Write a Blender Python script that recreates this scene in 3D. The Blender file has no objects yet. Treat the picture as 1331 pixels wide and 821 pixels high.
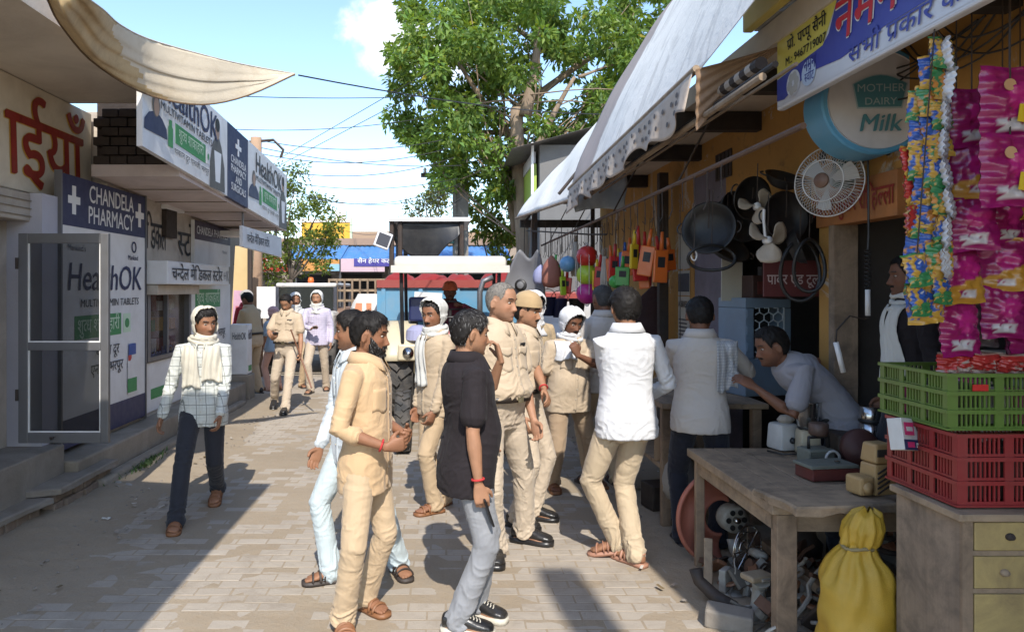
import bpy, bmesh, math, random
import numpy as np
from mathutils import Vector, Matrix, Euler, Quaternion
from mathutils.bvhtree import BVHTree
R = math.radians
rnd = random.Random(7)
rng = np.random.default_rng(11)
sc = bpy.context.scene
col = sc.collection
# ------------------------------------------------------------------ camera, world, sun, exposure
F, VX, VY, HC = 960.0, 580.0, 374.0, 1.8          # focal length in photo pixels, vanishing point, eye height
cam = bpy.data.cameras.new('camera'); camo = bpy.data.objects.new('camera', cam); col.objects.link(camo)
cam.sensor_width = 36; cam.lens = 36 * F / 1331
cam.shift_x = (665.5 - VX) / 1331; cam.shift_y = -(410.5 - VY) / 1331
camo.location = (0, 0, HC); camo.rotation_euler = (R(90), 0, 0)
cam.clip_start = .05; cam.clip_end = 3000
sc.camera = camo
SUN_EL, SUN_AZ = R(45), math.atan2(.11, -1.0)      # sun stands behind the camera, a touch to the right
sund = Vector((math.sin(SUN_AZ) * math.cos(SUN_EL), math.cos(SUN_AZ) * math.cos(SUN_EL), math.sin(SUN_EL)))
world = bpy.data.worlds.new('World'); sc.world = world; world.use_nodes = True
wn, wl = world.node_tree.nodes, world.node_tree.links
bg = wn['Background']
sky = wn.new('ShaderNodeTexSky'); sky.sky_type = 'NISHITA'; sky.sun_disc = False
sky.sun_elevation = SUN_EL; sky.sun_rotation = SUN_AZ; sky.air_density = 1.0; sky.dust_density = .5; sky.ozone_density = 2.4
tcw = wn.new('ShaderNodeTexCoord')
# a few soft cumulus clouds spread over the whole sky
def wmath(op, a, b=None):
    n = wn.new('ShaderNodeMath'); n.operation = op
    for i, v in enumerate((a, b)):
        if v is None: continue
        if isinstance(v, (int, float)): n.inputs[i].default_value = v
        else: wl.new(v, n.inputs[i])
    return n.outputs[0]
mp = wn.new('ShaderNodeMapping'); mp.inputs['Location'].default_value = (.33, .1, .42); mp.inputs['Scale'].default_value = (1, 1, 1.7)
wl.new(tcw.outputs['Generated'], mp.inputs['Vector'])
n1 = wn.new('ShaderNodeTexNoise'); n1.inputs['Scale'].default_value = 2.6; n1.inputs['Detail'].default_value = 9; n1.inputs['Roughness'].default_value = .56
wl.new(mp.outputs[0], n1.inputs['Vector'])
cr = wn.new('ShaderNodeValToRGB'); cr.color_ramp.elements[0].position = .60; cr.color_ramp.elements[1].position = .74
wl.new(n1.outputs['Fac'], cr.inputs[0])
# one cumulus where the photograph has it (a direction in the sky, 20 degrees up)
def cloud_at(d, r, sq):
    v = Vector(d).normalized()
    sub = wn.new('ShaderNodeVectorMath'); sub.operation = 'SUBTRACT'; sub.inputs[1].default_value = v
    wl.new(tcw.outputs['Generated'], sub.inputs[0])
    mul = wn.new('ShaderNodeVectorMath'); mul.operation = 'MULTIPLY'; mul.inputs[1].default_value = (1, 1, sq)
    wl.new(sub.outputs[0], mul.inputs[0])
    ln = wn.new('ShaderNodeVectorMath'); ln.operation = 'LENGTH'; wl.new(mul.outputs[0], ln.inputs[0])
    nn = wn.new('ShaderNodeTexNoise'); nn.inputs['Scale'].default_value = 13; nn.inputs['Detail'].default_value = 10; nn.inputs['Roughness'].default_value = .58
    wl.new(tcw.outputs['Generated'], nn.inputs['Vector'])
    e = wmath('SUBTRACT', 1.0, wmath('DIVIDE', ln.outputs['Value'], r))
    e = wmath('ADD', e, wmath('MULTIPLY', wmath('SUBTRACT', nn.outputs['Fac'], .5), 2.6))
    mr = wn.new('ShaderNodeMapRange'); mr.inputs['From Min'].default_value = .12; mr.inputs['From Max'].default_value = .75; mr.interpolation_type = 'SMOOTHSTEP'
    wl.new(e, mr.inputs['Value']); return mr.outputs[0]
def pdir(px, py): return ((px - VX) / F, 1, (VY - py) / F)
cl = wmath('MAXIMUM', cr.outputs['Color'], cloud_at(pdir(505, 45), .085, 1.35))
cl = wmath('MAXIMUM', cl, wmath('MULTIPLY', cloud_at(pdir(585, 70), .07, 1.2), .9))
mix = wn.new('ShaderNodeMix'); mix.data_type = 'RGBA'
wl.new(wmath('MULTIPLY', cl, .85), mix.inputs['Factor']); wl.new(sky.outputs[0], mix.inputs['A']); mix.inputs['B'].default_value = (4.6, 4.7, 4.9, 1)
wl.new(mix.outputs['Result'], bg.inputs['Color']); bg.inputs['Strength'].default_value = .15
sun = bpy.data.lights.new('sun', 'SUN'); sun.energy = 2.7; sun.angle = R(.53); sun.color = (1, .945, .86)
suno = bpy.data.objects.new('sun', sun); col.objects.link(suno)
suno.rotation_euler = (-sund).to_track_quat('-Z', 'Y').to_euler()
sc.view_settings.view_transform = 'Standard'; sc.view_settings.look = 'None'; sc.view_settings.exposure = 1.14; sc.view_settings.gamma = 1
sc.render.engine = 'CYCLES'
sc.cycles.max_bounces = 8; sc.cycles.transparent_max_bounces = 8; sc.cycles.use_denoising = True

# ------------------------------------------------------------------ helpers
def P(px, py, Y): return Vector(((px - VX) / F * Y, Y, HC - (py - VY) / F * Y))       # photo pixel at distance Y
def G(px, py, z=0.0):
    Y = (HC - z) * F / (py - VY); return Vector(((px - VX) / F * Y, Y, z))            # photo pixel on the ground
def PXX(px, X):                                                                        # distance at which a street-parallel plane X shows at px
    return X * F / (px - VX)

def _h(i, j, k, s):
    n = (i.astype(np.int64) * 374761393 + j.astype(np.int64) * 668265263 + k.astype(np.int64) * 2147483647 + s * 974634777) & 0xffffffff
    n = ((n ^ (n >> 13)) * 1274126177) & 0xffffffff
    n = n ^ (n >> 16)
    return (n & 0xffff) / 65535.0
def vnoise(p, s=0):
    p = np.asarray(p, float); f = np.floor(p); i = f.astype(np.int64); t = p - f; t = t * t * (3 - 2 * t)
    r = 0
    for a in (0, 1):
        wa = t[:, 0] if a else 1 - t[:, 0]
        for b in (0, 1):
            wb = t[:, 1] if b else 1 - t[:, 1]
            for c in (0, 1):
                wc = t[:, 2] if c else 1 - t[:, 2]
                r = r + wa * wb * wc * _h(i[:, 0] + a, i[:, 1] + b, i[:, 2] + c, s)
    return r
def sstep(a, b, x):
    t = np.clip((x - a) / (b - a), 0, 1); return t * t * (3 - 2 * t)

# ---- materials
MATS = {}
class NT:
    def __init__(s, name):
        s.m = bpy.data.materials.new(name); s.m.use_nodes = True
        s.t = s.m.node_tree; s.n = s.t.nodes; s.l = s.t.links; s.b = s.n['Principled BSDF']
    def new(s, t, **k):
        n = s.n.new('ShaderNode' + t)
        for a, v in k.items(): setattr(n, a, v)
        return n
    def link(s, a, b): s.l.new(a, b)
    def coords(s, scale=(1, 1, 1), kind='Object'):
        tc = s.new('TexCoord'); mp = s.new('Mapping'); mp.inputs['Scale'].default_value = scale
        s.link(tc.outputs[kind], mp.inputs['Vector']); return mp.outputs[0]
    def noise(s, vec, scale, detail=4, rough=.55, dist=0):
        n = s.new('TexNoise'); n.inputs['Scale'].default_value = scale; n.inputs['Detail'].default_value = detail
        n.inputs['Roughness'].default_value = rough; n.inputs['Distortion'].default_value = dist
        s.link(vec, n.inputs['Vector']); return n.outputs['Fac']
    def ramp(s, fac, stops):
        r = s.new('ValToRGB'); e = r.color_ramp.elements
        while len(e) < len(stops): e.new(.5)
        for x, (p, c) in zip(e, stops):
            x.position = p; x.color = (c, c, c, 1) if isinstance(c, (int, float)) else (*c, 1)
        s.link(fac, r.inputs[0]); return r.outputs[0]
    def mix(s, fac, a, b, mode='MIX'):
        m = s.new('Mix', data_type='RGBA', blend_type=mode)
        for nm, v in (('Factor', fac), ('A', a), ('B', b)):
            if isinstance(v, (int, float)): m.inputs[nm].default_value = v if nm == 'Factor' else (v, v, v, 1)
            elif isinstance(v, tuple): m.inputs[nm].default_value = (*v, 1) if len(v) == 3 else v
            else: s.link(v, m.inputs[nm])
        return m.outputs['Result']
    def math(s, op, a, b=0):
        m = s.new('Math', operation=op)
        for i, v in enumerate((a, b)):
            if isinstance(v, (int, float)): m.inputs[i].default_value = v
            else: s.link(v, m.inputs[i])
        return m.outputs[0]
    def bump(s, h, strength, dist=.01, normal=None):
        b = s.new('Bump'); b.inputs['Strength'].default_value = strength; b.inputs['Distance'].default_value = dist
        s.link(h, b.inputs['Height'])
        if normal is not None: s.link(normal, b.inputs['Normal'])
        s.link(b.outputs[0], s.b.inputs['Normal']); return b.outputs[0]
    def color(s, c):
        if isinstance(c, tuple): s.b.inputs['Base Color'].default_value = (*c, 1)
        else: s.link(c, s.b.inputs['Base Color'])
    def set(s, **k):
        for a, v in k.items(): s.b.inputs[a.replace('_', ' ')].default_value = v
def dk(c, f): return tuple(min(1, x * f) for x in c)
def pm(name, c, rough=.6, var=.25, scale=6, bump=.15, bscale=60, dirt=None, da=.5, dscale=3, metal=0, stretch=(1, 1, 1), sheen=0, coat=0):
    """general worn surface: two-tone noise, optional dirt stains, fine relief"""
    if name in MATS: return MATS[name]
    t = NT(name); v = t.coords(stretch)
    n = t.noise(v, scale, 6, .62)
    cc = t.mix(n, dk(c, 1 - var), dk(c, 1 + var))
    if dirt is not None:
        d = t.noise(v, dscale, 8, .65, .6)
        cc = t.mix(t.ramp(d, [(.5 - .12, 0.0), (.5 + .18, da)]), cc, dirt)
    t.color(cc); t.set(Metallic=metal, Sheen_Weight=sheen, Coat_Weight=coat)
    rn = t.noise(v, scale * 2.3, 3)
    t.link(t.math('ADD', t.math('MULTIPLY', rn, .3), rough - .15), t.b.inputs['Roughness'])
    if bump: t.bump(t.noise(v, bscale, 5, .6), bump, .01)
    MATS[name] = t.m; return t.m
def cloth(name, c, var=.1, sheen=.15, rough=.85, weave=450, dirt=None):
    if name in MATS: return MATS[name]
    t = NT(name); v = t.coords()
    n = t.noise(v, 7, 5, .6)
    cc = t.mix(n, dk(c, 1 - var), dk(c, 1 + var))
    if dirt is not None: cc = t.mix(t.ramp(t.noise(v, 4, 7, .7), [(.48, 0.0), (.75, .5)]), cc, dirt)
    t.color(cc); t.set(Roughness=rough, Sheen_Weight=sheen, Specular_IOR_Level=.2)
    h = t.math('ADD', t.noise(v, weave, 2), t.math('MULTIPLY', t.noise(v, 13, 2, .5, 1.6), 2.2))
    t.bump(h, .2, .006)
    MATS[name] = t.m; return t.m
def wood(name, c, dirt=(.05, .04, .03), axis=0, rough=.75, var=.35, gs=1.0):
    if name in MATS: return MATS[name]
    t = NT(name); s = [22 * gs] * 3; s[axis] = 1.3 * gs; v = t.coords(tuple(s))
    g = t.noise(v, 1.0, 8, .65, .8)
    cc = t.mix(g, dk(c, 1 - var), dk(c, 1 + var))
    d = t.noise(t.coords(), 5, 8, .7, .5)
    cc = t.mix(t.ramp(d, [(.42, 0.0), (.68, .8)]), cc, dirt)
    t.color(cc); t.set(Roughness=rough); t.bump(g, .5, .004)
    MATS[name] = t.m; return t.m
def glass(name, tint=(.05, .055, .05), alpha=.55):
    t = NT(name); t.color(tint); t.set(Roughness=.06, Alpha=alpha, IOR=1.5)
    v = t.coords(); t.link(t.ramp(t.noise(v, 5, 6), [(.3, .03), (.8, .22)]), t.b.inputs['Roughness'])
    MATS[name] = t.m; return t.m
def attr_mat(name, rough=.8, sheen=0.0, var=.12, bump=.2, bscale=80, spec=.3, trans=0.0):
    """base colour carried by the mesh itself (colour attribute 'Col': the thing's own colours)"""
    if name in MATS: return MATS[name]
    t = NT(name); a = t.new('Attribute', attribute_name='Col'); v = t.coords()
    cc = t.mix(1.0, a.outputs['Color'], t.mix(t.noise(v, 30, 5), (1 - var,) * 3, (1 + var,) * 3), 'MULTIPLY')
    t.color(cc); t.set(Roughness=rough, Sheen_Weight=sheen, Specular_IOR_Level=spec)
    if bump: t.bump(t.noise(v, bscale, 4), bump, .004)
    MATS[name] = t.m; return t.m

# ---- scene graph
def tag(o, label=None, cat=None, group=None, kind=None):
    if label: o['label'] = label
    if cat: o['category'] = cat
    if group: o['group'] = group
    if kind: o['kind'] = kind
    return o
def empty(name, loc=(0, 0, 0), rz=0, label=None, cat=None, group=None):
    o = bpy.data.objects.new(name, None); col.objects.link(o); o.location = loc; o.rotation_euler = (0, 0, rz)
    o.empty_display_size = .1
    return tag(o, label, cat, group)
def copy_tree(o, parent=None):
    c = o.copy(); col.objects.link(c); c.parent = parent
    for ch in list(o.children): copy_tree(ch, c)
    return c
def link_mesh(name, me, m=None, parent=None, smooth=False, loc=None):
    if m is not None:
        for x in (m if isinstance(m, (list, tuple)) else [m]): me.materials.append(x)
    if smooth: me.polygons.foreach_set('use_smooth', [True] * len(me.polygons))
    o = bpy.data.objects.new(name, me); col.objects.link(o)
    if parent is not None: o.parent = parent
    if loc is not None: o.location = loc
    return o
def np_mesh(name, v, f, fm=None):
    me = bpy.data.meshes.new(name); me.from_pydata([tuple(x) for x in v], [], [tuple(int(i) for i in x) for x in f])
    if fm is not None: me.polygons.foreach_set('material_index', np.asarray(fm, dtype=np.int32))
    me.update(); return me
def quads_mesh(name, v, q):
    """fast: v (N,3), q (M,k) with k vertices per face"""
    v = np.ascontiguousarray(v, dtype=np.float32); q = np.ascontiguousarray(q, dtype=np.int32); k = q.shape[1]
    me = bpy.data.meshes.new(name); me.vertices.add(len(v)); me.vertices.foreach_set('co', v.ravel())
    me.loops.add(q.size); me.loops.foreach_set('vertex_index', q.ravel())
    me.polygons.add(len(q)); me.polygons.foreach_set('loop_start', np.arange(len(q), dtype=np.int32) * k)
    me.update(calc_edges=True); return me
def set_col(me, c):
    a = me.color_attributes.new('Col', 'FLOAT_COLOR', 'POINT'); c = np.asarray(c, np.float32)
    if c.shape[1] == 3: c = np.concatenate([c, np.ones((len(c), 1), np.float32)], 1)
    a.data.foreach_set('color', np.ascontiguousarray(c).ravel())

class MB:
    """collects boxes, tubes, sheets; build() links them as one mesh object"""
    def __init__(s): s.v = []; s.f = []; s.m = []
    def add(s, v, f, m=0):
        b = len(s.v); s.v += [Vector(x) for x in v]; s.f += [[i + b for i in q] for q in f]; s.m += [m] * len(f); return s
    def box(s, c, d, rot=None, m=0, bev=0.0, taper=1.0):
        x, y, z = d[0] / 2, d[1] / 2, d[2] / 2; c = Vector(c)
        if bev <= 0:
            vs = [Vector((sx * x * (taper if sz > 0 else 1), sy * y * (taper if sz > 0 else 1), sz * z)) for sz in (-1, 1) for sy in (-1, 1) for sx in (-1, 1)]
            fs = [(0, 2, 3, 1), (4, 5, 7, 6), (0, 1, 5, 4), (2, 6, 7, 3), (0, 4, 6, 2), (1, 3, 7, 5)]
        else:
            bm = bmesh.new(); bmesh.ops.create_cube(bm, size=1)
            for v in bm.verts: v.co = Vector((v.co.x * d[0] * (taper if v.co.z > 0 else 1), v.co.y * d[1] * (taper if v.co.z > 0 else 1), v.co.z * d[2]))
            bmesh.ops.bevel(bm, geom=list(bm.edges), offset=bev, segments=2, profile=.5, affect='EDGES')
            bm.verts.index_update(); vs = [v.co.copy() for v in bm.verts]; fs = [[v.index for v in f.verts] for f in bm.faces]; bm.free()
        if rot is not None:
            q = rot if isinstance(rot, (Matrix, Quaternion)) else Euler(rot)
            if isinstance(q, Euler): q = q.to_matrix()
            vs = [q @ v for v in vs]
        return s.add([v + c for v in vs], fs, m)
    def bb(s, a, b, m=0, bev=0.0):
        a, b = Vector(a), Vector(b); return s.box((a + b) / 2, [abs(q) for q in (b - a)], None, m, bev)
    def tube(s, pts, r, n=8, m=0, cap=True, flat=None):
        pts = [Vector(p) for p in pts]; k = len(pts); rs = list(r) if isinstance(r, (list, tuple)) else [r] * k
        up = None; rings = []
        for i, p in enumerate(pts):
            t = (pts[min(i + 1, k - 1)] - pts[max(i - 1, 0)]).normalized()
            if up is None:
                up = Vector((0, 0, 1)) if abs(t.z) < .9 else Vector((1, 0, 0))
            a = t.cross(up).normalized(); up = a.cross(t).normalized()
            rings.append([p + (a * math.cos(2 * math.pi * j / n) + up * math.sin(2 * math.pi * j / n) * (flat or 1)) * rs[i] for j in range(n)])
        vs = [v for q in rings for v in q]
        fs = [(i * n + j, i * n + (j + 1) % n, (i + 1) * n + (j + 1) % n, (i + 1) * n + j) for i in range(k - 1) for j in range(n)]
        if cap: fs += [list(range(n))[::-1], [(k - 1) * n + j for j in range(n)]]
        return s.add(vs, fs, m)
    def lathe(s, prof, c=(0, 0, 0), n=24, m=0, rot=None, cap=True, sx=1, sy=1):
        vs = []; k = len(prof)
        for r, z in prof:
            for j in range(n): vs.append(Vector((r * math.cos(2 * math.pi * j / n) * sx, r * math.sin(2 * math.pi * j / n) * sy, z)))
        if rot is not None:
            q = rot if isinstance(rot, (Matrix, Quaternion)) else Euler(rot).to_matrix()
            vs = [q @ v for v in vs]
        fs = [(i * n + j, i * n + (j + 1) % n, (i + 1) * n + (j + 1) % n, (i + 1) * n + j) for i in range(k - 1) for j in range(n)]
        if cap: fs += [list(range(n))[::-1], [(k - 1) * n + j for j in range(n)]]
        return s.add([v + Vector(c) for v in vs], fs, m)
    def quad(s, a, b, c, d, m=0): return s.add([a, b, c, d], [(0, 1, 2, 3)], m)
    def prism(s, poly, axis, t0, t1, m=0):
        """polygon in the plane normal to axis, extruded from t0 to t1"""
        def mk(p, t):
            return Vector((t, p[0], p[1])) if axis == 0 else Vector((p[0], t, p[1])) if axis == 1 else Vector((p[0], p[1], t))
        k = len(poly); vs = [mk(p, t0) for p in poly] + [mk(p, t1) for p in poly]
        fs = [list(range(k)), [k + i for i in range(k)][::-1]] + [(i, k + i, k + (i + 1) % k, (i + 1) % k) for i in range(k)]
        return s.add(vs, fs, m)
    def build(s, name, m=None, parent=None, smooth=False, loc=None, fix=True, auto=None):
        me = bpy.data.meshes.new(name); me.from_pydata([tuple(v) for v in s.v], [], s.f)
        me.polygons.foreach_set('material_index', np.array(s.m, dtype=np.int32))
        if fix:
            bm = bmesh.new(); bm.from_mesh(me); bmesh.ops.recalc_face_normals(bm, faces=list(bm.faces)); bm.to_mesh(me); bm.free()
        me.update(); o = link_mesh(name, me, m, parent, smooth, loc)
        if auto is not None:
            me.polygons.foreach_set('use_smooth', [True] * len(me.polygons))
            me.set_sharp_from_angle(angle=R(auto))
        return o
def sheet(name, fn, nu, nv, m=None, parent=None, thick=0.0, smooth=True):
    """surface fn(u,v)->xyz on a grid"""
    v = [fn(i / nu, j / nv) for j in range(nv + 1) for i in range(nu + 1)]
    f = [(j * (nu + 1) + i, j * (nu + 1) + i + 1, (j + 1) * (nu + 1) + i + 1, (j + 1) * (nu + 1) + i) for j in range(nv) for i in range(nu)]
    me = np_mesh(name, v, f); o = link_mesh(name, me, m, parent, smooth)
    if thick:
        md = o.modifiers.new('thickness', 'SOLIDIFY'); md.thickness = thick; md.offset = 0
    return o

# ---- lettering (own layout, so that vowel signs and half letters of Hindi come out right)
_GL = {}
def _raw(s):
    c = bpy.data.curves.new('letters', 'FONT'); c.body = s; c.resolution_u = 3
    o = bpy.data.objects.new('letters', c); col.objects.link(o); bpy.context.view_layer.update()
    me = o.to_mesh(); v = [(p.co.x, p.co.y) for p in me.vertices]; f = [tuple(p.vertices) for p in me.polygons]
    o.to_mesh_clear(); bpy.data.objects.remove(o); bpy.data.curves.remove(c); return v, f
_BARX = None
def glyph(s, half=False):
    global _BARX
    k = (s, half)
    if k in _GL: return _GL[k]
    if _BARX is None: _BARX = max(x for x, y in _raw('|')[0])
    v, f = _raw(s); adv = max(x for x, y in _raw(s + '|')[0]) - _BARX
    if half and v:
        bm = bmesh.new(); vs = [bm.verts.new((x, y, 0)) for x, y in v]
        for q in f:
            try: bm.faces.new([vs[i] for i in q])
            except ValueError: pass
        cut = adv - .20 if s not in 'कफ' else adv - .12
        bmesh.ops.bisect_plane(bm, geom=bm.verts[:] + bm.edges[:] + bm.faces[:], plane_co=(cut, 0, 0), plane_no=(1, 0, 0), clear_outer=True)
        bm.verts.index_update(); v = [(p.co.x, p.co.y) for p in bm.verts]; f = [tuple(x.index for x in q.verts) for q in bm.faces]; bm.free(); adv = cut
    _GL[k] = (v, f, adv); return _GL[k]
_MARKS = 'ुूृेैंँःॅ़'
def layout(s):
    V, Fc, x = [], [], 0.0; i = 0; out = []
    while i < len(s):
        ch = s[i]
        if i + 1 < len(s) and s[i + 1] == '्' and i + 2 < len(s):
            if s[i + 2] == 'र': out.append((ch, False)); out.append(('/r', False)); i += 3; continue
            out.append((ch, True)); i += 2; continue
        if i + 1 < len(s) and s[i + 1] == 'ि': 
            j = len(out)
            while j > 0 and out[j - 1][1]: j -= 1
            out.insert(j, ('ि', False)); out.append((ch, False)); i += 2; continue
        out.append((ch, False)); i += 1
    for ch, half in out:
        if ch == ' ': x += .28; continue
        if ch == '/r':
            b = len(V); V += [(x - .42, .02), (x - .36, -.02), (x - .16, .2), (x - .2, .25)]; Fc.append((b, b + 1, b + 2, b + 3)); continue
        v, f, adv = glyph(ch, half); b = len(V); V += [(p[0] + x, p[1]) for p in v]; Fc += [tuple(k + b for k in q) for q in f]; x += adv
    return V, Fc, x
def lettering(s, size, o, ux, uy, m, parent=None, bold=0.0, width=None, centre=False, name='lettering', lift=.004, slant=0.0):
    """flat printed words: origin o (baseline start), unit vectors ux (reading direction) and uy (up)"""
    lines = s.split('\n'); V, Fc = [], []
    for li, t in enumerate(lines):
        v, f, w = layout(t)
        k = (width / (w * size)) if width and w else 1.0
        off = -w / 2 if centre else 0
        for dx, dz in (((0, 0),) if not bold else ((-bold, 0), (bold, .0006), (0, .0012))):
            b = len(V); V += [((p[0] + off + dx + slant * p[1]) * size * k, (p[1] - li * 1.15 + dx * .7) * size, dz) for p in v]; Fc += [tuple(i + b for i in q) for q in f]
    ux, uy, o = Vector(ux).normalized(), Vector(uy).normalized(), Vector(o); nz = ux.cross(uy)
    W = [o + ux * a + uy * b + nz * (lift + c) for a, b, c in V]
    return link_mesh(name, np_mesh(name, W, Fc), m, parent)
# ------------------------------------------------------------------ people: one continuous skin each; clothes, hair, shoes as children
class GB:
    """numpy-free collector of closed lofts that a voxel remesh fuses into one surface"""
    def __init__(s): s.v = []; s.f = []
    def loft(s, rings):
        n = len(rings[0]); b = len(s.v); k = len(rings)
        for r in rings: s.v += [Vector(p) for p in r]
        s.f += [(b + i * n + j, b + i * n + (j + 1) % n, b + (i + 1) * n + (j + 1) % n, b + (i + 1) * n + j) for i in range(k - 1) for j in range(n)]
        s.f += [tuple(b + j for j in range(n))[::-1], tuple(b + (k - 1) * n + j for j in range(n))]
    def tube(s, pts, rad, n=14, squash=None):
        """rounded tube; squash=(axis vector, factor) flattens it along an axis"""
        pts = [Vector(p) for p in pts]; k = len(pts)
        d0 = (pts[1] - pts[0]).normalized(); d1 = (pts[-1] - pts[-2]).normalized()
        P2 = [pts[0] - d0 * rad[0] * .8, pts[0] - d0 * rad[0] * .45] + pts + [pts[-1] + d1 * rad[-1] * .45, pts[-1] + d1 * rad[-1] * .8]
        R2 = [rad[0] * .35, rad[0] * .8] + list(rad) + [rad[-1] * .8, rad[-1] * .35]
        up = None; rings = []; kk = len(P2)
        for i, p in enumerate(P2):
            t = (P2[min(i + 1, kk - 1)] - P2[max(i - 1, 0)]).normalized()
            if up is None: up = Vector((0, 1, 0)) if abs(t.y) < .8 else Vector((0, 0, 1))
            a = t.cross(up).normalized(); up = a.cross(t).normalized(); ring = []
            for j in range(n):
                o = (a * math.cos(2 * math.pi * j / n) + up * math.sin(2 * math.pi * j / n)) * R2[i]
                if squash is not None: o = o - squash[0] * o.dot(squash[0]) * (1 - squash[1])
                ring.append(p + o)
            rings.append(ring)
        s.loft(rings)
    def ell(s, c, r, rot=None, n=14, k=8):
        rings = []
        for i in range(k + 1):
            a = math.pi * (i + .35) / (k + .7); ring = []
            for j in range(n):
                p = Vector((math.sin(a) * math.cos(2 * math.pi * j / n) * r[0], math.sin(a) * math.sin(2 * math.pi * j / n) * r[1], math.cos(a) * r[2]))
                ring.append((rot @ p if rot is not None else p) + Vector(c))
            rings.append(ring)
        s.loft(rings)
def me_arrays(me):
    v = np.empty(len(me.vertices) * 3); me.vertices.foreach_get('co', v); n = np.empty(len(me.vertices) * 3); me.vertices.foreach_get('normal', n)
    return v.reshape(-1, 3), n.reshape(-1, 3)
def remesh(gb, vox, it=3, fac=.5):
    me = bpy.data.meshes.new('body'); me.from_pydata([tuple(v) for v in gb.v], [], gb.f)
    bm = bmesh.new(); bm.from_mesh(me); bmesh.ops.recalc_face_normals(bm, faces=list(bm.faces)); bm.to_mesh(me); bm.free()
    o = bpy.data.objects.new('body', me); col.objects.link(o)
    m = o.modifiers.new('r', 'REMESH'); m.mode = 'VOXEL'; m.voxel_size = vox
    if it: q = o.modifiers.new('s', 'SMOOTH'); q.iterations = it; q.factor = fac
    dg = bpy.context.evaluated_depsgraph_get(); r = bpy.data.meshes.new_from_object(o.evaluated_get(dg))
    bpy.data.objects.remove(o); bpy.data.meshes.remove(me); return r
_Z = [-.122, -.112, -.100, -.085, -.07, -.05, -.03, 0, .03, .06, .085, .103, .113, .118]
_W = [.012, .026, .038, .050, .059, .066, .071, .074, .0755, .072, .060, .042, .022, .004]
_FY = [.035, .066, .077, .080, .081, .083, .084, .083, .088, .083, .068, .046, .024, .004]
_BY = [.030, .030, .034, .044, .056, .074, .088, .097, .100, .093, .076, .052, .026, .004]
def head_pt(phi, z, off=0.0, hp=None):
    """skull and face: phi 0 is the nose, pi the nape; numpy arrays in, (N,3) out"""
    hp = hp or {}; fat = hp.get('fat', 1.0)
    w = np.interp(z, _Z, _W); fy = np.interp(z, _Z, _FY); by = np.interp(z, _Z, _BY)
    w = w * (1 + (fat - 1) * sstep(.03, -.07, z))
    s, c = np.sin(phi), np.cos(phi)
    x = w * np.sign(s) * np.abs(s) ** .88
    y = np.where(c > 0, fy * np.abs(c) ** .80, -by * np.abs(c) ** .92)
    f = np.clip(c, 0, 1) ** .5
    g = lambda a, m, sd: np.exp(-((a - m) / sd) ** 2)
    ax = np.abs(x); d = 0
    nz = np.clip((.014 - z) / .054, 0, 1); nh = hp.get('nose', 1.0) * (.003 + .023 * nz ** 1.15) * sstep(-.056, -.044, z) * sstep(.028, .008, z)
    d = d + nh * g(x, 0, .0075 + .006 * nz)
    d = d + .009 * g(ax, .0135, .0065) * g(z, -.043, .008)
    d = d - .0125 * g(ax, .031, .015) * g(z, .003, .010)
    d = d + .0055 * g(ax, .028, .022) * g(z, .021, .008)
    d = d + .005 * g(ax, .047, .016) * g(z, -.022, .017)
    d = d - .004 * g(ax, .045, .014) * g(z, -.058, .018) * hp.get('hollow', 1.0)
    d = d + .0065 * g(x, 0, .019) * g(z, -.0625, .0050) + .007 * g(x, 0, .017) * g(z, -.0745, .0055) - .0045 * g(x, 0, .024) * g(z, -.0685, .0022)
    d = d - .004 * g(x, 0, .016) * g(z, -.085, .005) + .009 * g(x, 0, .017) * g(z, -.102, .011)
    y = y + d * f
    nx, ny, nzv = s, c * .9, np.interp(z, [-.12, -.09, .04, .09, .118], [-.4, -.1, .05, .7, 1.0])
    ln = np.sqrt(nx ** 2 + ny ** 2 + nzv ** 2)
    return np.stack([x + off * nx / ln, y + off * ny / ln, z + off * nzv / ln], 1)
def head_grid(nz, nt, zr=(-.122, .118)):
    a = np.linspace(0, 1, nz); z = zr[0] + (zr[1] - zr[0]) * a
    if zr[1] > .11: z = np.sort(np.concatenate([z, [.110, .115]])); 
    u = np.linspace(-1, 1, nt, endpoint=False); phi = np.pi * (.62 * u + .38 * u ** 3)
    return z, phi
def ridge(p, seed): return 1 - np.abs(2 * vnoise(p, seed) - 1)
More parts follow.
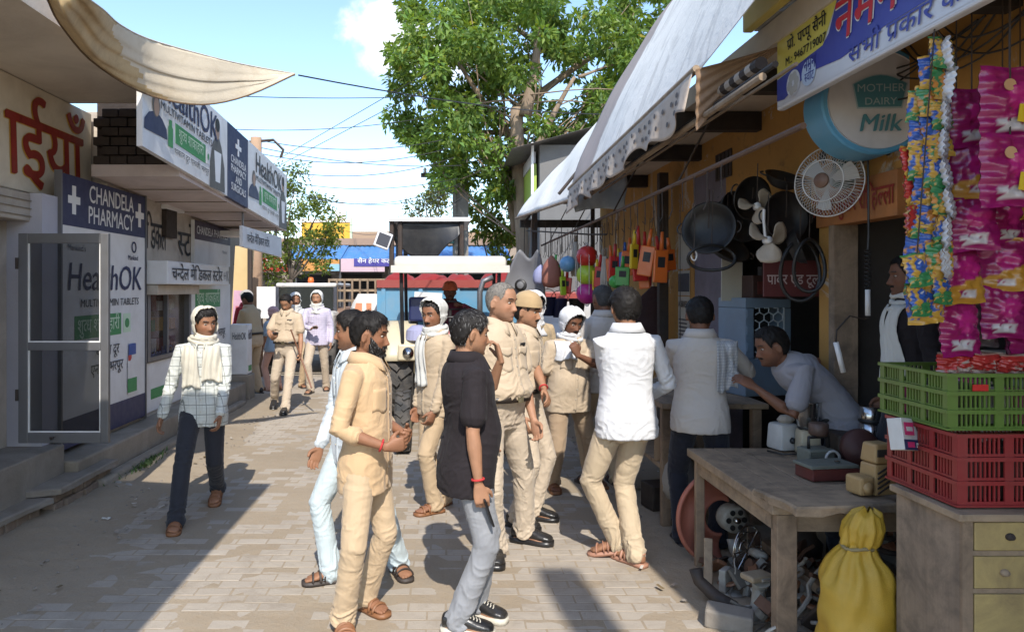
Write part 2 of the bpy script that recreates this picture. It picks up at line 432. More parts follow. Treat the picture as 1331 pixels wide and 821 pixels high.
def wrinkle(me, bones, amp, seed, freq=(16, 5.5)):
    """cloth folds as real relief: bands across the nearest bone, deepest at its marked end"""
    v, n = me_arrays(me); N = len(v); best = np.full(N, 9.); q = np.zeros((N, 3)); wgt = np.zeros(N)
    for (a, b, ra, rb, w0, w1, wm) in bones:
        a, b = np.array(a), np.array(b); d = b - a; L = np.linalg.norm(d); d = d / L
        t = (v - a) @ d; tc = np.clip(t, 0, L); r = np.linalg.norm(v - a - tc[:, None] * d, axis=1) / (ra + (rb - ra) * tc / L)
        k = r < best; best = np.where(k, r, best)
        s = tc / L; w = wm + (w0 - wm) * np.exp(-(s / .3) ** 2) + (w1 - wm) * np.exp(-((1 - s) / .3) ** 2)
        perp = v - a - t[:, None] * d
        qq = perp * freq[1] + np.outer(t * freq[0], d)
        q = np.where(k[:, None], qq, q); wgt = np.where(k, w, wgt)
    lo = np.stack([vnoise(v * 7 + 3.1, seed), vnoise(v * 7 + 9.7, seed + 1), vnoise(v * 7 + 5.3, seed + 2)], 1) - .5
    q = q + lo * 5.0
    d = (ridge(q, seed + 3) ** 1.6 - .45) * .75 + (ridge(q * 2.1 + 7, seed + 4) ** 2 - .35) * .3
    d = d * wgt * amp + (vnoise(v * 6 + seed, seed + 5) - .5) * amp * .35
    v = v + n * d[:, None]
    me.vertices.foreach_set('co', v.astype(np.float32).ravel()); me.update()
def ik(a, b, l1, l2, hint):
    a, b, hint = Vector(a), Vector(b), Vector(hint); d = b - a; L = min(d.length, (l1 + l2) * .995); d.normalize(); b = a + d * L
    x = (l1 * l1 - l2 * l2 + L * L) / (2 * L); h = math.sqrt(max(l1 * l1 - x * x, 0))
    p = hint - d * hint.dot(d); p = p.normalized() if p.length > 1e-4 else Vector((0, 1, 0))
    return a + d * x + p * h, b
def hand(gb, w, d, n, right, curl, s=1.0, spread=.0, fr=1.0):
    """palm, four bent fingers of unequal length and a thumb from the side of the palm"""
    d = Vector(d).normalized(); n = Vector(n); n = (n - d * n.dot(d)).normalized(); side = d.cross(n) * (1 if right else -1)   # side = thumb side
    def ring(c, a, b, k=12): return [c + side * math.cos(2 * math.pi * j / k) * a + n * math.sin(2 * math.pi * j / k) * b for j in range(k)]
    w = Vector(w); sec = [(-.02, .020, .017), (0, .025, .018), (.025, .034, .017), (.055, .040, .016), (.08, .041, .014), (.092, .036, .011)]
    gb.loft([ring(w + d * t * s, a * s, b * s) for t, a, b in sec])
    tips = []
    for off, L, r, k in ((.030, .070, .0085, .9), (.0105, .079, .0088, 1.0), (-.0095, .073, .0084, 1.05), (-.0285, .057, .0075, 1.15)):
        p = w + d * .084 * s + side * off * s; pts = [p - d * .012 * s, p]; ang = 0; sd = side * spread * off * 10
        for seg, cc in ((.46, .8), (.30, 1.1), (.24, .8)):
            ang += curl * k * cc; p = p + ((d + sd * .1).normalized() * math.cos(ang) + n * math.sin(ang)) * L * seg * s; pts.append(p)
        gb.tube(pts, [r * s * fr] * 2 + [r * .96 * s * fr, r * .88 * s * fr, r * .74 * s * fr], 8); tips.append(p)
    p = w + d * .022 * s + side * .027 * s + n * .004 * s; pts = [p - side * .012 * s]
    t1 = (d * .75 + side * .62 + n * .30).normalized(); t2 = (d * .95 + side * .15 + n * (.25 + .4 * min(curl, 1))).normalized()
    pts += [p + t1 * .020 * s, p + t1 * .042 * s, p + t1 * .042 * s + t2 * .030 * s]
    gb.tube(pts, [.014 * s, .0135 * s, .011 * s * fr, .0085 * s * fr], 8)
    return w + d * .085 * s + n * .02 * s
def foot_rings(sec, k=12):
    return [[Vector((math.cos(2 * math.pi * j / k) * a, y, zb + (h / 2) * (1 + math.sin(2 * math.pi * j / k)))) for j in range(k)] for y, a, zb, h in sec]
FOOT = [(-.068, .014, .012, .03), (-.058, .027, .004, .055), (-.03, .033, .0, .075), (0, .034, .0, .085), (.03, .035, .002, .078), (.06, .038, .003, .062), (.10, .045, .001, .045), (.135, .046, .0, .032), (.152, .042, .0, .026)]
SHOE = [(-.082, .018, .012, .05), (-.074, .033, .004, .075), (-.045, .041, .0, .095), (0, .042, .0, .108), (.035, .043, .0, .098), (.07, .046, .0, .078), (.11, .052, .0, .062), (.15, .052, .0, .052), (.18, .044, .0, .042), (.197, .026, .003, .028)]
SOLE = [(-.088, .02), (-.078, .036), (-.04, .044), (0, .043), (.05, .045), (.10, .053), (.15, .055), (.18, .048), (.20, .030), (.205, .015)]
def strip_mesh(paths, widths, normals):
    V, Q = [], []
    for p, w, n in zip(paths, widths, normals):
        b = len(V); k = len(p)
        for i in range(k):
            t = p[min(i + 1, k - 1)] - p[max(i - 1, 0)]; sd = np.cross(t, n); L = np.linalg.norm(sd); sd = sd / L if L > 1e-9 else np.array([1., 0, 0])
            V.append(p[i] - sd * w[i] / 2); V.append(p[i] + sd * w[i] / 2)
        Q += [(b + 2 * i, b + 2 * i + 1, b + 2 * i + 3, b + 2 * i + 2) for i in range(k - 1)]
    return V, Q
def drape(bvh, fx, z0, z1, nu, nv, m, parent, name, origin_dir=(0, 1, 0), off=.008, fold=.010, seed=0, thick=.003, folds=4):
    """cloth that lies on a body: grid projected along -origin_dir onto it. fx(t)->(xa,xb) across at height fraction t"""
    D = Vector(origin_dir).normalized(); S = D.cross(Vector((0, 0, 1))).normalized() * -1
    V, last = [], None
    for j in range(nv + 1):
        t = j / nv; z = z0 + (z1 - z0) * t; xa, xb = fx(t); prev = None
        for i in range(nu + 1):
            u = i / nu; x = xa + (xb - xa) * u
            zz = z + .012 * math.sin(u * 7 + seed) * t
            o = S * x + D * 1.0 + Vector((0, 0, zz)); h = bvh.ray_cast(o, -D, 1.6)
            dep = (h[0] - S * x - Vector((0, 0, zz))).dot(D) if h[0] is not None else None
            if dep is None: dep = prev if prev is not None else (last[i] if last else .1)
            if last is not None and dep < last[i] - .02: dep = last[i] - .004 if t < .99 else dep
            prev = dep; V.append([x, dep, zz, u, t])
        last = [q[1] for q in V[-(nu + 1):]]
    W = []
    for x, dep, zz, u, t in V:
        f = fold * (math.sin(u * folds * 6.28 + seed + 2.2 * math.sin(t * 3 + seed)) * .5 + .5) * (.5 + .5 * t)
        W.append(S * x + D * (dep + off + f) + Vector((0, 0, zz)))
    f = [(j * (nu + 1) + i, j * (nu + 1) + i + 1, (j + 1) * (nu + 1) + i + 1, (j + 1) * (nu + 1) + i) for j in range(nv) for i in range(nu)]
    o = link_mesh(name, np_mesh(name, W, f), m, parent, True)
    if thick: md = o.modifiers.new('thickness', 'SOLIDIFY'); md.thickness = thick; md.offset = 1
    return o
PEOPLE = 0
def person(label, at, yaw, H=1.68, z0=0.0, vox=None, lean=0, side=0, twist=0, head=(0, 0, 0), fl=None, fr=None, fyl=None, fyr=None, liftl=0, liftr=0,
           hl=None, hr=None, el=None, er=None, dl=None, dr=None, nl=None, nr=None, cl=.45, cr=.45, fat=1.0, belly=0.0, skin=(.30, .155, .088),
           shirt=None, sleeve='long', hem=.80, tuck=False, trousers=None, belt=None, feet='sandal', shoe=None, loose=1.0, collar=True, shirt_open=False,
           hair=None, hairc=(.012, .010, .009), hair_style='short', beard=None, moustache=True, hood=None, hoodm=None, cap=None, face=None, sit=None,
           pockets=True, placket=True, epaulette=False, vest=None, name='person', group=None, sleeve_k=1.0, seed=None, tpock=0, hood_b=.25, hood_y=.03, hood_top=.2, wrap=True):
    global PEOPLE; PEOPLE += 1; seed = seed or PEOPLE * 17; rr = random.Random(seed)
    at = Vector((at[0], at[1], 0)); Yd = at.y; s = H / 1.70
    vox = vox or min(max(Yd * .00105, .0046), .013); lo = Yd > 8.5
    E = empty(name, (at.x, at.y, z0), R(yaw), label, 'person', group)
    Mi = Matrix.Rotation(-R(yaw), 3, 'Z')
    def loc(w): w = Vector(w); return Mi @ Vector((w.x - at.x, w.y - at.y, w.z - z0))
    # --- legs first: they set the pelvis height
    L1, L2 = .435 * s, .415 * s; ank = .085 * s
    al = loc(fl) if fl is not None else Vector((-.11 * s, .02, 0)); ar = loc(fr) if fr is not None else Vector((.11 * s, -.02, 0))
    al.z = ar.z = 0; al.z += ank + liftl; ar.z += ank + liftr
    pz = .925 * s; mx = (L1 + L2) * .998
    for sx, a in ((-1, al), (1, ar)):
        hx = sx * .088 * s; dxy = math.hypot(a.x - hx, a.y)
        pz = min(pz, a.z + math.sqrt(max(mx * mx - dxy * dxy, .09)) + .042 * s)
    if sit is not None: pz = sit
    # --- spine
    ln, sd, tw = R(lean), R(side), R(twist)
    def S(p):
        """rest point (z measured for a straight stand, scaled by s) -> posed point"""
        x, y, z = p; z = z - .925; n = 8; pos = Vector((0, 0, pz)); zz = max(min(z, .60), -.3) 
        if z <= .02:
            return Vector((x * s, y * s, pz + z * s))
        pos = Vector((0, 0, pz + .02 * s)); rot = Matrix.Identity(3); m = max(2, int(n)); prev = .02
        for i in range(1, m + 1):
            q = .02 + (z - .02) * i / m; mid = (prev + q) / 2; k = float(np.clip((mid - .02) / .36, 0, 1)); k = k * k * (3 - 2 * k) * .55 + .45 * min(1, max(0, (mid - .0) / .04))
            rot = Matrix.Rotation(tw * k, 3, 'Z') @ Matrix.Rotation(-ln * k, 3, 'X') @ Matrix.Rotation(sd * k, 3, 'Y')
            pos = pos + rot @ Vector((0, 0, (q - prev) * s)); prev = q
        return pos + rot @ Vector((x * s, y * s, 0))
    def torso(z, ex=0.0, dz=0):
        """(half width, front, back) of the trunk at rest height z"""
        zs = [.70, .78, .84, .90, .97, 1.04, 1.12, 1.20, 1.28, 1.35, 1.40, 1.435, 1.465, 1.50]
        ws = [.150, .158, .166, .168, .160, .150, .147, .155, .166, .164, .136, .098, .068, .055]
        fs = [.085, .090, .098, .104, .104, .102, .104, .110, .116, .110, .092, .074, .058, .056]
        bs = [.100, .112, .122, .122, .108, .092, .090, .100, .110, .112, .104, .086, .064, .058]
        w = np.interp(z, zs, ws) * fat; f = np.interp(z, zs, fs) * fat; b = np.interp(z, zs, bs) * fat
        f += belly * math.exp(-((z - 1.06) / .13) ** 2); w += belly * .35 * math.exp(-((z - 1.04) / .12) ** 2)
        return w + ex, f + ex, b + ex
    def trunk_rings(z0_, z1_, ex, k=14, n=24, exf=None):
        out = []
        for i in range(k + 1):
            z = z0_ + (z1_ - z0_) * i / k; e = exf(z) if exf else ex; w, f, b = torso(z, e); ring = []
            for j in range(n):
                a = 2 * math.pi * j / n; c, q = math.cos(a), math.sin(a)
                ring.append(S((math.copysign(abs(c) ** .85, c) * w, (f if q > 0 else b) * math.copysign(abs(q) ** .9, q), z)))
            out.append(ring)
        return out
    dzp = S((0, 0, 1.25)).z - 1.25 * s
    shl, shr = S((-.176 * fat ** .5, -.012, 1.368)), S((.176 * fat ** .5, -.012, 1.368)); nb = S((0, -.012, 1.43))
    hy, hpi, hro = [R(a) for a in head]
    HR = Matrix.Rotation(hy, 3, 'Z') @ Matrix.Rotation(-hpi, 3, 'X') @ Matrix.Rotation(hro, 3, 'Y')
    hs = s * 1.035
    up = S((0, 0, 1.55)) - S((0, 0, 1.43)); hc = S((0, .0, 1.50)) + Vector((0, 0, .083 * s)) + HR @ Vector((0, .022 * s, 0)) + up.normalized() * .0
    A1, A2 = .285 * s, .255 * s
    arms = []
    for sx, sh, h, e, right in ((-1, shl, hl, el, False), (1, shr, hr, er, True)):
        if h is None: w = sh + Vector((sx * .07 * s, .07 * s, -.515 * s)); 
        else: w = loc(h)
        hint = Vector(e) if e is not None else Vector((sx * .35, -1, -.25))
        elb, w = ik(sh, w, A1, A2, hint); arms.append((sx, sh, elb, w, right))
    # --- skin
    g = GB()
    z, phi = head_grid(40 if not lo else 26, 72 if not lo else 40)
    ZZ, PP = np.meshgrid(z, phi, indexing='ij'); hp = face or {}
    pts = head_pt(PP.ravel(), ZZ.ravel(), 0, hp) * hs
    HM = np.array(HR); pts = pts @ HM.T + np.array(hc); nt = len(phi)
    g.loft([[Vector(p) for p in pts[i * nt:(i + 1) * nt]] for i in range(len(z))])
    for sx in (-1, 1):                                              # ears
        er_ = HR @ Matrix.Rotation(sx * R(22), 3, 'Z') @ Matrix.Rotation(R(-8), 3, 'X')
        ec = hc + HR @ Vector((sx * .079, -.010, -.008)) * hs
        g.ell(ec, (.0085 * hs, .0165 * hs, .028 * hs), er_, 10, 6)
        g.tube([ec + er_ @ Vector((sx * .005, .0135 * math.cos(t), .0245 * math.sin(t))) * hs for t in np.linspace(.7, 4.6, 8)], [.0055 * hs] * 8, 6)
    g.tube([nb - Vector((0, 0, .04 * s)), nb + Vector((0, 0, .02 * s)), hc + HR @ Vector((0, -.02, -.06)) * hs, hc + HR @ Vector((0, -.02, -.02)) * hs], [.062 * s, .057 * s, .054 * s, .05 * s], 16)
    g.tube([shl, nb - Vector((0, 0, .03)), shr], [.036 * s, .046 * s, .036 * s], 12)
    g.loft(trunk_rings(.86, 1.43, -.022, 8, 18))
    hands = []
    for sx, sh, eb, w, right in arms:
        d1 = (w - eb).normalized()
        g.tube([sh, sh.lerp(eb, .5), eb, eb.lerp(w, .3), eb.lerp(w, .72), w], [.040 * s, .042 * s * fat, .036 * s, .038 * s * fat ** .5, .029 * s, .0225 * s], 12, None)
        hd = dr if right else dl; hn = nr if right else nl
        hd = (Mi @ Vector(hd)).normalized() if hd is not None else (d1 + Vector((0, .12, -.05))).normalized()
        hn = (Mi @ Vector(hn)) if hn is not None else Vector((-sx, .15, 0)) if abs(d1.z) > .6 else Vector((-sx * .7, 0, -.7))
        grip = hand(g, w + d1 * .012 * s, hd, hn, right, cr if right else cl, s * 1.03, .3, 1.0 if not lo else 1.25); hands.append((w, hd, hn, grip))
    legs = []
    for sx, a, fy, lf, right in ((-1, al, fyl, liftl, False), (1, ar, fyr, liftr, True)):
        hj = Vector((sx * .088 * s, 0, pz - .03 * s)); fyaw = R(fy - yaw) if fy is not None else -sx * R(12)
        fd = Vector((-math.sin(fyaw), math.cos(fyaw), 0)); kn, a2 = ik(hj, a, L1, L2, fd + Vector((sx * .12, 0, 0)) if sit is None else Vector((sx * .3, 1, .6)))
        legs.append((sx, hj, kn, a, fyaw, lf, right))
        g.tube([hj, kn, kn.lerp(a, .35), a], [.07 * s, .045 * s, .047 * s, .034 * s], 12)
        FM = Matrix.Translation(Vector((a.x, a.y, a.z - ank))) @ Matrix.Rotation(fyaw, 4, 'Z') 
        if lf > 0: FM = FM @ Matrix.Rotation(-min(lf / .17, .8), 4, 'X')
        sole = .02 if feet == 'sandal' else .012
        FM = FM @ Matrix.Translation((0, 0, sole)); legs[-1] = legs[-1] + (FM,)
        g.loft([[FM @ (p * s) for p in r] for r in foot_rings(FOOT)])
        for i, (tx, ty, tr) in enumerate(((.026, .168, .0125), (.006, .172, .0095), (-.010, .166, .009), (-.024, .157, .0085), (-.036, .145, .008))):
            tx = tx * (-1 if right else 1)
            g.tube([FM @ (Vector((tx, ty - .03, .012)) * s), FM @ (Vector((tx, ty - .006, .011)) * s)], [tr * s, tr * .95 * s], 8)
    me = remesh(g, vox, 2, .45)
    v, n = me_arrays(me); hl_ = (v - np.array(hc)) @ HM / hs
    sk = np.array(skin); colr = np.tile(sk, (len(v), 1)); gg = lambda a, m, q: np.exp(-((a - m) / q) ** 2)
    isf = (hl_[:, 1] > .03) & (np.abs(hl_[:, 0]) < .09) & (hl_[:, 2] > -.13) & (hl_[:, 2] < .12)
    lips = np.where(isf, gg(hl_[:, 0], 0, .021) ** 2 * gg(hl_[:, 2], -.0685, .010) ** 2, 0)[:, None]
    colr = colr * (1 - lips * .75) + lips * .75 * np.array((.20, .075, .06))
    cheek = np.where(isf, gg(np.abs(hl_[:, 0]), .045, .02) * gg(hl_[:, 2], -.03, .02) + gg(hl_[:, 0], 0, .012) * gg(hl_[:, 2], -.04, .014), 0)[:, None]
    colr = colr * (1 + cheek * np.array((.10, -.02, -.04)))
    stub = np.where((hl_[:, 1] > -.0) & (np.abs(hl_[:, 0]) < .085), sstep(-.045, -.07, hl_[:, 2]) * sstep(-.16, -.12, hl_[:, 2]) + gg(hl_[:, 2], -.054, .006) * gg(hl_[:, 0], 0, .03), 0)
    stub = np.clip(stub * (1 - lips[:, 0]), 0, 1)[:, None] * (.38 if beard is None else .6)
    colr = colr * (1 - stub) + stub * (sk * .32 + np.array((.012, .013, .014)))
    blot = vnoise(v * 28, seed)[:, None]; colr = colr * (.9 + .2 * blot)
    knk = np.zeros((len(v), 1))
    set_col(me, colr); me.materials.append(attr_mat('skin', .58, 0, .16, .3, 240, .38))
    body = link_mesh('body', me, None, E, True)
    # --- eyes and brows
    ME = Matrix.Translation(hc) @ HR.to_4x4() @ Matrix.Scale(hs, 4)
    for sx in (-1, 1):
        ey = head_pt(np.array([sx * .42]), np.array([.002]), 0, hp)[0]
        px_, py_ = sx * .0315, float(np.interp(.0, _Z, _FY)) - .0098
        mb = MB(); mb.lathe([(.0005, .0062), (.0035, .0060), (.0056, .0053)], (px_, py_, .0015), 12, 1, Euler((R(-90), 0, sx * R(-14))), sx=1, sy=.72)
        mb.lathe([(.0060, .0050), (.0095, .0036), (.0125, .0010), (.0130, -.004)], (px_, py_, .0015), 12, 0, Euler((R(-90), 0, sx * R(-14))), sx=1.02, sy=.42)
        mb.v = [ME @ q for q in mb.v]; mb.build('eye', [pm('eye_white', (.42, .36, .31), .25, .05, 6, 0), pm('iris', (.018, .011, .008), .15, .1, 6, 0)], E, True)
        if not lo or True:
            V = []; pa, wd, nr_ = [], [], []
            for i in range(46 if not lo else 14):
                t = rr.random(); x = sx * (.011 + .040 * t); zc = .021 + .006 * math.sin(t * 2.4) + rr.uniform(-.0032, .0032)
                ph = math.asin(min(.95, abs(x) / .083)) * sx; b0 = head_pt(np.array([ph * .95]), np.array([zc]), .0012, hp)[0]
                b1 = head_pt(np.array([ph * .95 + sx * .09]), np.array([zc + .0015 - .003 * t]), .0026, hp)[0]
                pa.append([b0, (b0 + b1) / 2 + np.array([0, .0009, .0006]), b1]); wd.append([.0022, .0022, .0008]); nr_.append(np.array([0, 1, .2]))
            V, Q = strip_mesh(pa, wd, nr_); V = [ME @ Vector(q) for q in V]
            link_mesh('eyebrow', np_mesh('eyebrow', V, Q), pm('dark_hair', (.011, .009, .008), .5, .3, 80, 0), E)
    # --- hair, beard
    def hair_shell(nm, mask, th, c, count, length, wdt, comb, lift=.25, jitter=.5):
        hm = attr_mat('hair_strands', .62, 0, .35, 0, 60, .22)
        z, phi = head_grid(44 if not lo else 26, 96 if not lo else 48, (-.115, .118)); ZZ, PP = np.meshgrid(z, phi, indexing='ij'); nz, nt = ZZ.shape
        w = mask(PP.ravel(), ZZ.ravel()); nn = vnoise(np.stack([np.sin(PP.ravel()) * 9, np.cos(PP.ravel()) * 9, ZZ.ravel() * 60], 1), seed)
        p = head_pt(PP.ravel(), ZZ.ravel(), 0, hp); q = head_pt(PP.ravel(), ZZ.ravel(), 1.0, hp) - p
        out = p + q * (np.clip(w, 0, 1) ** .7 * th * (.7 + .6 * nn) - .003)[:, None]
        idx = np.arange(nz * nt).reshape(nz, nt); ok = (w.reshape(nz, nt) > .02); F_ = []
        for i in range(nz - 1):
            for j in range(nt):
                k = (j + 1) % nt
                if ok[i, j] or ok[i, k] or ok[i + 1, j] or ok[i + 1, k]: F_.append((idx[i, j], idx[i, k], idx[i + 1, k], idx[i + 1, j]))
        V = list(out); cc = [np.array(c)] * len(V)
        F2 = list(F_)
        kk = 0; tries = 0; pa, wd, nr_ = [], [], []; B1 = []
        lph = rng.uniform(-np.pi, np.pi, count * 6); lz = rng.uniform(-.118, .1175, count * 6); lw = mask(lph, lz)
        sel = np.where(lw > .15)[0][:count]
        b0 = head_pt(lph[sel], lz[sel], 0, hp); b1 = head_pt(lph[sel], lz[sel], 1.0, hp) - b0
        for i in range(len(sel)):
            nrm = b1[i]; base = b0[i] + nrm * th * (.35 + .4 * rr.random()) * min(1, lw[sel[i]] + .2)
            dirv = comb(lph[sel[i]], lz[sel[i]], b0[i]); dirv = dirv + np.array([rr.gauss(0, jitter) for _ in range(3)]) * .6
            dirv = dirv - nrm * dirv.dot(nrm); L = np.linalg.norm(dirv); dirv = dirv / (L + 1e-9)
            ll = length * rr.uniform(.5, 1.2) * (.45 + .55 * float(sstep(.02, .075, lz[sel[i]])) if nm == 'hair' else 1) * (.5 + .5 * min(1, lw[sel[i]] * 1.5)); P0 = base
            d1 = dirv + nrm * lift * rr.uniform(.3, 1.5); P1 = P0 + d1 / np.linalg.norm(d1) * ll * .5; d2 = dirv + nrm * (lift * .2 - .25); P2 = P1 + d2 / np.linalg.norm(d2) * ll * .5
            pa.append([P0, P1, P2]); wd.append([wdt, wdt * .9, wdt * .2]); nr_.append(nrm)
        SV, SQ = strip_mesh(pa, wd, nr_); bse = len(V); V += SV; F2 += [tuple(k + bse for k in q) for q in SQ]
        for i in range(len(pa)):
            f_ = rr.uniform(.6, 1.5); grey = hairg if rr.random() < hairgp else None
            cc += [np.array(grey) * rr.uniform(.4, 1.9) if grey is not None else np.array(c) * f_] * 6
        V = [ME @ Vector(q) for q in V]; me = np_mesh(nm, V, F2); set_col(me, np.array(cc)); return link_mesh(nm, me, hm, E, True)
    hairg, hairgp = (.085, .082, .08), (hair or {}).get('grey', 0.0)
    if hair is not None:
        th = hair.get('th', .02) * .72; fh = hair.get('front', .070); sb = hair.get('side', -.02); nk = hair.get('nape', -.075)
        def mask(ph, z):
            a = np.abs(ph); line = np.interp(a, [0, .55, .85, 1.05, 1.28, 1.38, 1.62, 1.78, 2.1, np.pi], [fh, fh + .004, fh - .010, .034, sb + .02, .03, .036, .002, nk + .018, nk])
            return sstep(-.004, .022, z - line) * (1 - hair.get('bald', 0) * np.exp(-(a / 1.3) ** 4) * sstep(.04, .1, z))
        sw = hair.get('sweep', (.5, .6, -.4))
        def comb(ph, z, p):
            t = sstep(.05, .1, z); return np.array([sw[0] * t + .2 * math.sin(ph) * (1 - t), sw[1] * t - .25 * (1 - t) * (1 if abs(ph) < 2 else 0), sw[2] * t - 1.0 * (1 - t)])
        hair_shell('hair', mask, th, hairc, int(hair.get('n', 1500) * (1 if not lo else .35)), hair.get('len', .035) * .72, .0032 if not lo else .008, comb, hair.get('lift', .3), hair.get('messy', .5))
    hairgp = 0
    if beard is not None:
        hairgp = beard.get('grey', 0)
        def bm_(ph, z):
            a = np.abs(ph); top = np.interp(a, [0, .25, .45, .8, 1.15, 1.4, 1.6], [-.082, -.080, -.060, -.050, -.02, .0, -.2]); w = sstep(0, .014, top - z) * (a < 1.5)
            mo = sstep(.44, .30, a) * sstep(-.049, -.054, z) * sstep(-.0665, -.060, z); return np.clip(w + mo, 0, 1)
        hair_shell('beard', bm_, beard.get('th', .011), hairc, 900 if not lo else 200, .017, .0034, lambda ph, z, p: np.array([.1 * math.sin(ph), .25, -1.0]), .5, .3)
    elif moustache:
        def mm_(ph, z): a = np.abs(ph); return sstep(.42, .28, a) * sstep(-.048, -.053, z) * sstep(-.066, -.060, z)
        hair_shell('moustache', mm_, .007, hairc, 260 if not lo else 60, .011, .003, lambda ph, z, p: np.array([math.copysign(.9, ph), 0, -.5]), .3, .2)
    # --- trousers
    bones_l = []
    if trousers is not None:
        g = GB(); g.loft(trunk_rings(.835, 1.005 if not tuck else 1.015, .001, 8, 24))
        hemr = .062 * loose
        for sx, hj, kn, a, fyaw, lf, right, FM in legs:
            ae = a + (a - kn).normalized() * (.035 * s if feet != 'shoe' else .015 * s) + Vector((-math.sin(fyaw), math.cos(fyaw), 0)) * .008
            top = hj + Vector((-sx * .004, 0, .01))
            g.tube([top, hj.lerp(kn, .45), kn, kn.lerp(ae, .4), kn.lerp(ae, .85), ae], [.090 * s * fat, .083 * s * fat, .067 * s * loose, .064 * s * loose, hemr * s, (hemr + .003) * s], 18)
            bones_l += [(hj, kn, .1, .07, 1.0, .8, .3), (kn, ae, .07, .065, .9, 2.0, .35)]
        g.loft(trunk_rings(.80, .86, -.01, 2, 16))
        me = remesh(g, vox * 1.15, 4, .5); wrinkle(me, bones_l, .012, seed + 3)
        to_ = link_mesh('trousers', me, trousers, E, True)
        if tpock:
            tv, _ = me_arrays(me); tb = BVHTree.FromPolygons([Vector(q) for q in tv], [tuple(p.vertices) for p in me.polygons])
            for sx in (-1, 1):
                cx = sx * .078 * s
                for za, zb, e_, of in ((-.045, -.165, .050, .003),) + (((-.035, -.085, .056, .008),) if tpock == 2 else ()): drape(tb, lambda t: (cx - e_ * s, cx + e_ * s), pz + za * s, pz + zb * s, 6, 7, trousers, to_, 'pocket', (0, -1, 0), of, 0, 0, .003)
    # --- shirt
    if shirt is not None:
        ex = .015; g = GB(); hm = .985 if tuck else hem
        def exf(z):
            e = ex + .006 * max(0, (1.15 - z)) / .3
            if tuck: e += .016 * math.exp(-((z - 1.045) / .035) ** 2)
            else: e += .012 * max(0, (.98 - z) / .18)
            return e
        g.loft(trunk_rings(hm, 1.462, ex, 18, 28, exf)); bones = []
        bones.append((S((0, 0, hm)), S((0, 0, 1.42)), .16, .17, 1.1 if tuck else .7, .45, .50))
        for sx, sh, eb, w, right in arms:
            k = {'long': .97, 'short': 0, 'roll': .38, 'tee': 0}[sleeve] if not isinstance(sleeve, (tuple, list)) else {'long': .97, 'short': 0, 'roll': .38}[sleeve[1 if right else 0]]
            up_ = [nb + Vector((sx * .05, 0, -.040)) * s, sh + Vector((0, 0, -.002))]
            if k == 0:
                pe = sh.lerp(eb, .74); g.tube(up_ + [sh.lerp(eb, .4), pe], [.052 * s, .063 * s, .066 * s * sleeve_k, .068 * s * sleeve_k], 16); bones.append((sh, pe, .07, .07, .6, .6, .4))
            else:
                pe = eb.lerp(w, k); g.tube(up_ + [sh.lerp(eb, .5), eb, eb.lerp(pe, .55), pe], [.050 * s, .060 * s, .054 * s * sleeve_k, .048 * s * sleeve_k, .044 * s * sleeve_k, (.039 if k > .9 else .047) * s], 16)
                bones += [(sh, eb, .068, .057, .5, 1.4, .45), (eb, pe, .057, .042, 1.4, 1.3, .5)]
        me = remesh(g, vox * 1.15, 4, .5); wrinkle(me, bones, .0125, seed + 9)
        sh_o = link_mesh('shirt', me, shirt, E, True)
        sv, sn = me_arrays(me); bvh = BVHTree.FromPolygons([Vector(q) for q in sv], [tuple(p.vertices) for p in me.polygons])
        sm = shirt
        # collar: a stand-up fall folded over
        if collar:
            c0 = S((0, -.008, 1.456)); upv = (S((0, 0, 1.50)) - S((0, 0, 1.43))).normalized(); V = []; nn = 30; tw_ = Matrix.Rotation(tw, 3, 'Z')
            for j, (rad, dz) in enumerate(((.072, -.004), (.074, .034), (.080, .037), (.102, -.006))):
                for i in range(nn + 1):
                    a = R(104) + (2 * math.pi - R(28)) * i / nn; fr_ = max(0, math.sin(a)) ** 3
                    e = min(i, nn - i) / nn; rx = rad * (1.06 + (.05 if j == 3 else 0)); ry = rad * (1.0 + (.28 if j == 3 else .12) * fr_)
                    p = Vector((math.cos(a) * rx * s, math.sin(a) * ry * s, 0))
                    V.append(c0 + tw_ @ p + upv * (dz - fr_ * (.042 if j < 3 else .060) - (.0 if j < 3 else .012)) * s + Vector((0, fr_ * .018, 0)))
            f = [(j * (nn + 1) + i, j * (nn + 1) + i + 1, (j + 1) * (nn + 1) + i + 1, (j + 1) * (nn + 1) + i) for j in range(3) for i in range(nn)]
            co = link_mesh('collar', np_mesh('collar', V, f), sm, E, True); md = co.modifiers.new('t', 'SOLIDIFY'); md.thickness = .004; md.offset = 0
        if placket and not lo:
            drape(bvh, lambda t: (-.016 * s, .016 * s), S((0, 0, 1.395)).z, ((hm + .02) * s if not tuck else 1.02 * s) + dzp, 3, 26, sm, E, 'placket', off=.0025, fold=.0, thick=.002)
            for i in range(6):
                zb = (1.36 - i * (1.36 - hm - .08) / 5.5) * s + dzp; h = bvh.ray_cast(Vector((0, 1, zb)), Vector((0, -1, 0)), 1.5)
                if h[0] is not None: MB().lathe([(.0005, .003), (.005, .0025), (.0055, 0)], h[0] + Vector((0, .006, 0)), 8, 0, Euler((R(-90), 0, 0))).build('button', pm('button_pale', (.5, .45, .36), .4, .1, 5, 0), E)
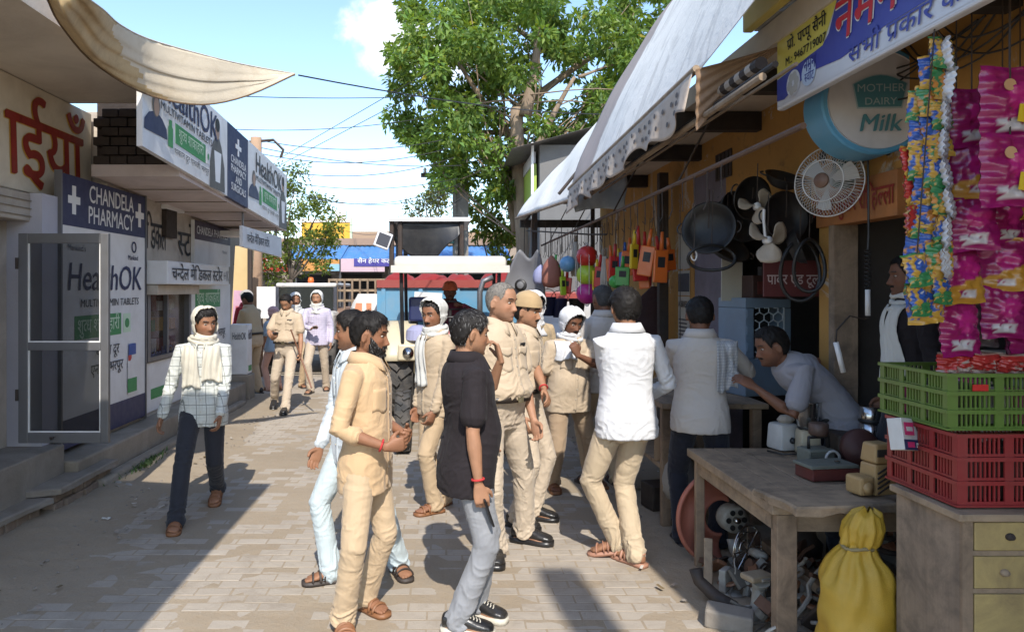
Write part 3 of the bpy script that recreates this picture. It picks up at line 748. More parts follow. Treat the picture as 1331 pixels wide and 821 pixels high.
        if pockets and lean < 20:
            for sx in ((-1, 1) if epaulette or pockets == 2 else (-1,)):
                cx = sx * .083 * s
                drape(bvh, lambda t: (cx - .052 * s, cx + .052 * s), 1.30 * s + dzp, 1.175 * s + dzp, 6, 7, sm, E, 'pocket', off=.003, fold=.0, thick=.003)
                if epaulette or pockets == 2: drape(bvh, lambda t: (cx - .055 * s, cx + .055 * s), 1.312 * s + dzp, 1.268 * s + dzp, 6, 3, sm, E, 'pocket_flap', off=.007, fold=.0, thick=.003)
            if epaulette: drape(bvh, lambda t: (.083 * s - .033, .083 * s + .033), 1.335 * s + dzp, 1.32 * s + dzp, 3, 1, pm('name_plate', (.02, .02, .022), .3, .1, 5, 0), E, 'name_plate', off=.008, fold=0, thick=.003)
        if epaulette:
            for sx, sh in ((-1, shl), (1, shr)):
                pts_ = []
                for t in np.linspace(.05, .95, 6):
                    q = nb.lerp(sh, t); q = Vector((q.x, q.y, q.z + .2)); h = bvh.ray_cast(q, Vector((0, 0, -1)), .6)
                    if h[0] is not None: pts_.append(h[0] + Vector((0, 0, .006)))
                if len(pts_) > 2: MB().tube(pts_, .023, 8, 0, True, .22).build('epaulette', sm, E, True)
        if belt is not None:
            V = []; nn = 40
            for dz in (-.018, .018):
                for i in range(nn):
                    a = 2 * math.pi * i / nn; w, f, b = torso(1.0, .021); c, q = math.cos(a), math.sin(a)
                    p = S((math.copysign(abs(c) ** .85, c) * w, (f if q > 0 else b) * math.copysign(abs(q) ** .9, q), 1.0)); V.append(p + Vector((0, 0, dz * s)))
            f = [(i, (i + 1) % nn, nn + (i + 1) % nn, nn + i) for i in range(nn)]
            bo = link_mesh('belt', np_mesh('belt', V, f), belt, E, True); md = bo.modifiers.new('t', 'SOLIDIFY'); md.thickness = .006; md.offset = 1
            w, f_, b_ = torso(1.0, .03); MB().box(S((0, f_, 1.0)), (.05 * s, .008, .042 * s), None, 0, .002).build('buckle', pm('belt_metal', (.5, .42, .25), .3, .15, 20, 0, metal=1), E)
    else: bvh = None
    # --- footwear
    for sx, hj, kn, a, fyaw, lf, right, FM in legs:
        if feet == 'sandal':
            mb = MB(); k = len(SOLE); vs = [FM @ (Vector((x * sg * .98, y * .93, zq)) * s) for zq in (-.019, .003) for sg in (-1, 1) for y, x in SOLE]
            mb.v = vs; q = []
            for i in range(k - 1): q += [(i, i + 1, k + i + 1, k + i), (2 * k + i, 3 * k + i, 3 * k + i + 1, 2 * k + i + 1), (i, 2 * k + i, 2 * k + i + 1, i + 1), (k + i, k + i + 1, 3 * k + i + 1, 3 * k + i)]
            q += [(0, k, 3 * k, 2 * k), (k - 1, 3 * k - 1, 4 * k - 1, 2 * k - 1)]; mb.f = q; mb.m = [0] * len(q)
            for y0, y1, hgt, wd_ in ((.085, .075, .060, .052), (.115, .125, .048, .054), (.035, .050, .082, .045)):
                pts_ = [FM @ (Vector((math.cos(t) * wd_, y0 + (y1 - y0) * t / math.pi, max(.002, math.sin(t) * hgt))) * s) for t in np.linspace(0, math.pi, 9)]
                mb.tube(pts_, .008 * s, 8, 0, True, .35)
            pts_ = [FM @ (Vector((math.sin(t) * .042, -.062 * math.cos(t) + .0, .058)) * s) for t in np.linspace(-1.5, 1.5, 9)]; mb.tube(pts_, .009 * s, 6, 0, True, .5)
            mb.build('sandal', shoe, E, True)
        else:
            g = GB(); g.loft([[FM @ (p * s + Vector((0, 0, .012 * s))) for p in r] for r in foot_rings(SHOE, 16)])
            me = remesh(g, vox, 3, .5); so = link_mesh('shoe', me, shoe[0] if isinstance(shoe, (list, tuple)) else shoe, E, True)
            mb = MB(); k = len(SOLE); vs = [FM @ (Vector((x * sg * 1.03, y, zq)) * s) for zq in (-.012, .020) for sg in (-1, 1) for y, x in SOLE]; mb.v = vs; q = []
            for i in range(k - 1): q += [(i, i + 1, k + i + 1, k + i), (2 * k + i, 3 * k + i, 3 * k + i + 1, 2 * k + i + 1), (i, 2 * k + i, 2 * k + i + 1, i + 1), (k + i, k + i + 1, 3 * k + i + 1, 3 * k + i)]
            q += [(0, k, 3 * k, 2 * k), (k - 1, 3 * k - 1, 4 * k - 1, 2 * k - 1)]; mb.f = q; mb.m = [0] * len(q)
            mb.build('sole', shoe[1] if isinstance(shoe, (list, tuple)) else shoe, so, True)
            if not lo:
                mb = MB()
                for i in range(5):
                    y = .055 + .017 * i; hgt = float(np.interp(y, [q_[0] for q_ in SHOE], [q_[3] for q_ in SHOE])) + .013
                    mb.tube([FM @ (Vector((x, y + .004 * (1 if x > 0 else -1), hgt - abs(x) * .28)) * s) for x in (-.026, -.013, 0, .013, .026)], .0035 * s, 5)
                mb.build('lace', shoe[2] if isinstance(shoe, (list, tuple)) and len(shoe) > 2 else (shoe[0] if isinstance(shoe, (list, tuple)) else shoe), so, True)
    # --- head cloth
    if hood is not None:
        mb = MB()
        if not hood.get('only_wrap'):
            z, phi = head_grid(38, 72, (-.118, .118)); ZZ, PP = np.meshgrid(z, phi, indexing='ij'); nt = len(phi); zf, pf = ZZ.ravel(), PP.ravel()
            p0 = head_pt(pf, zf, 0, {}); fold = ridge(np.stack([np.cos(pf) * 2.6, zf * 13 + np.sin(pf) * 1.5, np.sin(pf) * 2.6], 1), seed) ** 1.5
            q = head_pt(pf, zf, .010, {}) - p0; yb = p0[:, 1] - hood_b * p0[:, 2]
            p = p0 + q * (1 + 1.6 * fold + (1.0 if hair else .3) * sstep(.0, .06, zf) + .35 * np.exp(-((yb - hood_y) / .02) ** 2))[:, None]
            t = sstep(-.045, -.10, zf)[:, None]; cyl = np.stack([np.sin(pf) * (.078 + .006 * fold), np.where(np.cos(pf) > 0, .094, -.088) * np.cos(pf) * (1 + .06 * fold), zf], 1)
            p = p * (1 - t) + cyl * t; p[:, 0] *= np.where(zf < 0, 1.05, 1.0)
            opened = (yb > hood_y) & (zf < hood_top) & (zf > hood.get('chin', -.098))
            rows = []
            for k, (dz, rx_, ryf, ryb) in enumerate(((-.145, .084, .092, .092), (-.172, .093, .100, .100), (-.200, .112, .112, .116), (-.228, .138, .122, .130), (-.25, .155, .128, .138))[:hood.get('skirt', 4)]):
                fo = np.sin(phi * 7 + seed + k * .3) * .5 + np.sin(phi * 13 + k * .6) * .5
                rows.append(np.stack([np.sin(phi) * (rx_ + .007 * fo), np.where(np.cos(phi) > 0, ryf, ryb) * np.cos(phi) * (1 + .05 * fo) - .004 * k, np.full(nt, dz) + .008 * np.sin(phi * 3 + seed)], 1))
            allp = np.concatenate(rows[::-1] + [p]); off = len(rows); nz = len(z) + off; idx = np.arange(nz * nt).reshape(nz, nt); op = np.zeros((nz, nt), bool); op[off:] = opened.reshape(len(z), nt)
            V = [ME @ Vector(a) for a in allp]; Fh = []
            for i in range(nz - 1):
                for j in range(nt):
                    k = (j + 1) % nt
                    if not (op[i, j] and op[i, k] and op[i + 1, j] and op[i + 1, k]): Fh.append((idx[i, j], idx[i, k], idx[i + 1, k], idx[i + 1, j]))
            top = len(V); V.append(ME @ Vector((0, -.003, .139)));
            if not op[nz - 1].any(): Fh += [(idx[nz - 1, j], idx[nz - 1, (j + 1) % nt], top) for j in range(nt)]
            mb.v = V; mb.f = [list(map(int, a)) for a in Fh]; mb.m = [0] * len(Fh)
        nk = nb.lerp(hc, .12)
        for j in range(hood.get('wraps', 2)):
            pts_ = []
            for i in range(25):
                a = 2 * math.pi * i / 24; rad = (.086 + .014 * j + .006 * math.sin(a * 2 + j * 2)) * s
                pts_.append(nk + Vector((math.cos(a) * rad, math.sin(a) * rad * 1.02 + .008, (.030 - .028 * j + .012 * math.sin(a + j * 1.7) - .022 * math.sin(a)) * s)))
            mb.tube(pts_, [(.017 + .005 * math.sin(3.1 * i * .5 + j)) * s for i in range(25)], 8, 0, False)
        me = bpy.data.meshes.new('scarf'); me.from_pydata([tuple(q) for q in mb.v], [], mb.f); me.update()
        so = link_mesh('scarf', me, hoodm, E, True); md = so.modifiers.new('t', 'SOLIDIFY'); md.thickness = .004; md.offset = 1
        if bvh is not None:
            for ti, (xa, xb, z1, z2, drr) in enumerate(hood.get('tails', [])):
                drape(bvh, lambda t: (xa - .01 * t, xb + .03 * t * (1 if xb > xa else -1)), z1 * s + dzp, z2 * s + dzp, 16, 16, hoodm, so, 'scarf_tail', drr, .012, .022, seed + ti, .003, 3)
    if cap is not None:
        z, phi = head_grid(16, 48, (cap.get('z', .04), .118)); ZZ, PP = np.meshgrid(z, phi, indexing='ij'); nt = len(phi); zf, pf = ZZ.ravel(), PP.ravel()
        p = head_pt(pf, zf, cap.get('off', .018), {}); fo = ridge(np.stack([np.cos(pf) * 2, zf * 30 + 2 * np.sin(pf), np.sin(pf) * 2], 1), seed)
        p = p + (head_pt(pf, zf, 1, {}) - head_pt(pf, zf, 0, {})) * (cap.get('fold', .0) * fo)[:, None]; p[:, 2] += cap.get('up', .0) * sstep(.04, .1, zf)
        V = [ME @ Vector(a) for a in p]; n_ = len(z); V.append(ME @ Vector((0, 0, .118 + cap.get('off', .018) + cap.get('up', 0)))); f = [(i * nt + j, i * nt + (j + 1) % nt, (i + 1) * nt + (j + 1) % nt, (i + 1) * nt + j) for i in range(n_ - 1) for j in range(nt)] + [((n_ - 1) * nt + j, (n_ - 1) * nt + (j + 1) % nt, n_ * nt) for j in range(nt)]
        co = link_mesh(cap.get('name', 'cap'), np_mesh('cap', V, f), cap['m'], E, True); md = co.modifiers.new('t', 'SOLIDIFY'); md.thickness = .005; md.offset = 1
        if cap.get('brim'):
            zb = cap.get('z', .04) + .004; W = []
            for r_ in (0, .5, 1):
                for t in np.linspace(-1.15, 1.15, 17): b = head_pt(np.array([t * .8]), np.array([zb]), .02, {})[0]; W.append(ME @ Vector((b[0] * (1 + .05 * r_), b[1] + .065 * r_ * math.cos(t) ** .6, zb - .02 * r_)))
            bo = link_mesh('brim', np_mesh('brim', W, [(r_ * 17 + i, r_ * 17 + i + 1, (r_ + 1) * 17 + i + 1, (r_ + 1) * 17 + i) for r_ in range(2) for i in range(16)]), cap.get('bm', cap['m']), co, True); md = bo.modifiers.new('t', 'SOLIDIFY'); md.thickness = .005
    return dict(E=E, body=body, bvh=bvh, hands=hands, hc=hc, ME=ME, S=S, s=s, arms=arms, legs=legs, loc=loc, nb=nb, shl=shl, shr=shr, torso=torso)
# ------------------------------------------------------------------ setting: ground, road
def ground_mat():
    t = NT('dusty_earth'); v = t.coords(kind='Object')
    a = t.noise(v, .9, 9, .62); b = t.noise(v, 14, 8, .7)
    c = t.mix(a, (.23, .18, .125), (.40, .325, .235)); c = t.mix(t.ramp(b, [(.42, 0.0), (.7, .55)]), c, (.30, .26, .205))
    c = t.mix(t.ramp(t.noise(v, 70, 4), [(.62, 0.0), (.72, .5)]), c, (.12, .10, .08))
    t.color(c); t.set(Roughness=.95, Specular_IOR_Level=.15)
    h = t.math('ADD', t.noise(v, 45, 8, .7), t.math('MULTIPLY', t.noise(v, 7, 5), 2.0)); t.bump(h, .55, .012); return t.m
def paver_mat():
    t = NT('dusty_paver'); g = t.new('NewGeometry'); oi = t.new('ObjectInfo')
    mp = t.new('Mapping'); mp.inputs['Scale'].default_value = (1, 1, 1); t.link(g.outputs['Position'], mp.inputs['Vector']); v = mp.outputs[0]
    cell = t.new('TexVoronoi'); mp2 = t.new('Mapping'); mp2.inputs['Scale'].default_value = (4.6, 8.9, 1); t.link(g.outputs['Position'], mp2.inputs['Vector']); t.link(mp2.outputs[0], cell.inputs['Vector']); cell.inputs['Scale'].default_value = 1
    c = t.mix(cell.outputs['Color'], (.335, .292, .242), (.385, .338, .282))
    c = t.mix(t.ramp(t.noise(v, .8, 8, .6), [(.35, 0.0), (.75, .75)]), c, (.395, .34, .275))
    c = t.mix(t.ramp(t.noise(v, 2.7, 9, .68, .4), [(.50, 0.0), (.68, .6)]), c, (.24, .20, .155))
    c = t.mix(t.ramp(t.noise(v, 38, 6, .7), [(.5, 0.0), (.8, .5)]), c, (.40, .35, .28))
    c = t.mix(t.ramp(t.noise(v, 9, 9, .75, 1.2), [(.61, 0.0), (.68, .5)]), c, (.16, .13, .10))
    t.color(c); t.set(Roughness=.93, Specular_IOR_Level=.15)
    h = t.math('ADD', t.noise(v, 120, 6, .75), t.math('MULTIPLY', t.noise(v, 18, 6), 1.6)); t.bump(h, .6, .006); return t.m
M_EARTH, M_PAVER = ground_mat(), paver_mat()
# the big sheet to the horizon
me = np_mesh('ground', [(-900, -60, -.06), (900, -60, -.06), (900, 2500, -.06), (-900, 2500, -.06)], [(0, 1, 2, 3)])
tag(link_mesh('ground', me, M_EARTH), kind='structure')
# dust bed of the lane: fills the joints and drifts over the pavers along both sides
nx, ny = 150, 330; xs = np.linspace(-6.0, 5.0, nx); ys = np.concatenate([np.linspace(1.5, 13, 260), np.linspace(13.2, 60, 70)])
XX, YY = np.meshgrid(xs, ys); pp = np.stack([XX.ravel(), YY.ravel(), np.zeros(XX.size)], 1)
edge = np.maximum(sstep(-2.35, -3.0, XX.ravel() + .25 * (vnoise(pp * .9, 5) - .5)), sstep(1.35, 1.95, XX.ravel() + .3 * (vnoise(pp * 1.1, 6) - .5)))
zz = -.0034 + .0042 * vnoise(pp * 1.3, 1) + .0016 * vnoise(pp * 9, 4) + .020 * edge + edge * .022 * (vnoise(pp * 3.1, 2) - .3) + edge * .012 * vnoise(pp * 11, 3)
zz = np.where(YY.ravel() > 12.4, -.001, zz)
idx = np.arange(nx * ny).reshape(ny, nx); q = np.stack([idx[:-1, :-1].ravel(), idx[:-1, 1:].ravel(), idx[1:, 1:].ravel(), idx[1:, :-1].ravel()], 1)
bed = link_mesh('road_dust', quads_mesh('road_dust', np.stack([XX.ravel(), YY.ravel(), zz], 1), q), M_EARTH, None, True); tag(bed, kind='structure')
# pavers
road = empty('road', (0, 0, 0)); tag(road, kind='structure')
PW, PD, GAP = .212, .108, .006
def paver_mesh(jit):
    x, y = PW / 2 - GAP / 2, PD / 2 - GAP / 2; c = .004; r = random.Random(jit); j = lambda: r.uniform(-.0012, .0012)
    v = [(-x + j(), -y + j(), -.02), (x + j(), -y + j(), -.02), (x + j(), y + j(), -.02), (-x + j(), y + j(), -.02), (-x, -y, -c), (x, -y, -c), (x, y, -c), (-x, y, -c), (-x + c, -y + c, 0), (x - c, -y + c, 0), (x - c, y - c, 0), (-x + c, y - c, 0)]
    f = [(0, 1, 5, 4), (1, 2, 6, 5), (2, 3, 7, 6), (3, 0, 4, 7), (4, 5, 9, 8), (5, 6, 10, 9), (6, 7, 11, 10), (7, 4, 8, 11), (8, 9, 10, 11)]
    return v, f
PM = []
for j in range(6): v, f = paver_mesh(j); me = np_mesh('paver', v, f); me.materials.append(M_PAVER); PM.append(me)
spots = []
for r_ in range(int((12.6 - 3.2) / PD)):
    y = 3.2 + r_ * PD
    for k in range(-16, 10):
        x = k * PW + (PW / 2 if r_ % 2 else 0)
        if -3.05 < x < 1.62: spots.append((x + rnd.uniform(-.002, .002), y + rnd.uniform(-.002, .002)))
def infr(x, y): return 0 < VX + x / y * F < 1331 and VY + HC / y * F < 835
vis = [p for p in spots if infr(*p)]; near = set(vis[:300]); rest = MB()
for i, (x, y) in enumerate(spots):
    if (x, y) in near:
        o = bpy.data.objects.new('paver', PM[i % 6]); col.objects.link(o); o.parent = road
        o.location = (x, y, rnd.uniform(-.002, .0015)); o.rotation_euler = (rnd.gauss(0, .006), rnd.gauss(0, .004), rnd.gauss(0, .008))
    else:
        v, f = paver_mesh(i % 6); dz = rnd.uniform(-.002, .0015); rest.add([(a + x, b + y, c + dz) for a, b, c in v], f)
tag(rest.build('paving', M_PAVER, road, fix=False), kind='stuff')
# far street surface
tag(link_mesh('street', np_mesh('street', [(-5, 12.5, .003), (3.4, 12.5, .003), (7, 40, .003), (-12, 40, .003)], [(0, 1, 2, 3)]), M_PAVER), kind='structure')
# litter and pebbles
M_ROCK = pm('grey_pebble', (.22, .19, .16), .9, .4, 12, .4, 40)
mb = MB()
for i in range(420):
    s_ = rnd.random() < .5; x = rnd.uniform(-3.2, -2.3) if s_ else rnd.uniform(1.35, 2.6); y = rnd.uniform(3.8, 10.5); r_ = rnd.uniform(.004, .016) * (1.3 if not s_ else 1)
    mb.lathe([(.4 * r_, 0), (r_, .25 * r_), (.8 * r_, .7 * r_), (.2 * r_, .9 * r_)], (x, y, .012), 6, 0, None, True, rnd.uniform(.7, 1.3), rnd.uniform(.7, 1.3))
tag(mb.build('gravel', M_ROCK), kind='stuff')
mb = MB()
for i in range(90):
    x = rnd.uniform(1.2, 2.7) if rnd.random() < .65 else rnd.uniform(-3.0, -2.2); y = rnd.uniform(4.0, 9.0); a = rnd.uniform(0, 6.28); L = rnd.uniform(.02, .07); w = rnd.uniform(.008, .03)
    c, s_ = math.cos(a), math.sin(a); z = .022
    mb.quad((x, y, z), (x + L * c, y + L * s_, z + .006), (x + L * c - w * s_, y + L * s_ + w * c, z + .012 * rnd.random()), (x - w * s_, y + w * c, z), rnd.randrange(3))
tag(mb.build('litter', [pm('litter_paper', (.5, .46, .4), .8, .2), pm('litter_leaf', (.16, .11, .05), .8, .3), pm('litter_wrap', (.30, .24, .19), .5, .3)]), kind='stuff')
def crumpled(name, label, cat, p, w, d, m, seed, fold=.018, rz=0):
    r = random.Random(seed)
    o = sheet(name, lambda u, v: (w * (u - .5) + .01 * math.sin(9 * v + seed), d * (v - .5) + .01 * math.sin(7 * u), .006 + fold * abs(math.sin(5.1 * u + 3.3 * v + seed)) * (.4 + .6 * math.sin(4 * v + seed) ** 2)), 12, 12, m, None, .0015)
    o.location = p; o.rotation_euler = (0, 0, rz); return tag(o, label, cat)
crumpled('paper_wrapper', 'bright green flat wrapper lying on the dust by the lower step', 'litter', G(74, 675) + Vector((0, 0, .005)), .13, .09, pm('green_wrap', (.30, .42, .10), .5, .2), 2, .008, .2)
crumpled('paper_scrap', 'crumpled grey paper sheet on the dust before the stone step', 'litter', G(160, 634) + Vector((0, 0, .01)), .22, .14, pm('grey_paper', (.36, .33, .29), .8, .2), 5, .03, -.4)
crumpled('paper_scrap', 'small pale scrap of paper lying on the shaded paving', 'litter', G(138, 676) + Vector((0, 0, .005)), .06, .04, pm('pale_paper', (.55, .52, .47), .8, .1), 7, .01, .5)
# ------------------------------------------------------------------ left side: sweet shop, pharmacy
M_PLASTER = pm('beige_plaster', (.54, .47, .39), .85, .14, 3, .25, 40, (.22, .18, .14), .55, 2.2)
M_SOFFIT = pm('soffit_plaster', (.60, .53, .44), .85, .10, 2, .2, 30, (.30, .24, .19), .45, 1.4)
M_CREAMSIGN = pm('cream_sign', (.66, .58, .45), .6, .08, 4, .08, 30, (.40, .32, .22), .4, 3)
M_WHITEB = pm('white_board', (.74, .73, .72), .5, .05, 4, .05, 30, (.42, .38, .34), .35, 2.5)
M_NAVY = pm('navy_print', (.022, .028, .085), .5, .12, 6, .03)
M_GREY_INK = pm('charcoal_print', (.045, .047, .058), .55, .15, 6, 0)
M_WHITE_INK = pm('white_print', (.72, .72, .72), .55, .06, 6, 0)
M_GREEN_INK = pm('green_print', (.05, .26, .085), .55, .12, 6, 0)
M_LGREEN = pm('pale_green_print', (.55, .70, .52), .55, .05, 6, 0)
M_RED_INK = pm('red_paint', (.27, .022, .012), .55, .2, 9, .05, 40, (.18, .03, .02), .5, 5)
M_YEL_INK = pm('yellow_paint', (.62, .36, .06), .55, .15, 9, 0)
M_BLACK_INK = pm('black_paint', (.014, .014, .016), .55, .2, 9, 0)
M_DARKBR = pm('dark_brick', (.036, .027, .022), .9, .4, 9, .5, 30, (.07, .05, .04), .5, 4)
M_STONE = pm('grey_stone', (.25, .22, .185), .9, .25, 6, .5, 45, (.15, .12, .09), .6, 3)
M_BRICKM = pm('weathered_brick', (.24, .175, .13), .92, .3, 14, .5, 60, (.17, .14, .11), .6, 6)
M_CONC = pm('dirty_concrete', (.30, .26, .21), .92, .22, 4, .4, 35, (.15, .12, .085), .65, 2.2)
M_ALU = pm('brushed_grey_metal', (.17, .17, .18), .45, .12, 9, .05, 60, (.16, .15, .14), .5, 5, metal=.6)
M_GLASS = glass('door_glass', (.022, .022, .02), .5)
LX = -3.40
def text_wall(s, size, px, py, X, m, parent, **k):
    """words printed on a wall parallel to the street, starting where the photograph shows (px, py)"""
    Y = PXX(px, X); p = P(px, py, Y); p.x = X
    return lettering(s, size, p, (0, 1, 0), (0, 0, 1), m, parent, **k)
# -- sweet shop
shop = empty('sweet_shop', (LX, 5.5, 0), 0, 'beige sweet shop under a plaster slab, big red Hindi letters on its cream sign panel', 'shop'); shop_inv = Vector((LX, 5.5, 0))
def bl(mb, name, m, parent, org, **k):
    mb.v = [v - org for v in mb.v]; return mb.build(name, m, parent, **k)
bl(MB().bb((-7, 3.2, 0), (-3.72, 7.55, 3.56)), 'wall', M_PLASTER, shop, shop_inv)
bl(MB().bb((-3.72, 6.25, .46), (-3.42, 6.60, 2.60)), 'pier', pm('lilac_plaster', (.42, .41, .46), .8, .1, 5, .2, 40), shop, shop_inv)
bl(MB().bb((-7, 2.8, 3.57), (-2.62, 7.1, 3.72)), 'canopy_slab', M_SOFFIT, shop, shop_inv)
bl(MB().bb((-3.70, 3.0, 2.62), (-3.60, 7.5, 3.565), bev=.01), 'sign_panel', M_CREAMSIGN, shop, shop_inv)
bl(MB().bb((-3.70, 3.0, 2.36), (-3.52, 6.6, 2.60), bev=.012), 'shutter_box', pm('shutter_cream', (.42, .37, .31), .6, .12, 5, .1, 30, (.2, .16, .12), .5, 4), shop, shop_inv)
for i in range(3): bl(MB().bb((-3.515, 3.0, 2.40 + i * .065), (-3.505, 6.6, 2.405 + i * .065)), 'shutter_rib', M_CONC, shop, shop_inv)
fr = bl(MB().bb((-3.69, 5.82, .47), (-3.60, 5.90, 2.36)).bb((-3.69, 3.0, 2.18), (-3.60, 5.82, 2.25)), 'door_frame', M_ALU, shop, shop_inv)
bl(MB().bb((-3.70, 3.0, .47), (-3.66, 5.82, 2.18), 0), 'doorway_shade_panel', pm('shaded_doorway_lilac', (.20, .20, .26), .8, .15, 4, .1), shop, shop_inv)  # flat panel; the doorway's shade is painted as a darker lilac
bl(MB().bb((-3.655, 3.0, 2.25), (-3.65, 5.82, 2.36)), 'transom_glass', pm('dark_pane', (.02, .02, .02), .15, .3, 6, 0), shop, shop_inv)
bl(MB().bb((-3.655, 3.0, .48), (-3.645, 5.80, 1.0)), 'kick_panel', pm('maroon_panel', (.045, .02, .02), .6, .2, 5, .1), shop, shop_inv)
for sgn in ((M_YEL_INK, .024, .004), (M_RED_INK, .012, .010)):
    o = text_wall('ाईयाँ', .80, 8, 222, -3.60, sgn[0], shop, bold=sgn[1], lift=sgn[2], slant=-.05); o.matrix_parent_inverse = Matrix.Translation(-shop_inv)
# floor plinth and steps
pl = empty('shop_plinth', (-3.4, 6, 0), 0, 'dirty concrete plinth running under the shop fronts along the lane', 'plinth'); o0 = Vector((-3.4, 6, 0))
bl(MB().bb((-7, 3, -.05), (-3.28, 6.35, .46), bev=.012), 'floor_slab', M_STONE, pl, o0)
bl(MB().bb((-7, 6.36, -.05), (-3.17, 11.7, .31), bev=.02), 'plinth_block', M_CONC, pl, o0)
bl(MB().bb((-3.17, 6.6, -.05), (-3.05, 11.3, .09), bev=.03), 'plinth_foot', M_CONC, pl, o0)
def jslab(a, b, c, d, z, th, seed):
    """uneven stone slab from four ground corners"""
    r = random.Random(seed); bm = bmesh.new(); n = 10; top = []
    mbx = MB(); P4 = [Vector(p) for p in (a, b, c, d)]; loop = []
    for i in range(4):
        for k in range(5):
            t = k / 5; p = P4[i].lerp(P4[(i + 1) % 4], t); loop.append(Vector((p.x + r.uniform(-.012, .012), p.y + r.uniform(-.012, .012), z)))
    k = len(loop); c0 = sum(loop, Vector()) / k
    vs = [p.copy() for p in loop] + [(p - c0) * .985 + c0 + Vector((0, 0, -.008)) for p in loop] + [p + Vector((r.uniform(-.008, .008), r.uniform(-.008, .008), -th + r.uniform(-.008, .006))) for p in loop]
    vs[:k] = [(p - c0) * .965 + c0 for p in loop]; vs[k:2 * k] = [p + Vector((0, 0, -.010)) for p in loop]
    fs = [list(range(k)), [2 * k + i for i in range(k)][::-1]] + [(i, k + i, k + (i + 1) % k, (i + 1) % k) for i in range(k)] + [(k + i, 2 * k + i, 2 * k + (i + 1) % k, k + (i + 1) % k) for i in range(k)]
    mbx.add(vs, fs); return mbx
st = empty('stone_step', (-3.3, 6.2, 0), 0, 'long grey stone slab step resting on bricks below the glass door', 'step'); o1 = Vector((-3.3, 6.2, 0))
bl(jslab((-3.75, 5.55, 0), (-3.06, 5.85, 0), (-3.05, 6.88, 0), (-3.7, 6.9, 0), .215, .055, 3), 'slab', M_STONE, st, o1)
for i in range(7):
    for h in range(2):
        b_ = MB().box((-3.16 + rnd.uniform(-.02, .02), 5.95 + i * .145, .045 + h * .078), (.11, .13, .07), (0, 0, rnd.uniform(-.12, .12)), 0, .008); bl(b_, 'brick', M_BRICKM, st, o1)
st2 = empty('stone_step', (-3.4, 5.2, 0), 0, 'lower broken stone slab step at the left edge of the lane', 'step'); o2 = Vector((-3.4, 5.2, 0))
bl(jslab((-4.2, 4.2, 0), (-3.22, 4.3, 0), (-3.10, 5.82, 0), (-3.9, 5.75, 0), .155, .05, 9), 'slab', M_STONE, st2, o2)
for i in range(10):
    b_ = MB().box((-3.23 + rnd.uniform(-.02, .02), 4.35 + i * .15, .05), (.12, .135, .095), (0, 0, rnd.uniform(-.1, .1)), 0, .01); bl(b_, 'brick', M_BRICKM, st2, o2)
for (x, y, z, r_) in ((-3.05, 5.62, .05, .05), (-3.5, 5.75, .2, .07)):
    pass
tag(MB().box((0, 0, 0), (.2, .12, .06), (.02, .03, .3), 0, .012).build('loose_stone', M_STONE, loc=(-3.45, 5.72, .19)), 'small loose stone lying on the lower slab step', 'stone')
# weeds by the plinth
mb = MB()
for i in range(240):
    x = -3.03 + rnd.gauss(0, .04); y = 7.45 + rnd.gauss(0, .28); a = rnd.uniform(0, 6.28); L = rnd.uniform(.03, .10); w = .008
    c, s_ = math.cos(a), math.sin(a); b0 = Vector((x, y, .02)); t = b0 + Vector((c * L * .6, s_ * L * .6, L * .7))
    mb.add([b0, b0.lerp(t, .5) + Vector((-s_, c, 0)) * w, t, b0.lerp(t, .5) - Vector((-s_, c, 0)) * w], [(0, 1, 2, 3)])
tag(mb.build('weeds', pm('weed_green', (.07, .12, .03), .7, .3), None), kind='stuff')
# -- open glass door
DY = 5.92
dr_ = empty('glass_door', (-3.42, DY, .55), 0, 'open grey metal framed glass door standing out from the shop', 'door'); o3 = Vector((-3.42, DY, .55))
x0, x1, z0_, z1_ = -3.42, -2.70, .56, 2.235
bl(MB().bb((x0, DY - .02, z0_), (x0 + .075, DY + .02, z1_), bev=.004), 'stile', M_ALU, dr_, o3); bl(MB().bb((x1 - .065, DY - .02, z0_), (x1, DY + .02, z1_), bev=.004), 'stile', M_ALU, dr_, o3)
for za, zb in ((z0_, z0_ + .085), (1.30, 1.365), (z1_ - .08, z1_)): bl(MB().bb((x0 + .075, DY - .018, za), (x1 - .065, DY + .018, zb), bev=.003), 'rail', M_ALU, dr_, o3)
for za, zb in ((z0_ + .085, 1.30), (1.365, z1_ - .08)):
    g_ = bl(MB().bb((x0 + .075, DY - .004, za), (x1 - .065, DY + .002, zb)), 'pane', M_GLASS, dr_, o3)
    bl(MB().bb((x0 + .075, DY - .012, za), (x0 + .085, DY + .012, zb)).bb((x1 - .075, DY - .012, za), (x1 - .065, DY + .012, zb)).bb((x0 + .085, DY - .012, za), (x1 - .075, DY + .012, za + .01)), 'glazing_bead', M_WHITEB, g_, o3)
bl(MB().tube([(x1 - .45, DY - .03, z0_ + .03), (x1 - .45, DY - .045, z0_ + .05), (x1 - .42, DY - .045, z0_ + .05)], .008, 6), 'latch', M_DARKBR, dr_, o3)
for za in (.9, 1.95): bl(MB().tube([(x0 - .005, DY - .03, za), (x0 - .005, DY - .03, za + .09)], .012, 8), 'hinge', M_DARKBR, dr_, o3)
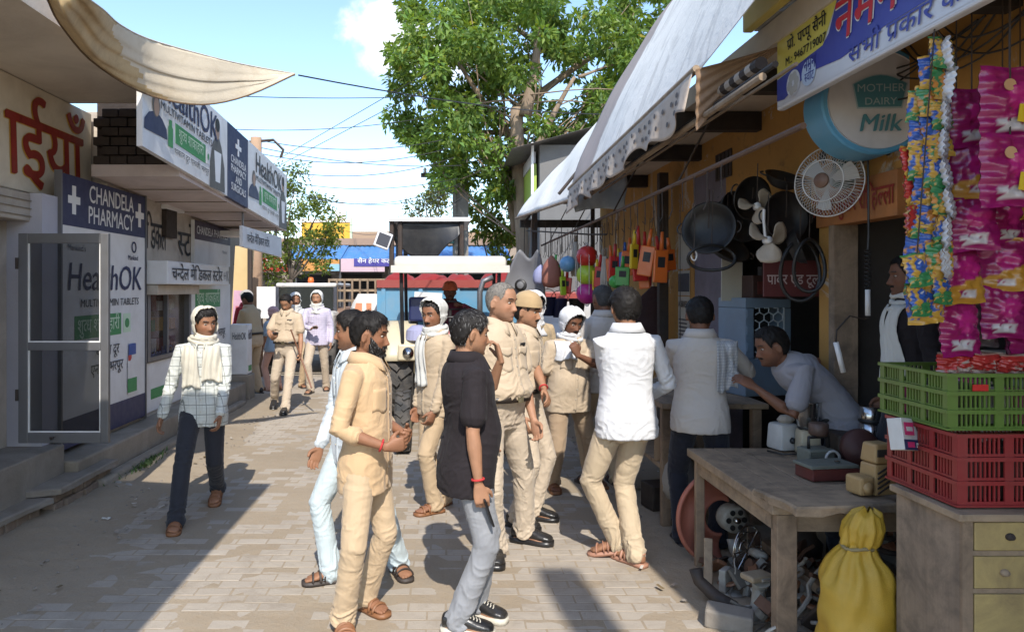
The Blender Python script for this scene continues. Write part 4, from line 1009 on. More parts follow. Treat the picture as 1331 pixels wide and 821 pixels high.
# -- pharmacy
ph = empty('pharmacy', (LX, 9, 0), 0, 'pharmacy shop front with white printed boards, shutter window and deep plaster canopy', 'shop'); o4 = Vector((LX, 9, 0))
def pt(mb, name, m, parent=None, **k): return bl(mb, name, m, parent or ph, o4, **k)
def ptext(*a, **k):
    o = text_wall(*a, **k); o.matrix_parent_inverse = Matrix.Translation(-o4); return o
pt(MB().bb((-7, 7.56, 0), (-3.46, 8.42, 3.6)).bb((-7, 8.42, 1.74), (-3.46, 9.85, 3.6)).bb((-7, 9.85, 0), (-3.46, 11.7, 3.6)).bb((-7, 8.42, .31), (-3.46, 9.85, .95)), 'wall', M_PLASTER)
# canopy: slab with a dark raw end and pinkish soffit (runs slightly downhill)
def slope_box(xa, xb, ya, za0, za1, yb, zb0, zb1):
    mb = MB(); v = [(xa, ya, za0), (xb, ya, za0), (xb, ya, za1), (xa, ya, za1), (xa, yb, zb0), (xb, yb, zb0), (xb, yb, zb1), (xa, yb, zb1)]
    return mb.add(v, [(0, 1, 2, 3), (5, 4, 7, 6), (1, 5, 6, 2), (4, 0, 3, 7), (3, 2, 6, 7), (0, 4, 5, 1)])
pt(slope_box(-3.46, -2.60, 7.2, 2.885, 3.0, 11.75, 2.70, 2.82), 'canopy_soffit', pm('pinkish_plaster', (.60, .51, .48), .85, .1, 3, .2, 30, (.33, .26, .23), .5, 1.6))
for i in range(6):
    for j in range(5):
        w = .17; xa = -3.44 + j * w + (w / 2 if i % 2 else 0); xb = min(xa + w - .012, -2.605)
        if xb - xa > .03: pt(MB().bb((xa, 7.19 + rnd.uniform(-.006, .006), 3.005 + i * .092), (xb, 7.40, 3.085 + i * .092), bev=.006), 'brick', M_DARKBR)
pt(slope_box(-3.46, -2.62, 7.32, 3.0, 3.86, 11.7, 2.82, 3.5), 'canopy_core', M_DARKBR)
for i in range(5):
    yy = 7.9 + i * .85; pt(MB().bb((-3.45, yy, 2.874 - (yy - 7.2) * .0407), (-2.60, yy + .012, 2.884 - (yy - 7.2) * .0407)), 'shuttering_joint', M_CONC)
pt(MB().bb((-3.45, 11.1, 2.58), (-3.0, 11.5, 2.66), bev=.01), 'lamp_housing', M_WHITEB)
# fascia sign along the canopy edge, 6.2 m to 11.8 m
def fas(Y, t): return 1.8 + np.interp(Y, [6.2, 11.8], [1.19 + t * .86, .908 + t * .885])
fs_ = empty('fascia_sign', (-2.55, 9, 2.8), 0, 'long white pharmacy hoarding along the canopy edge with navy panel, capsules advert and portraits', 'sign'); o5 = Vector((-2.55, 9, 2.8))
def fp(y0, y1, t0, t1, m, name, d=.004, parent=None):
    mb = MB(); X = -2.55 + d; v = [(X, y0, fas(y0, t0)), (X, y1, fas(y1, t0)), (X, y1, fas(y1, t1)), (X, y0, fas(y0, t1))]; back = [(X - .05 if d < .003 else X - .002, a[1], a[2]) for a in v]
    mb.add(v + back, [(0, 1, 2, 3), (7, 6, 5, 4), (0, 4, 5, 1), (1, 5, 6, 2), (2, 6, 7, 3), (3, 7, 4, 0)]); return bl(mb, name, m, parent or fs_, o5)
def ft(s, size, y, t, m, **k):
    o = lettering(s, size, (-2.55, y, fas(y, t)), (0, 1, -.05), (0, 0, 1), m, fs_, lift=.008, **k); o.matrix_parent_inverse = Matrix.Translation(-o5); return o
fp(6.2, 8.60, 0, 1, M_WHITEB, 'panel', 0); fp(8.60, 9.5, 0, 1, M_NAVY, 'panel', 0); fp(9.5, 11.8, 0, 1, M_WHITEB, 'panel', 0)
M_PHOTO_SKIN = pm('printed_skin', (.36, .24, .18), .55, .15, 9, 0); M_PHOTO_GREY = pm('printed_grey', (.10, .095, .09), .55, .3, 9, 0)
def print_shape(pts, y, t0, sy, sz, m, name, d):
    mb = MB(); v = [(-2.55 + d, y + a * sy, fas(y, t0) + b * sz) for a, b in pts]; mb.add(v, [tuple(range(len(v)))]); return bl(mb, name, m, fs_, o5, fix=False)
HEADP = [(.5 * math.sin(a) * .72, .5 - .5 * math.cos(a)) for a in np.linspace(0, 2 * math.pi, 18, endpoint=False)]
BUSTP = [(-1, 0), (1, 0), (.95, .45), (.55, .8), (.2, .95), (-.2, .95), (-.6, .8), (-.95, .45)]
for (y0, k) in ((6.2, 1.0), (9.5, .95)):
    ft('HealthOK', .40 * k, y0 + .35, .62, M_NAVY if k == 1 else M_GREY_INK, bold=.012); ft('MULTIVITAMIN TABLETS', .105 * k, y0 + .38, .50, M_GREY_INK, bold=.01, width=1.45)
    fp(y0 + .75, y0 + 1.62, .24, .46, M_GREEN_INK, 'green_band', .003); ft('शुद्ध शाकाहारी', .15, y0 + .82, .31, M_LGREEN, width=.72); fp(y0 + 1.64, y0 + 1.76, .25, .45, M_WHITEB, 'dot_mark', .003)
    ft('●', .10, y0 + 1.66, .31, M_GREEN_INK) if False else print_shape(HEADP, y0 + 1.70, .30, .07, .07, M_GREEN_INK, 'green_dot', .007)
    ft('थकान दूर एनर्जी भरपूर', .085, y0 + .72, .12, M_GREY_INK, width=1.0)
    print_shape(BUSTP, y0 + .28, .20, .26, .20, M_NAVY, 'printed_bust', .0045); print_shape(HEADP, y0 + .28, .37, .24, .22, M_PHOTO_GREY, 'printed_hair', .0055); print_shape(HEADP, y0 + .29, .385, .17, .165, M_PHOTO_SKIN, 'printed_face', .0065)
    print_shape([(-.5, 0), (.5, 0), (.5, .7), (.3, .78), (.3, 1), (-.3, 1), (-.3, .78), (-.5, .7)], y0 + .62, .16, .12, .25, M_GREEN_INK, 'printed_bottle', .006)
    print_shape(BUSTP, y0 + 2.02, .0, .27, .62, M_PHOTO_GREY, 'printed_suit', .0045); print_shape(HEADP, y0 + 2.02, .64, .20, .22, M_PHOTO_SKIN, 'printed_face', .0065); print_shape(HEADP, y0 + 2.02, .74, .22, .15, M_BLACK_INK, 'printed_hair', .0072)
    print_shape([(-.1, 0), (.1, 0), (.16, .8), (-.16, .8)], y0 + 2.03, .1, .8, .42, M_WHITE_INK, 'printed_shirt', .0055)
for i, s_ in enumerate(('CHANDELA', 'PHARMACY', 'AND', 'SURGICALS')): ft(s_, .125, 9.05, .50 - i * .125, M_WHITE_INK, bold=.012, centre=True)
fp(9.02, 9.08, .64, .88, M_WHITE_INK, 'cross', .005); fp(8.93, 9.17, .73, .79, M_WHITE_INK, 'cross', .0065)
# lower hanging sign at the far end
hs_ = empty('hanging_sign', (-2.6, 10.7, 2.4), 0, 'small white board with Hindi lettering hanging below the far end of the canopy', 'sign'); o6 = Vector((-2.6, 10.7, 2.4))
bl(slope_box(-2.66, -2.62, 9.5, 2.33, 2.60, 11.75, 2.29, 2.60), 'board', M_WHITEB, hs_, o6)
o = lettering('चन्देल मेडिकल स्टोर', .16, (-2.615, 9.7, 2.40), (0, 1, 0), (0, 0, 1), M_GREY_INK, hs_, bold=.01); o.matrix_parent_inverse = Matrix.Translation(-o6)
bl(MB().bb((-2.66, 9.6, 2.58), (-2.64, 9.63, 2.82)), 'hanger', M_ALU, hs_, o6); bl(MB().bb((-2.66, 11.5, 2.58), (-2.64, 11.53, 2.75)), 'hanger', M_ALU, hs_, o6)
# big printed board beside the door, 6.53 m to 8.33 m
bd = empty('pharmacy_board', (LX, 7.4, .3), 0, 'tall white pharmacy board with navy header, seen partly through the open glass door', 'sign'); o7 = Vector((LX, 7.4, .3))
def bp(y0, y1, z0, z1, m, name, d=.003): return bl(MB().bb((LX + d - (.03 if d < .002 else .0015), y0, z0), (LX + d, y1, z1)), name, m, bd, o7)
def bt(s, size, y, z, m, **k):
    o = lettering(s, size, (LX, y, z), (0, 1, 0), (0, 0, 1), m, bd, lift=.006, **k); o.matrix_parent_inverse = Matrix.Translation(-o7); return o
bp(6.53, 8.33, .36, 2.82, M_WHITEB, 'panel', 0); bp(6.53, 8.33, 2.36, 2.82, M_NAVY, 'header_panel'); bp(6.53, 8.33, .36, .62, M_NAVY, 'footer_panel')
bt('CHANDELA', .235, 7.02, 2.615, M_WHITE_INK, bold=.012, width=1.0); bt('PHARMACY', .235, 7.00, 2.415, M_WHITE_INK, bold=.012, width=1.02)
for y in (6.74, 8.18): bp(y - .035, y + .035, 2.47, 2.73, M_WHITE_INK, 'cross', .005); bp(y - .11, y + .11, 2.565, 2.635, M_WHITE_INK, 'cross', .0065)
bt('Mankind', .075, 7.88, 2.10, M_NAVY, bold=.01); bl(MB().lathe([(.045, 0), (.062, .002), (.062, .004), (.045, .006)], (LX + .004, 8.03, 2.24), 16, 0, Euler((0, R(90), 0)), False), 'round_logo', M_NAVY, bd, o7)
bt("Mankind's", .085, 6.62, 2.14, M_NAVY); bt('HealthOK', .36, 6.60, 1.78, M_NAVY, bold=.012, slant=.12, width=1.62); bt('MULTIVITAMIN TABLETS', .105, 6.85, 1.62, M_GREY_INK, bold=.006, slant=.1, width=1.3)
bp(6.75, 7.72, 1.32, 1.54, M_GREEN_INK, 'green_band'); bt('शुद्ध शाकाहारी', .19, 6.80, 1.38, M_LGREEN, bold=.006, width=.87)
bp(7.77, 7.95, 1.33, 1.53, M_LGREEN, 'dot_mark'); bl(MB().lathe([(.001, 0), (.05, 0), (.05, .003), (.001, .003)], (LX + .004, 7.86, 1.43), 16, 0, Euler((0, R(90), 0)), False), 'green_dot', M_GREEN_INK, bd, o7)
bt('थकान दूर', .15, 7.15, 1.13, M_GREY_INK, bold=.008, slant=.1); bt('एनर्जी भरपूर', .15, 7.05, .96, M_GREY_INK, bold=.008, slant=.1)
bl(MB().lathe([(.10, 0), (.115, .02), (.115, .34), (.10, .40), (.085, .43)], (LX + .008, 7.98, .66), 16, 0, None, True, .02), 'printed_bottle', M_WHITEB, bd, o7)
bl(MB().lathe([(.118, .02), (.118, .17)], (LX + .009, 7.98, .66), 16, 0, None, True, .02), 'printed_label', M_GREEN_INK, bd, o7); bl(MB().lathe([(.095, .42), (.095, .53), (.08, .54)], (LX + .009, 7.98, .66), 16, 0, None, True, .02), 'printed_cap', pm('blue_print', (.03, .08, .30), .5, .1), bd, o7)
bt('HealthOK', .075, 7.86, .95, M_NAVY, bold=.01, width=.2); bp(7.88, 7.96, 1.02, 1.08, pm('red_print', (.5, .04, .03), .5, .1), 'red_mark', .010); 
bl(MB().bb((LX - .05, 8.335, .33), (LX + .012, 8.36, 2.84)), 'frame', M_ALU, bd, o7); bl(MB().bb((LX - .05, 6.50, .33), (LX + .012, 6.525, 2.84)), 'frame', M_ALU, bd, o7)
# painted name above the shutter, light box, shutter window, second board
ptext('डिकल', .48, 190, 322, -3.455, M_BLACK_INK, ph, bold=.008, width=.60); ptext('स्टोर', .48, 231, 331, -3.455, M_BLACK_INK, ph, bold=.008, width=.80)
pt(MB().bb((-3.46, 8.98, 2.42), (-3.40, 9.33, 2.76)), 'vent_grille', M_DARKBR); pt(MB().bb((-3.46, 8.95, 2.76), (-3.38, 9.55, 2.83), bev=.01), 'lamp_housing', M_WHITEB)
lb = pt(MB().bb((-3.46, 8.38, 1.84), (-3.16, 10.75, 2.11), bev=.012), 'light_box', M_WHITEB)
o = lettering('चन्देल मेडिकल स्टोर', .215, (-3.155, 8.5, 1.895), (0, 1, 0), (0, 0, 1), M_GREY_INK, lb, bold=.012, width=1.9); o.matrix_parent_inverse = Matrix.Translation(-o4)
o = lettering('+K', .215, (-3.155, 10.46, 1.895), (0, 1, 0), (0, 0, 1), pm('grey_print', (.25, .25, .26), .5, .1), lb); o.matrix_parent_inverse = Matrix.Translation(-o4)
pt(MB().bb((-3.46, 8.40, 1.72), (-3.28, 9.82, 1.835), bev=.01), 'shutter_box', M_PLASTER)
wf = pt(MB().bb((-3.47, 8.42, .95), (-3.40, 8.50, 1.72)).bb((-3.47, 9.78, .95), (-3.40, 9.85, 1.72)).bb((-3.47, 8.50, .95), (-3.40, 9.78, 1.0)).bb((-3.47, 9.06, 1.0), (-3.42, 9.10, 1.72)), 'window', M_ALU)
pt(MB().bb((-3.475, 8.50, 1.0), (-3.47, 9.78, 1.72)), 'pane', glass('window_glass', (.04, .035, .03), .35), wf)
pt(MB().bb((-3.75, 8.40, .95), (-3.70, 9.85, 1.8)), 'display_back', pm('mustard_card', (.30, .20, .08), .7, .3, 5, .05, 30, (.10, .07, .04), .6, 5), wf)
for i in range(3):
    for j in range(6): pt(MB().bb((-3.68, 8.5 + j * .21, 1.02 + i * .25), (-3.56, 8.5 + j * .21 + rnd.uniform(.09, .17), 1.02 + i * .25 + rnd.uniform(.1, .2))), 'medicine_box', [M_WHITEB, M_YEL_INK, M_RED_INK, M_GREEN_INK][(i * 3 + j * 2) % 4], wf)
pt(MB().bb((-3.465, 8.42, .36), (-3.44, 9.7, .93)), 'lower_panel', M_WHITEB); ptext('HealthOK', .22, 195, 470, -3.44, M_NAVY, ph, bold=.01, width=.85); pt(MB().bb((-3.44, 8.6, .5), (-3.437, 9.3, .62)), 'green_band', M_GREEN_INK)
b2 = empty('pharmacy_board', (LX, 10.8, .3), 0, 'narrow white pharmacy board at the far corner with a plum header and green band', 'sign'); o8 = Vector((LX, 10.8, .3))
def b2p(y0, y1, z0, z1, m, name, d=.003): return bl(MB().bb((LX + d - (.05 if d < .002 else .0015), y0, z0), (LX + d, y1, z1)), name, m, b2, o8)
def b2t(s, size, y, z, m, **k):
    o = lettering(s, size, (LX, y, z), (0, 1, 0), (0, 0, 1), m, b2, lift=.006, **k); o.matrix_parent_inverse = Matrix.Translation(-o8)
b2p(9.98, 11.62, 2.13, 2.72, M_WHITEB, 'panel', 0); b2p(9.98, 11.62, 2.46, 2.72, pm('plum_print', (.045, .03, .05), .5, .15), 'header_panel'); b2t('CHANDELA PHARMACY', .16, 10.05, 2.54, M_WHITE_INK, bold=.008, width=1.45); b2t('Mankind', .07, 11.2, 2.32, M_NAVY)
b2p(9.86, 11.62, .36, 1.86, M_WHITEB, 'panel', 0); b2p(10.0, 11.1, 1.52, 1.78, M_GREEN_INK, 'green_band'); b2t('शुद्ध शाकाहारी', .22, 10.05, 1.59, M_LGREEN, bold=.006, width=1.0)
b2t('थकान दूर', .17, 10.3, 1.30, M_GREY_INK, bold=.008); b2t('एनर्जी भरपूर', .17, 10.55, 1.08, M_GREY_INK, bold=.008); b2t('HealthOK', .17, 10.2, .62, M_NAVY, bold=.01)
pc = empty('pharmacy_counter', (-3.0, 12.1, 0), 0, 'white printed counter box on a concrete block at the end of the pharmacy', 'counter'); o9 = Vector((-3, 12.1, 0))
bl(MB().bb((-3.45, 11.72, 0), (-3.12, 12.05, .42), bev=.02), 'base_block', M_CONC, pc, o9); bl(MB().bb((-3.45, 11.74, .425), (-3.16, 12.02, 1.22), bev=.012), 'box', M_WHITEB, pc, o9)
o = lettering('HealthOK', .22, (-3.158, 11.78, .98), (0, 1, 0), (0, 0, 1), M_GREY_INK, pc, bold=.01, width=.22); o.matrix_parent_inverse = Matrix.Translation(-o9)
bl(MB().bb((-3.16, 11.8, .47), (-3.156, 11.98, .56)), 'green_band', M_GREEN_INK, pc, o9)
o = lettering('HealthOK', .16, (-3.40, 11.735, .98), (1, 0, 0), (0, 0, 1), M_GREY_INK, pc, bold=.01, width=.22); o.matrix_parent_inverse = Matrix.Translation(-o9)
# -- tarpaulin stretched from the slab edge over the lane
low = [(55, -8, 4.4), (62, 0, 4.5), (79, 33, 4.9), (122, 82, 5.6), (189, 122, 6.2), (259, 136, 6.5), (320, 125, 6.75), (383, 97, 6.9)]
upp = [(108, -8, 4.5), (116, 0, 4.6), (135, 14, 5.0), (158, 34, 5.6), (198, 53, 6.1), (280, 76, 6.5), (330, 87, 6.75), (384, 96.5, 6.92)]
def interp(L, u):
    k = u * (len(L) - 1); i = min(int(k), len(L) - 2); t = k - i; p0 = P(*L[max(i - 1, 0)]); p1 = P(*L[i]); p2 = P(*L[i + 1]); p3 = P(*L[min(i + 2, len(L) - 1)])
    return .5 * ((2 * p1) + (p2 - p0) * t + (2 * p0 - 5 * p1 + 4 * p2 - p3) * t * t + (3 * p1 - p0 - 3 * p2 + p3) * t ** 3)
tp = empty('tarpaulin', P(230, 100, 6.3), 0, 'tan and cream cloth tarpaulin stretched to a point over the lane', 'tarpaulin'); oT = P(230, 100, 6.3)
def tarp(u, v):
    p = interp(low, u).lerp(interp(upp, u), v); w = math.sin(math.pi * v) * (1 - u) ** .5
    p.z += -.10 * w * math.sin(math.pi * min(1, u * 1.2)) + .03 * w * math.sin(v * 9 + u * 6) + .012 * math.sin(math.pi * v) * math.sin(v * 26 + 2 * u) + .015 * w * math.sin(u * 23 + v * 4)
    return p - oT
o = sheet('cloth', tarp, 70, 26, [cloth('cream_canvas', (.58, .50, .38), .08, .1, .9, 300, (.36, .27, .16)), cloth('tan_canvas', (.50, .36, .19), .15, .1, .9, 300, (.20, .13, .06))], tp, .004)
for p_ in o.data.polygons:
    u = (p_.index % 70) / 70; v = (p_.index // 70) / 26
    p_.material_index = 1 if u < .37 + .25 * (1 - v) + .02 * math.sin(v * 20) else 0
bl(MB().tube([interp(low, u) for u in np.linspace(0, 1, 30)], .008, 6), 'hem_rope', pm('brown_rope', (.14, .09, .05), .9, .2), tp, oT)
bl(MB().tube([interp(upp, u) + Vector((0, 0, .003)) for u in np.linspace(0, 1, 30)], .006, 6), 'hem_rope', pm('pale_rope', (.45, .40, .33), .9, .2), tp, oT)
tag(MB().bb((-3.7, -1.5, 3.36), (-1.24, 3.42, 3.40)).build('awning', cloth('near_canvas', (.5, .44, .34))), 'canvas awning over the lane just behind the photographer', 'awning')
# ------------------------------------------------------------------ right side: shop row, hoardings, stalls
RX = 2.5
def peel_mat():
    t = NT('ochre_limewash'); v = t.coords()
    c = t.mix(t.noise(v, 2.2, 8, .65), (.34, .165, .035), (.50, .27, .07))
    c = t.mix(t.ramp(t.noise(v, 1.7, 9, .7, .8), [(.56, 0.0), (.60, .85)]), c, (.46, .42, .36))
    c = t.mix(t.ramp(t.noise(v, 5, 9, .75, .5), [(.56, 0.0), (.68, .7)]), c, (.16, .09, .04))
    t.color(c); t.set(Roughness=.92); t.bump(t.noise(v, 18, 8, .7), .5, .01); return t.m
M_OCHRE = peel_mat()
M_DARKWOOD = wood('dark_beam', (.028, .02, .016), axis=0); M_WORN = wood('worn_plank', (.30, .22, .145), (.10, .075, .055), 1, .85); M_WORNX = wood('worn_plank_across', (.33, .24, .155), (.11, .08, .055), 0, .85); M_WORNZ = wood('worn_plank_upright', (.27, .19, .125), (.09, .065, .045), 2, .85)
M_IRON = pm('rusty_iron', (.035, .028, .024), .7, .4, 9, .3, 60, (.09, .045, .02), .5, 6)
M_BLACKP = pm('black_enamel', (.012, .012, .013), .45, .4, 8, .15, 40, (.05, .045, .04), .5, 4); M_STEEL = pm('steel', (.55, .54, .52), .22, .1, 6, .02, metal=1)
M_DARKIN = pm('dark_interior_wall', (.055, .045, .038), .9, .3, 4, .3, 20)  # near-black room walls: the interior's shade is put into their colour
row = empty('shop_row', (RX, 8, 0), 0, 'ochre limewashed row of shops with dark openings under a plaster slab', 'shop'); oR = Vector((RX, 8, 0))
def rp(mb, name, m, parent=None, **k): return bl(mb, name, m, parent or row, oR, **k)
for (ya, yb, za, zb) in ((7.45, 12, 0, 3.2), (6.6, 7.45, 2.9, 3.2), (4.95, 6.6, 2.35, 3.2), (4.78, 4.95, 0, 3.2), (4.05, 4.78, 2.46, 3.2), (1.6, 4.05, 2.6, 3.2)):
    rp(MB().bb((RX, ya, za), (RX + .16, yb, zb)), 'wall', M_OCHRE)
rp(MB().bb((RX + .004, 6.6, 0), (RX + .15, 7.44, 2.9)), 'lilac_wall', pm('lilac_wash', (.20, .175, .21), .9, .2, 4, .3, 30, (.10, .085, .09), .5, 3))
rp(MB().bb((RX - .03, 4.70, 0), (RX + .12, 4.77, 2.2)), 'door_jamb', M_WORNZ); rp(MB().bb((RX - .02, 4.06, 2.2), (RX + .1, 4.95, 2.455)), 'name_band', pm('orange_band', (.42, .16, .045), .7, .15, 6, .15, 40, (.2, .1, .05), .5, 5))
o = lettering('दिनेश कुमार रोहिल्ला', .17, (RX - .022, 4.98, 2.27), (0, -1, 0), (0, 0, 1), M_RED_INK, row, bold=.012, width=.9); o.matrix_parent_inverse = Matrix.Translation(-oR)
o = lettering('गेलव', .42, (RX - .002, 4.95, 2.55), (0, -1, 0), (0, 0, 1), M_BLACK_INK, row, bold=.012, width=.85); o.matrix_parent_inverse = Matrix.Translation(-oR)
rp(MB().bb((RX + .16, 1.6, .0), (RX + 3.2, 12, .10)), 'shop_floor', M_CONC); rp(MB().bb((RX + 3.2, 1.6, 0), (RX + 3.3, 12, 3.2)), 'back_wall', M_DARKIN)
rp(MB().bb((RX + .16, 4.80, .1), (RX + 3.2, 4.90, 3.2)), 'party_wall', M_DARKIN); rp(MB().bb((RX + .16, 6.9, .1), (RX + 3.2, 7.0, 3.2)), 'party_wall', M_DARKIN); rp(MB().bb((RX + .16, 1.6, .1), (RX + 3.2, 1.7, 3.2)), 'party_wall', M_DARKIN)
rp(MB().bb((1.88, -3, 3.2), (6, 12, 3.34)), 'canopy_slab', M_SOFFIT)
for y in (4.75, 5.9, 7.27, 9.2, 11.0): rp(MB().bb((1.75, y - .05, 3.05), (RX, y + .05, 3.195)), 'beam', M_DARKWOOD)
rp(MB().bb((1.85, 2.0, 2.98), (RX, 2.12, 3.19)), 'beam', M_DARKWOOD); rp(MB().bb((1.9, 3.2, 3.02), (RX, 3.3, 3.19)), 'beam', M_DARKWOOD)
vent = rp(MB().bb((RX - .012, 6.45, 2.78), (RX - .003, 6.83, 3.02)), 'vent_window', M_IRON)
for i in range(4): rp(MB().bb((RX - .02, 6.50 + i * .09, 2.79), (RX - .013, 6.52 + i * .09, 3.01)), 'bar', M_DARKBR, vent)
for (x, y, w) in ((2.36, 8.05, .05), (1.42, 11.9, .045), (2.3, 11.6, .03)): rp(MB().bb((x - w, y - w, 0), (x + w, y + w, 3.05), bev=.006), 'post', M_IRON)
rp(MB().tube([(1.62, 3.35, 2.535), (1.61, 7.0, 2.52), (1.6, 12.4, 2.51)], .016, 8), 'hanging_rail', pm('rust_pipe', (.11, .06, .035), .75, .3, 9, .2))
for y in (5.2, 7.2, 9.4, 11.6): rp(MB().tube([(1.62, y, 2.52), (1.9, y + .02, 3.05)], .008, 6), 'hanger_rod', M_IRON)
for i in range(34):
    y = 4.3 + i * .235; rp(MB().tube([(1.615, y, 2.53), (1.60, y, 2.50), (1.605, y + .005, 2.36 - .1 * rnd.random()), (1.58, y, 2.34 - .1 * rnd.random())], .004, 5), 'hook', M_IRON)
# cables and hooks tangled over the stall
mb = MB()
for i in range(16):
    y0 = rnd.uniform(2.2, 4.6); p = [Vector((RX - .03, y0, 3.1)), Vector((RX - .1, y0 - .3, rnd.uniform(2.6, 2.95))), Vector((RX - .05, y0 - .6, rnd.uniform(2.7, 3.0))), Vector((RX - .02, y0 - .9, 3.05))]
    mb.tube([((1 - t) ** 3) * p[0] + 3 * t * (1 - t) ** 2 * p[1] + 3 * t * t * (1 - t) * p[2] + t ** 3 * p[3] for t in np.linspace(0, 1, 10)], .005, 5)
rp(mb, 'cable', M_BLACKP)['kind'] = 'stuff'
for i in range(9): rp(MB().bb((RX + .25, 2.0 + i * .31, .1), (RX + .55, 2.25 + i * .31, .5 + rnd.random() * 1.3)), 'stacked_box', [M_WORNX, M_DARKWOOD, M_CONC][i % 3])
for z in (.9, 1.4, 1.9): rp(MB().bb((RX + 2.75, 5.0, z), (RX + 3.18, 6.85, z + .04)), 'shelf', M_DARKWOOD)
for i in range(14): rp(MB().bb((RX + 2.8, 5.05 + i * .125, .94 + .5 * (i % 3)), (RX + 3.1, 5.15 + i * .125, 1.1 + .5 * (i % 3) + rnd.random() * .15)), 'shelf_box', [M_CONC, M_BRICKM, M_DARKWOOD][i % 3])
# posters and notices on the wall
ps = empty('wall_poster', (RX, 7.75, 1.6), 0, 'strip of black and white printed newspaper bills on the ochre pillar', 'poster'); oP = Vector((RX, 7.75, 1.6))
M_NEWS = pm('newsprint', (.42, .39, .33), .85, .1, 6, .1)
for k, (za, zb) in enumerate(((2.0, 2.38), (1.72, 1.98), (1.18, 1.71))):
    bl(MB().bb((RX - .008 - .001 * k, 7.56, za), (RX - .004 - .001 * k, 7.93, zb)), 'sheet', M_NEWS, ps, oP)
bl(MB().bb((RX - .013, 7.57, 1.76), (RX - .010, 7.92, 1.95)), 'dark_panel', M_GREY_INK, ps, oP)
for s_, z, w in (('A BRIEF', 1.60, .3),):
    o = lettering(s_, .09, (RX - .014, 7.90, z), (0, -1, 0), (0, 0, 1), M_BLACK_INK if z < 1.7 else M_WHITE_INK, ps, bold=.012, width=w); o.matrix_parent_inverse = Matrix.Translation(-oP)
for i in range(7): bl(MB().bb((RX - .012, 7.62 + .02 * (i % 2), 1.22 + i * .04), (RX - .0105, 7.90, 1.235 + i * .04)), 'print_line', M_GREY_INK, ps, oP)
pq = empty('shop_plaque', P(1030, 362, 5.35), 0, 'dark red plaque with white Hindi lettering behind the hanging pans', 'sign'); oQ = P(1030, 362, 5.35)
bl(MB().box(oQ, (.42, .02, .26)), 'board', pm('maroon_board', (.13, .03, .028), .6, .2, 6, .05), pq, oQ)
for i, s_ in enumerate(('पावर एंड टूल',)):
    o = lettering(s_, .105, oQ + Vector((-.19, -.012, -.04)), (1, 0, 0), (0, 0, 1), pm('pale_pink_print', (.55, .42, .40), .6, .1), pq, bold=.012, width=.38); o.matrix_parent_inverse = Matrix.Translation(-oQ)
tag(MB().box((0, 0, 0), (.17, .012, .36), (.03, 0, .06)).build('notice_board', pm('cream_card', (.44, .40, .32), .8, .1), None, loc=P(951, 362, 6.0)), 'blank cream card hanging beside the blue cooler', 'card')
# -- slanted hoardings over the row
def faded_mat(name, c, brown):
    t = NT(name); v = t.coords()
    c1 = t.mix(t.noise(v, 1.2, 6), dk(c, .9), dk(c, 1.08)); tc = t.new('TexCoord'); sp = t.new('SeparateXYZ'); t.link(tc.outputs['Object'], sp.inputs[0])
    if brown:
        y = t.math('ADD', sp.outputs['Y'], t.math('MULTIPLY', t.noise(v, 1.4, 5), .9)); m = t.ramp(t.math('MULTIPLY', t.math('SUBTRACT', y, 1.45), 2.0), [(.1, 0.0), (.3, .75)]); c1 = t.mix(m, c1, (.24, .175, .16))
        lt = t.new('TexNoise'); lt.inputs['Scale'].default_value = 1; mp = t.new('Mapping'); mp.inputs['Scale'].default_value = (2, 5, 1.2); t.link(tc.outputs['Object'], mp.inputs[0]); t.link(mp.outputs[0], lt.inputs['Vector']); lt.inputs['Distortion'].default_value = 1.5
        c1 = t.mix(t.ramp(lt.outputs['Fac'], [(.56, 0.0), (.62, .28)]), c1, (.30, .29, .28))
    c1 = t.mix(t.ramp(t.noise(v, 3, 9, .7, .6), [(.5, 0.0), (.75, .35)]), c1, (.24, .22, .19))
    t.color(c1); t.set(Roughness=.85, Specular_IOR_Level=.1); t.bump(t.math('ADD', t.noise(v, 9, 6, .6, 1.0), t.math('MULTIPLY', t.noise(v, 40, 5), .3)), .25, .02); return t.m
hb = empty('hoarding', (1.9, 6, 3.8), 0, 'large faded grey and brown flex hoarding slanting over the pan stall', 'hoarding'); oH = Vector((1.9, 6, 3.8))
def hoard(e0, e1, r0, r1, amp):
    e0, e1, r0, r1 = map(Vector, (e0, e1, r0, r1))
    def f(u, v):
        p = e0.lerp(e1, u).lerp(r0.lerp(r1, u), v); n = Vector((-.87, 0, .5))
        return p + n * amp * (math.sin(u * 17 + 3 * math.sin(v * 5)) * .35 + math.sin(v * 9 + u * 5) * .6 + .5 * math.sin(u * 13 + v * 17) * .5 + .4 * math.sin(u * 29 + v * 19) * .25) - oH + n * .12 * math.sin(math.pi * v)
    return f
sheet('flex', hoard((1.36, 8.05, 2.88), (1.452, 4.3, 3.06), (2.56, 8.05, 5.05), (2.56, -5.2, 5.05), .018), 90, 40, faded_mat('faded_flex', (.76, .73, .68), True), hb, .004)
bl(MB().tube([(1.35, 8.1, 2.885), (1.45, 4.28, 3.07)], .022, 8), 'batten', M_WORN, hb, oH)
bl(MB().tube([(2.6, 8.1, 5.05), (2.6, 4.28, 5.05)], .03, 8), 'batten', M_WORN, hb, oH)
for y in (6.1, 8.0): bl(MB().tube([(1.46, y, 2.98), (2.58, y, 5.0)], .022, 6).tube([(2.6, y, 5.0), (2.6, y, 3.3)], .022, 6), 'frame_bar', M_IRON, hb, oH)
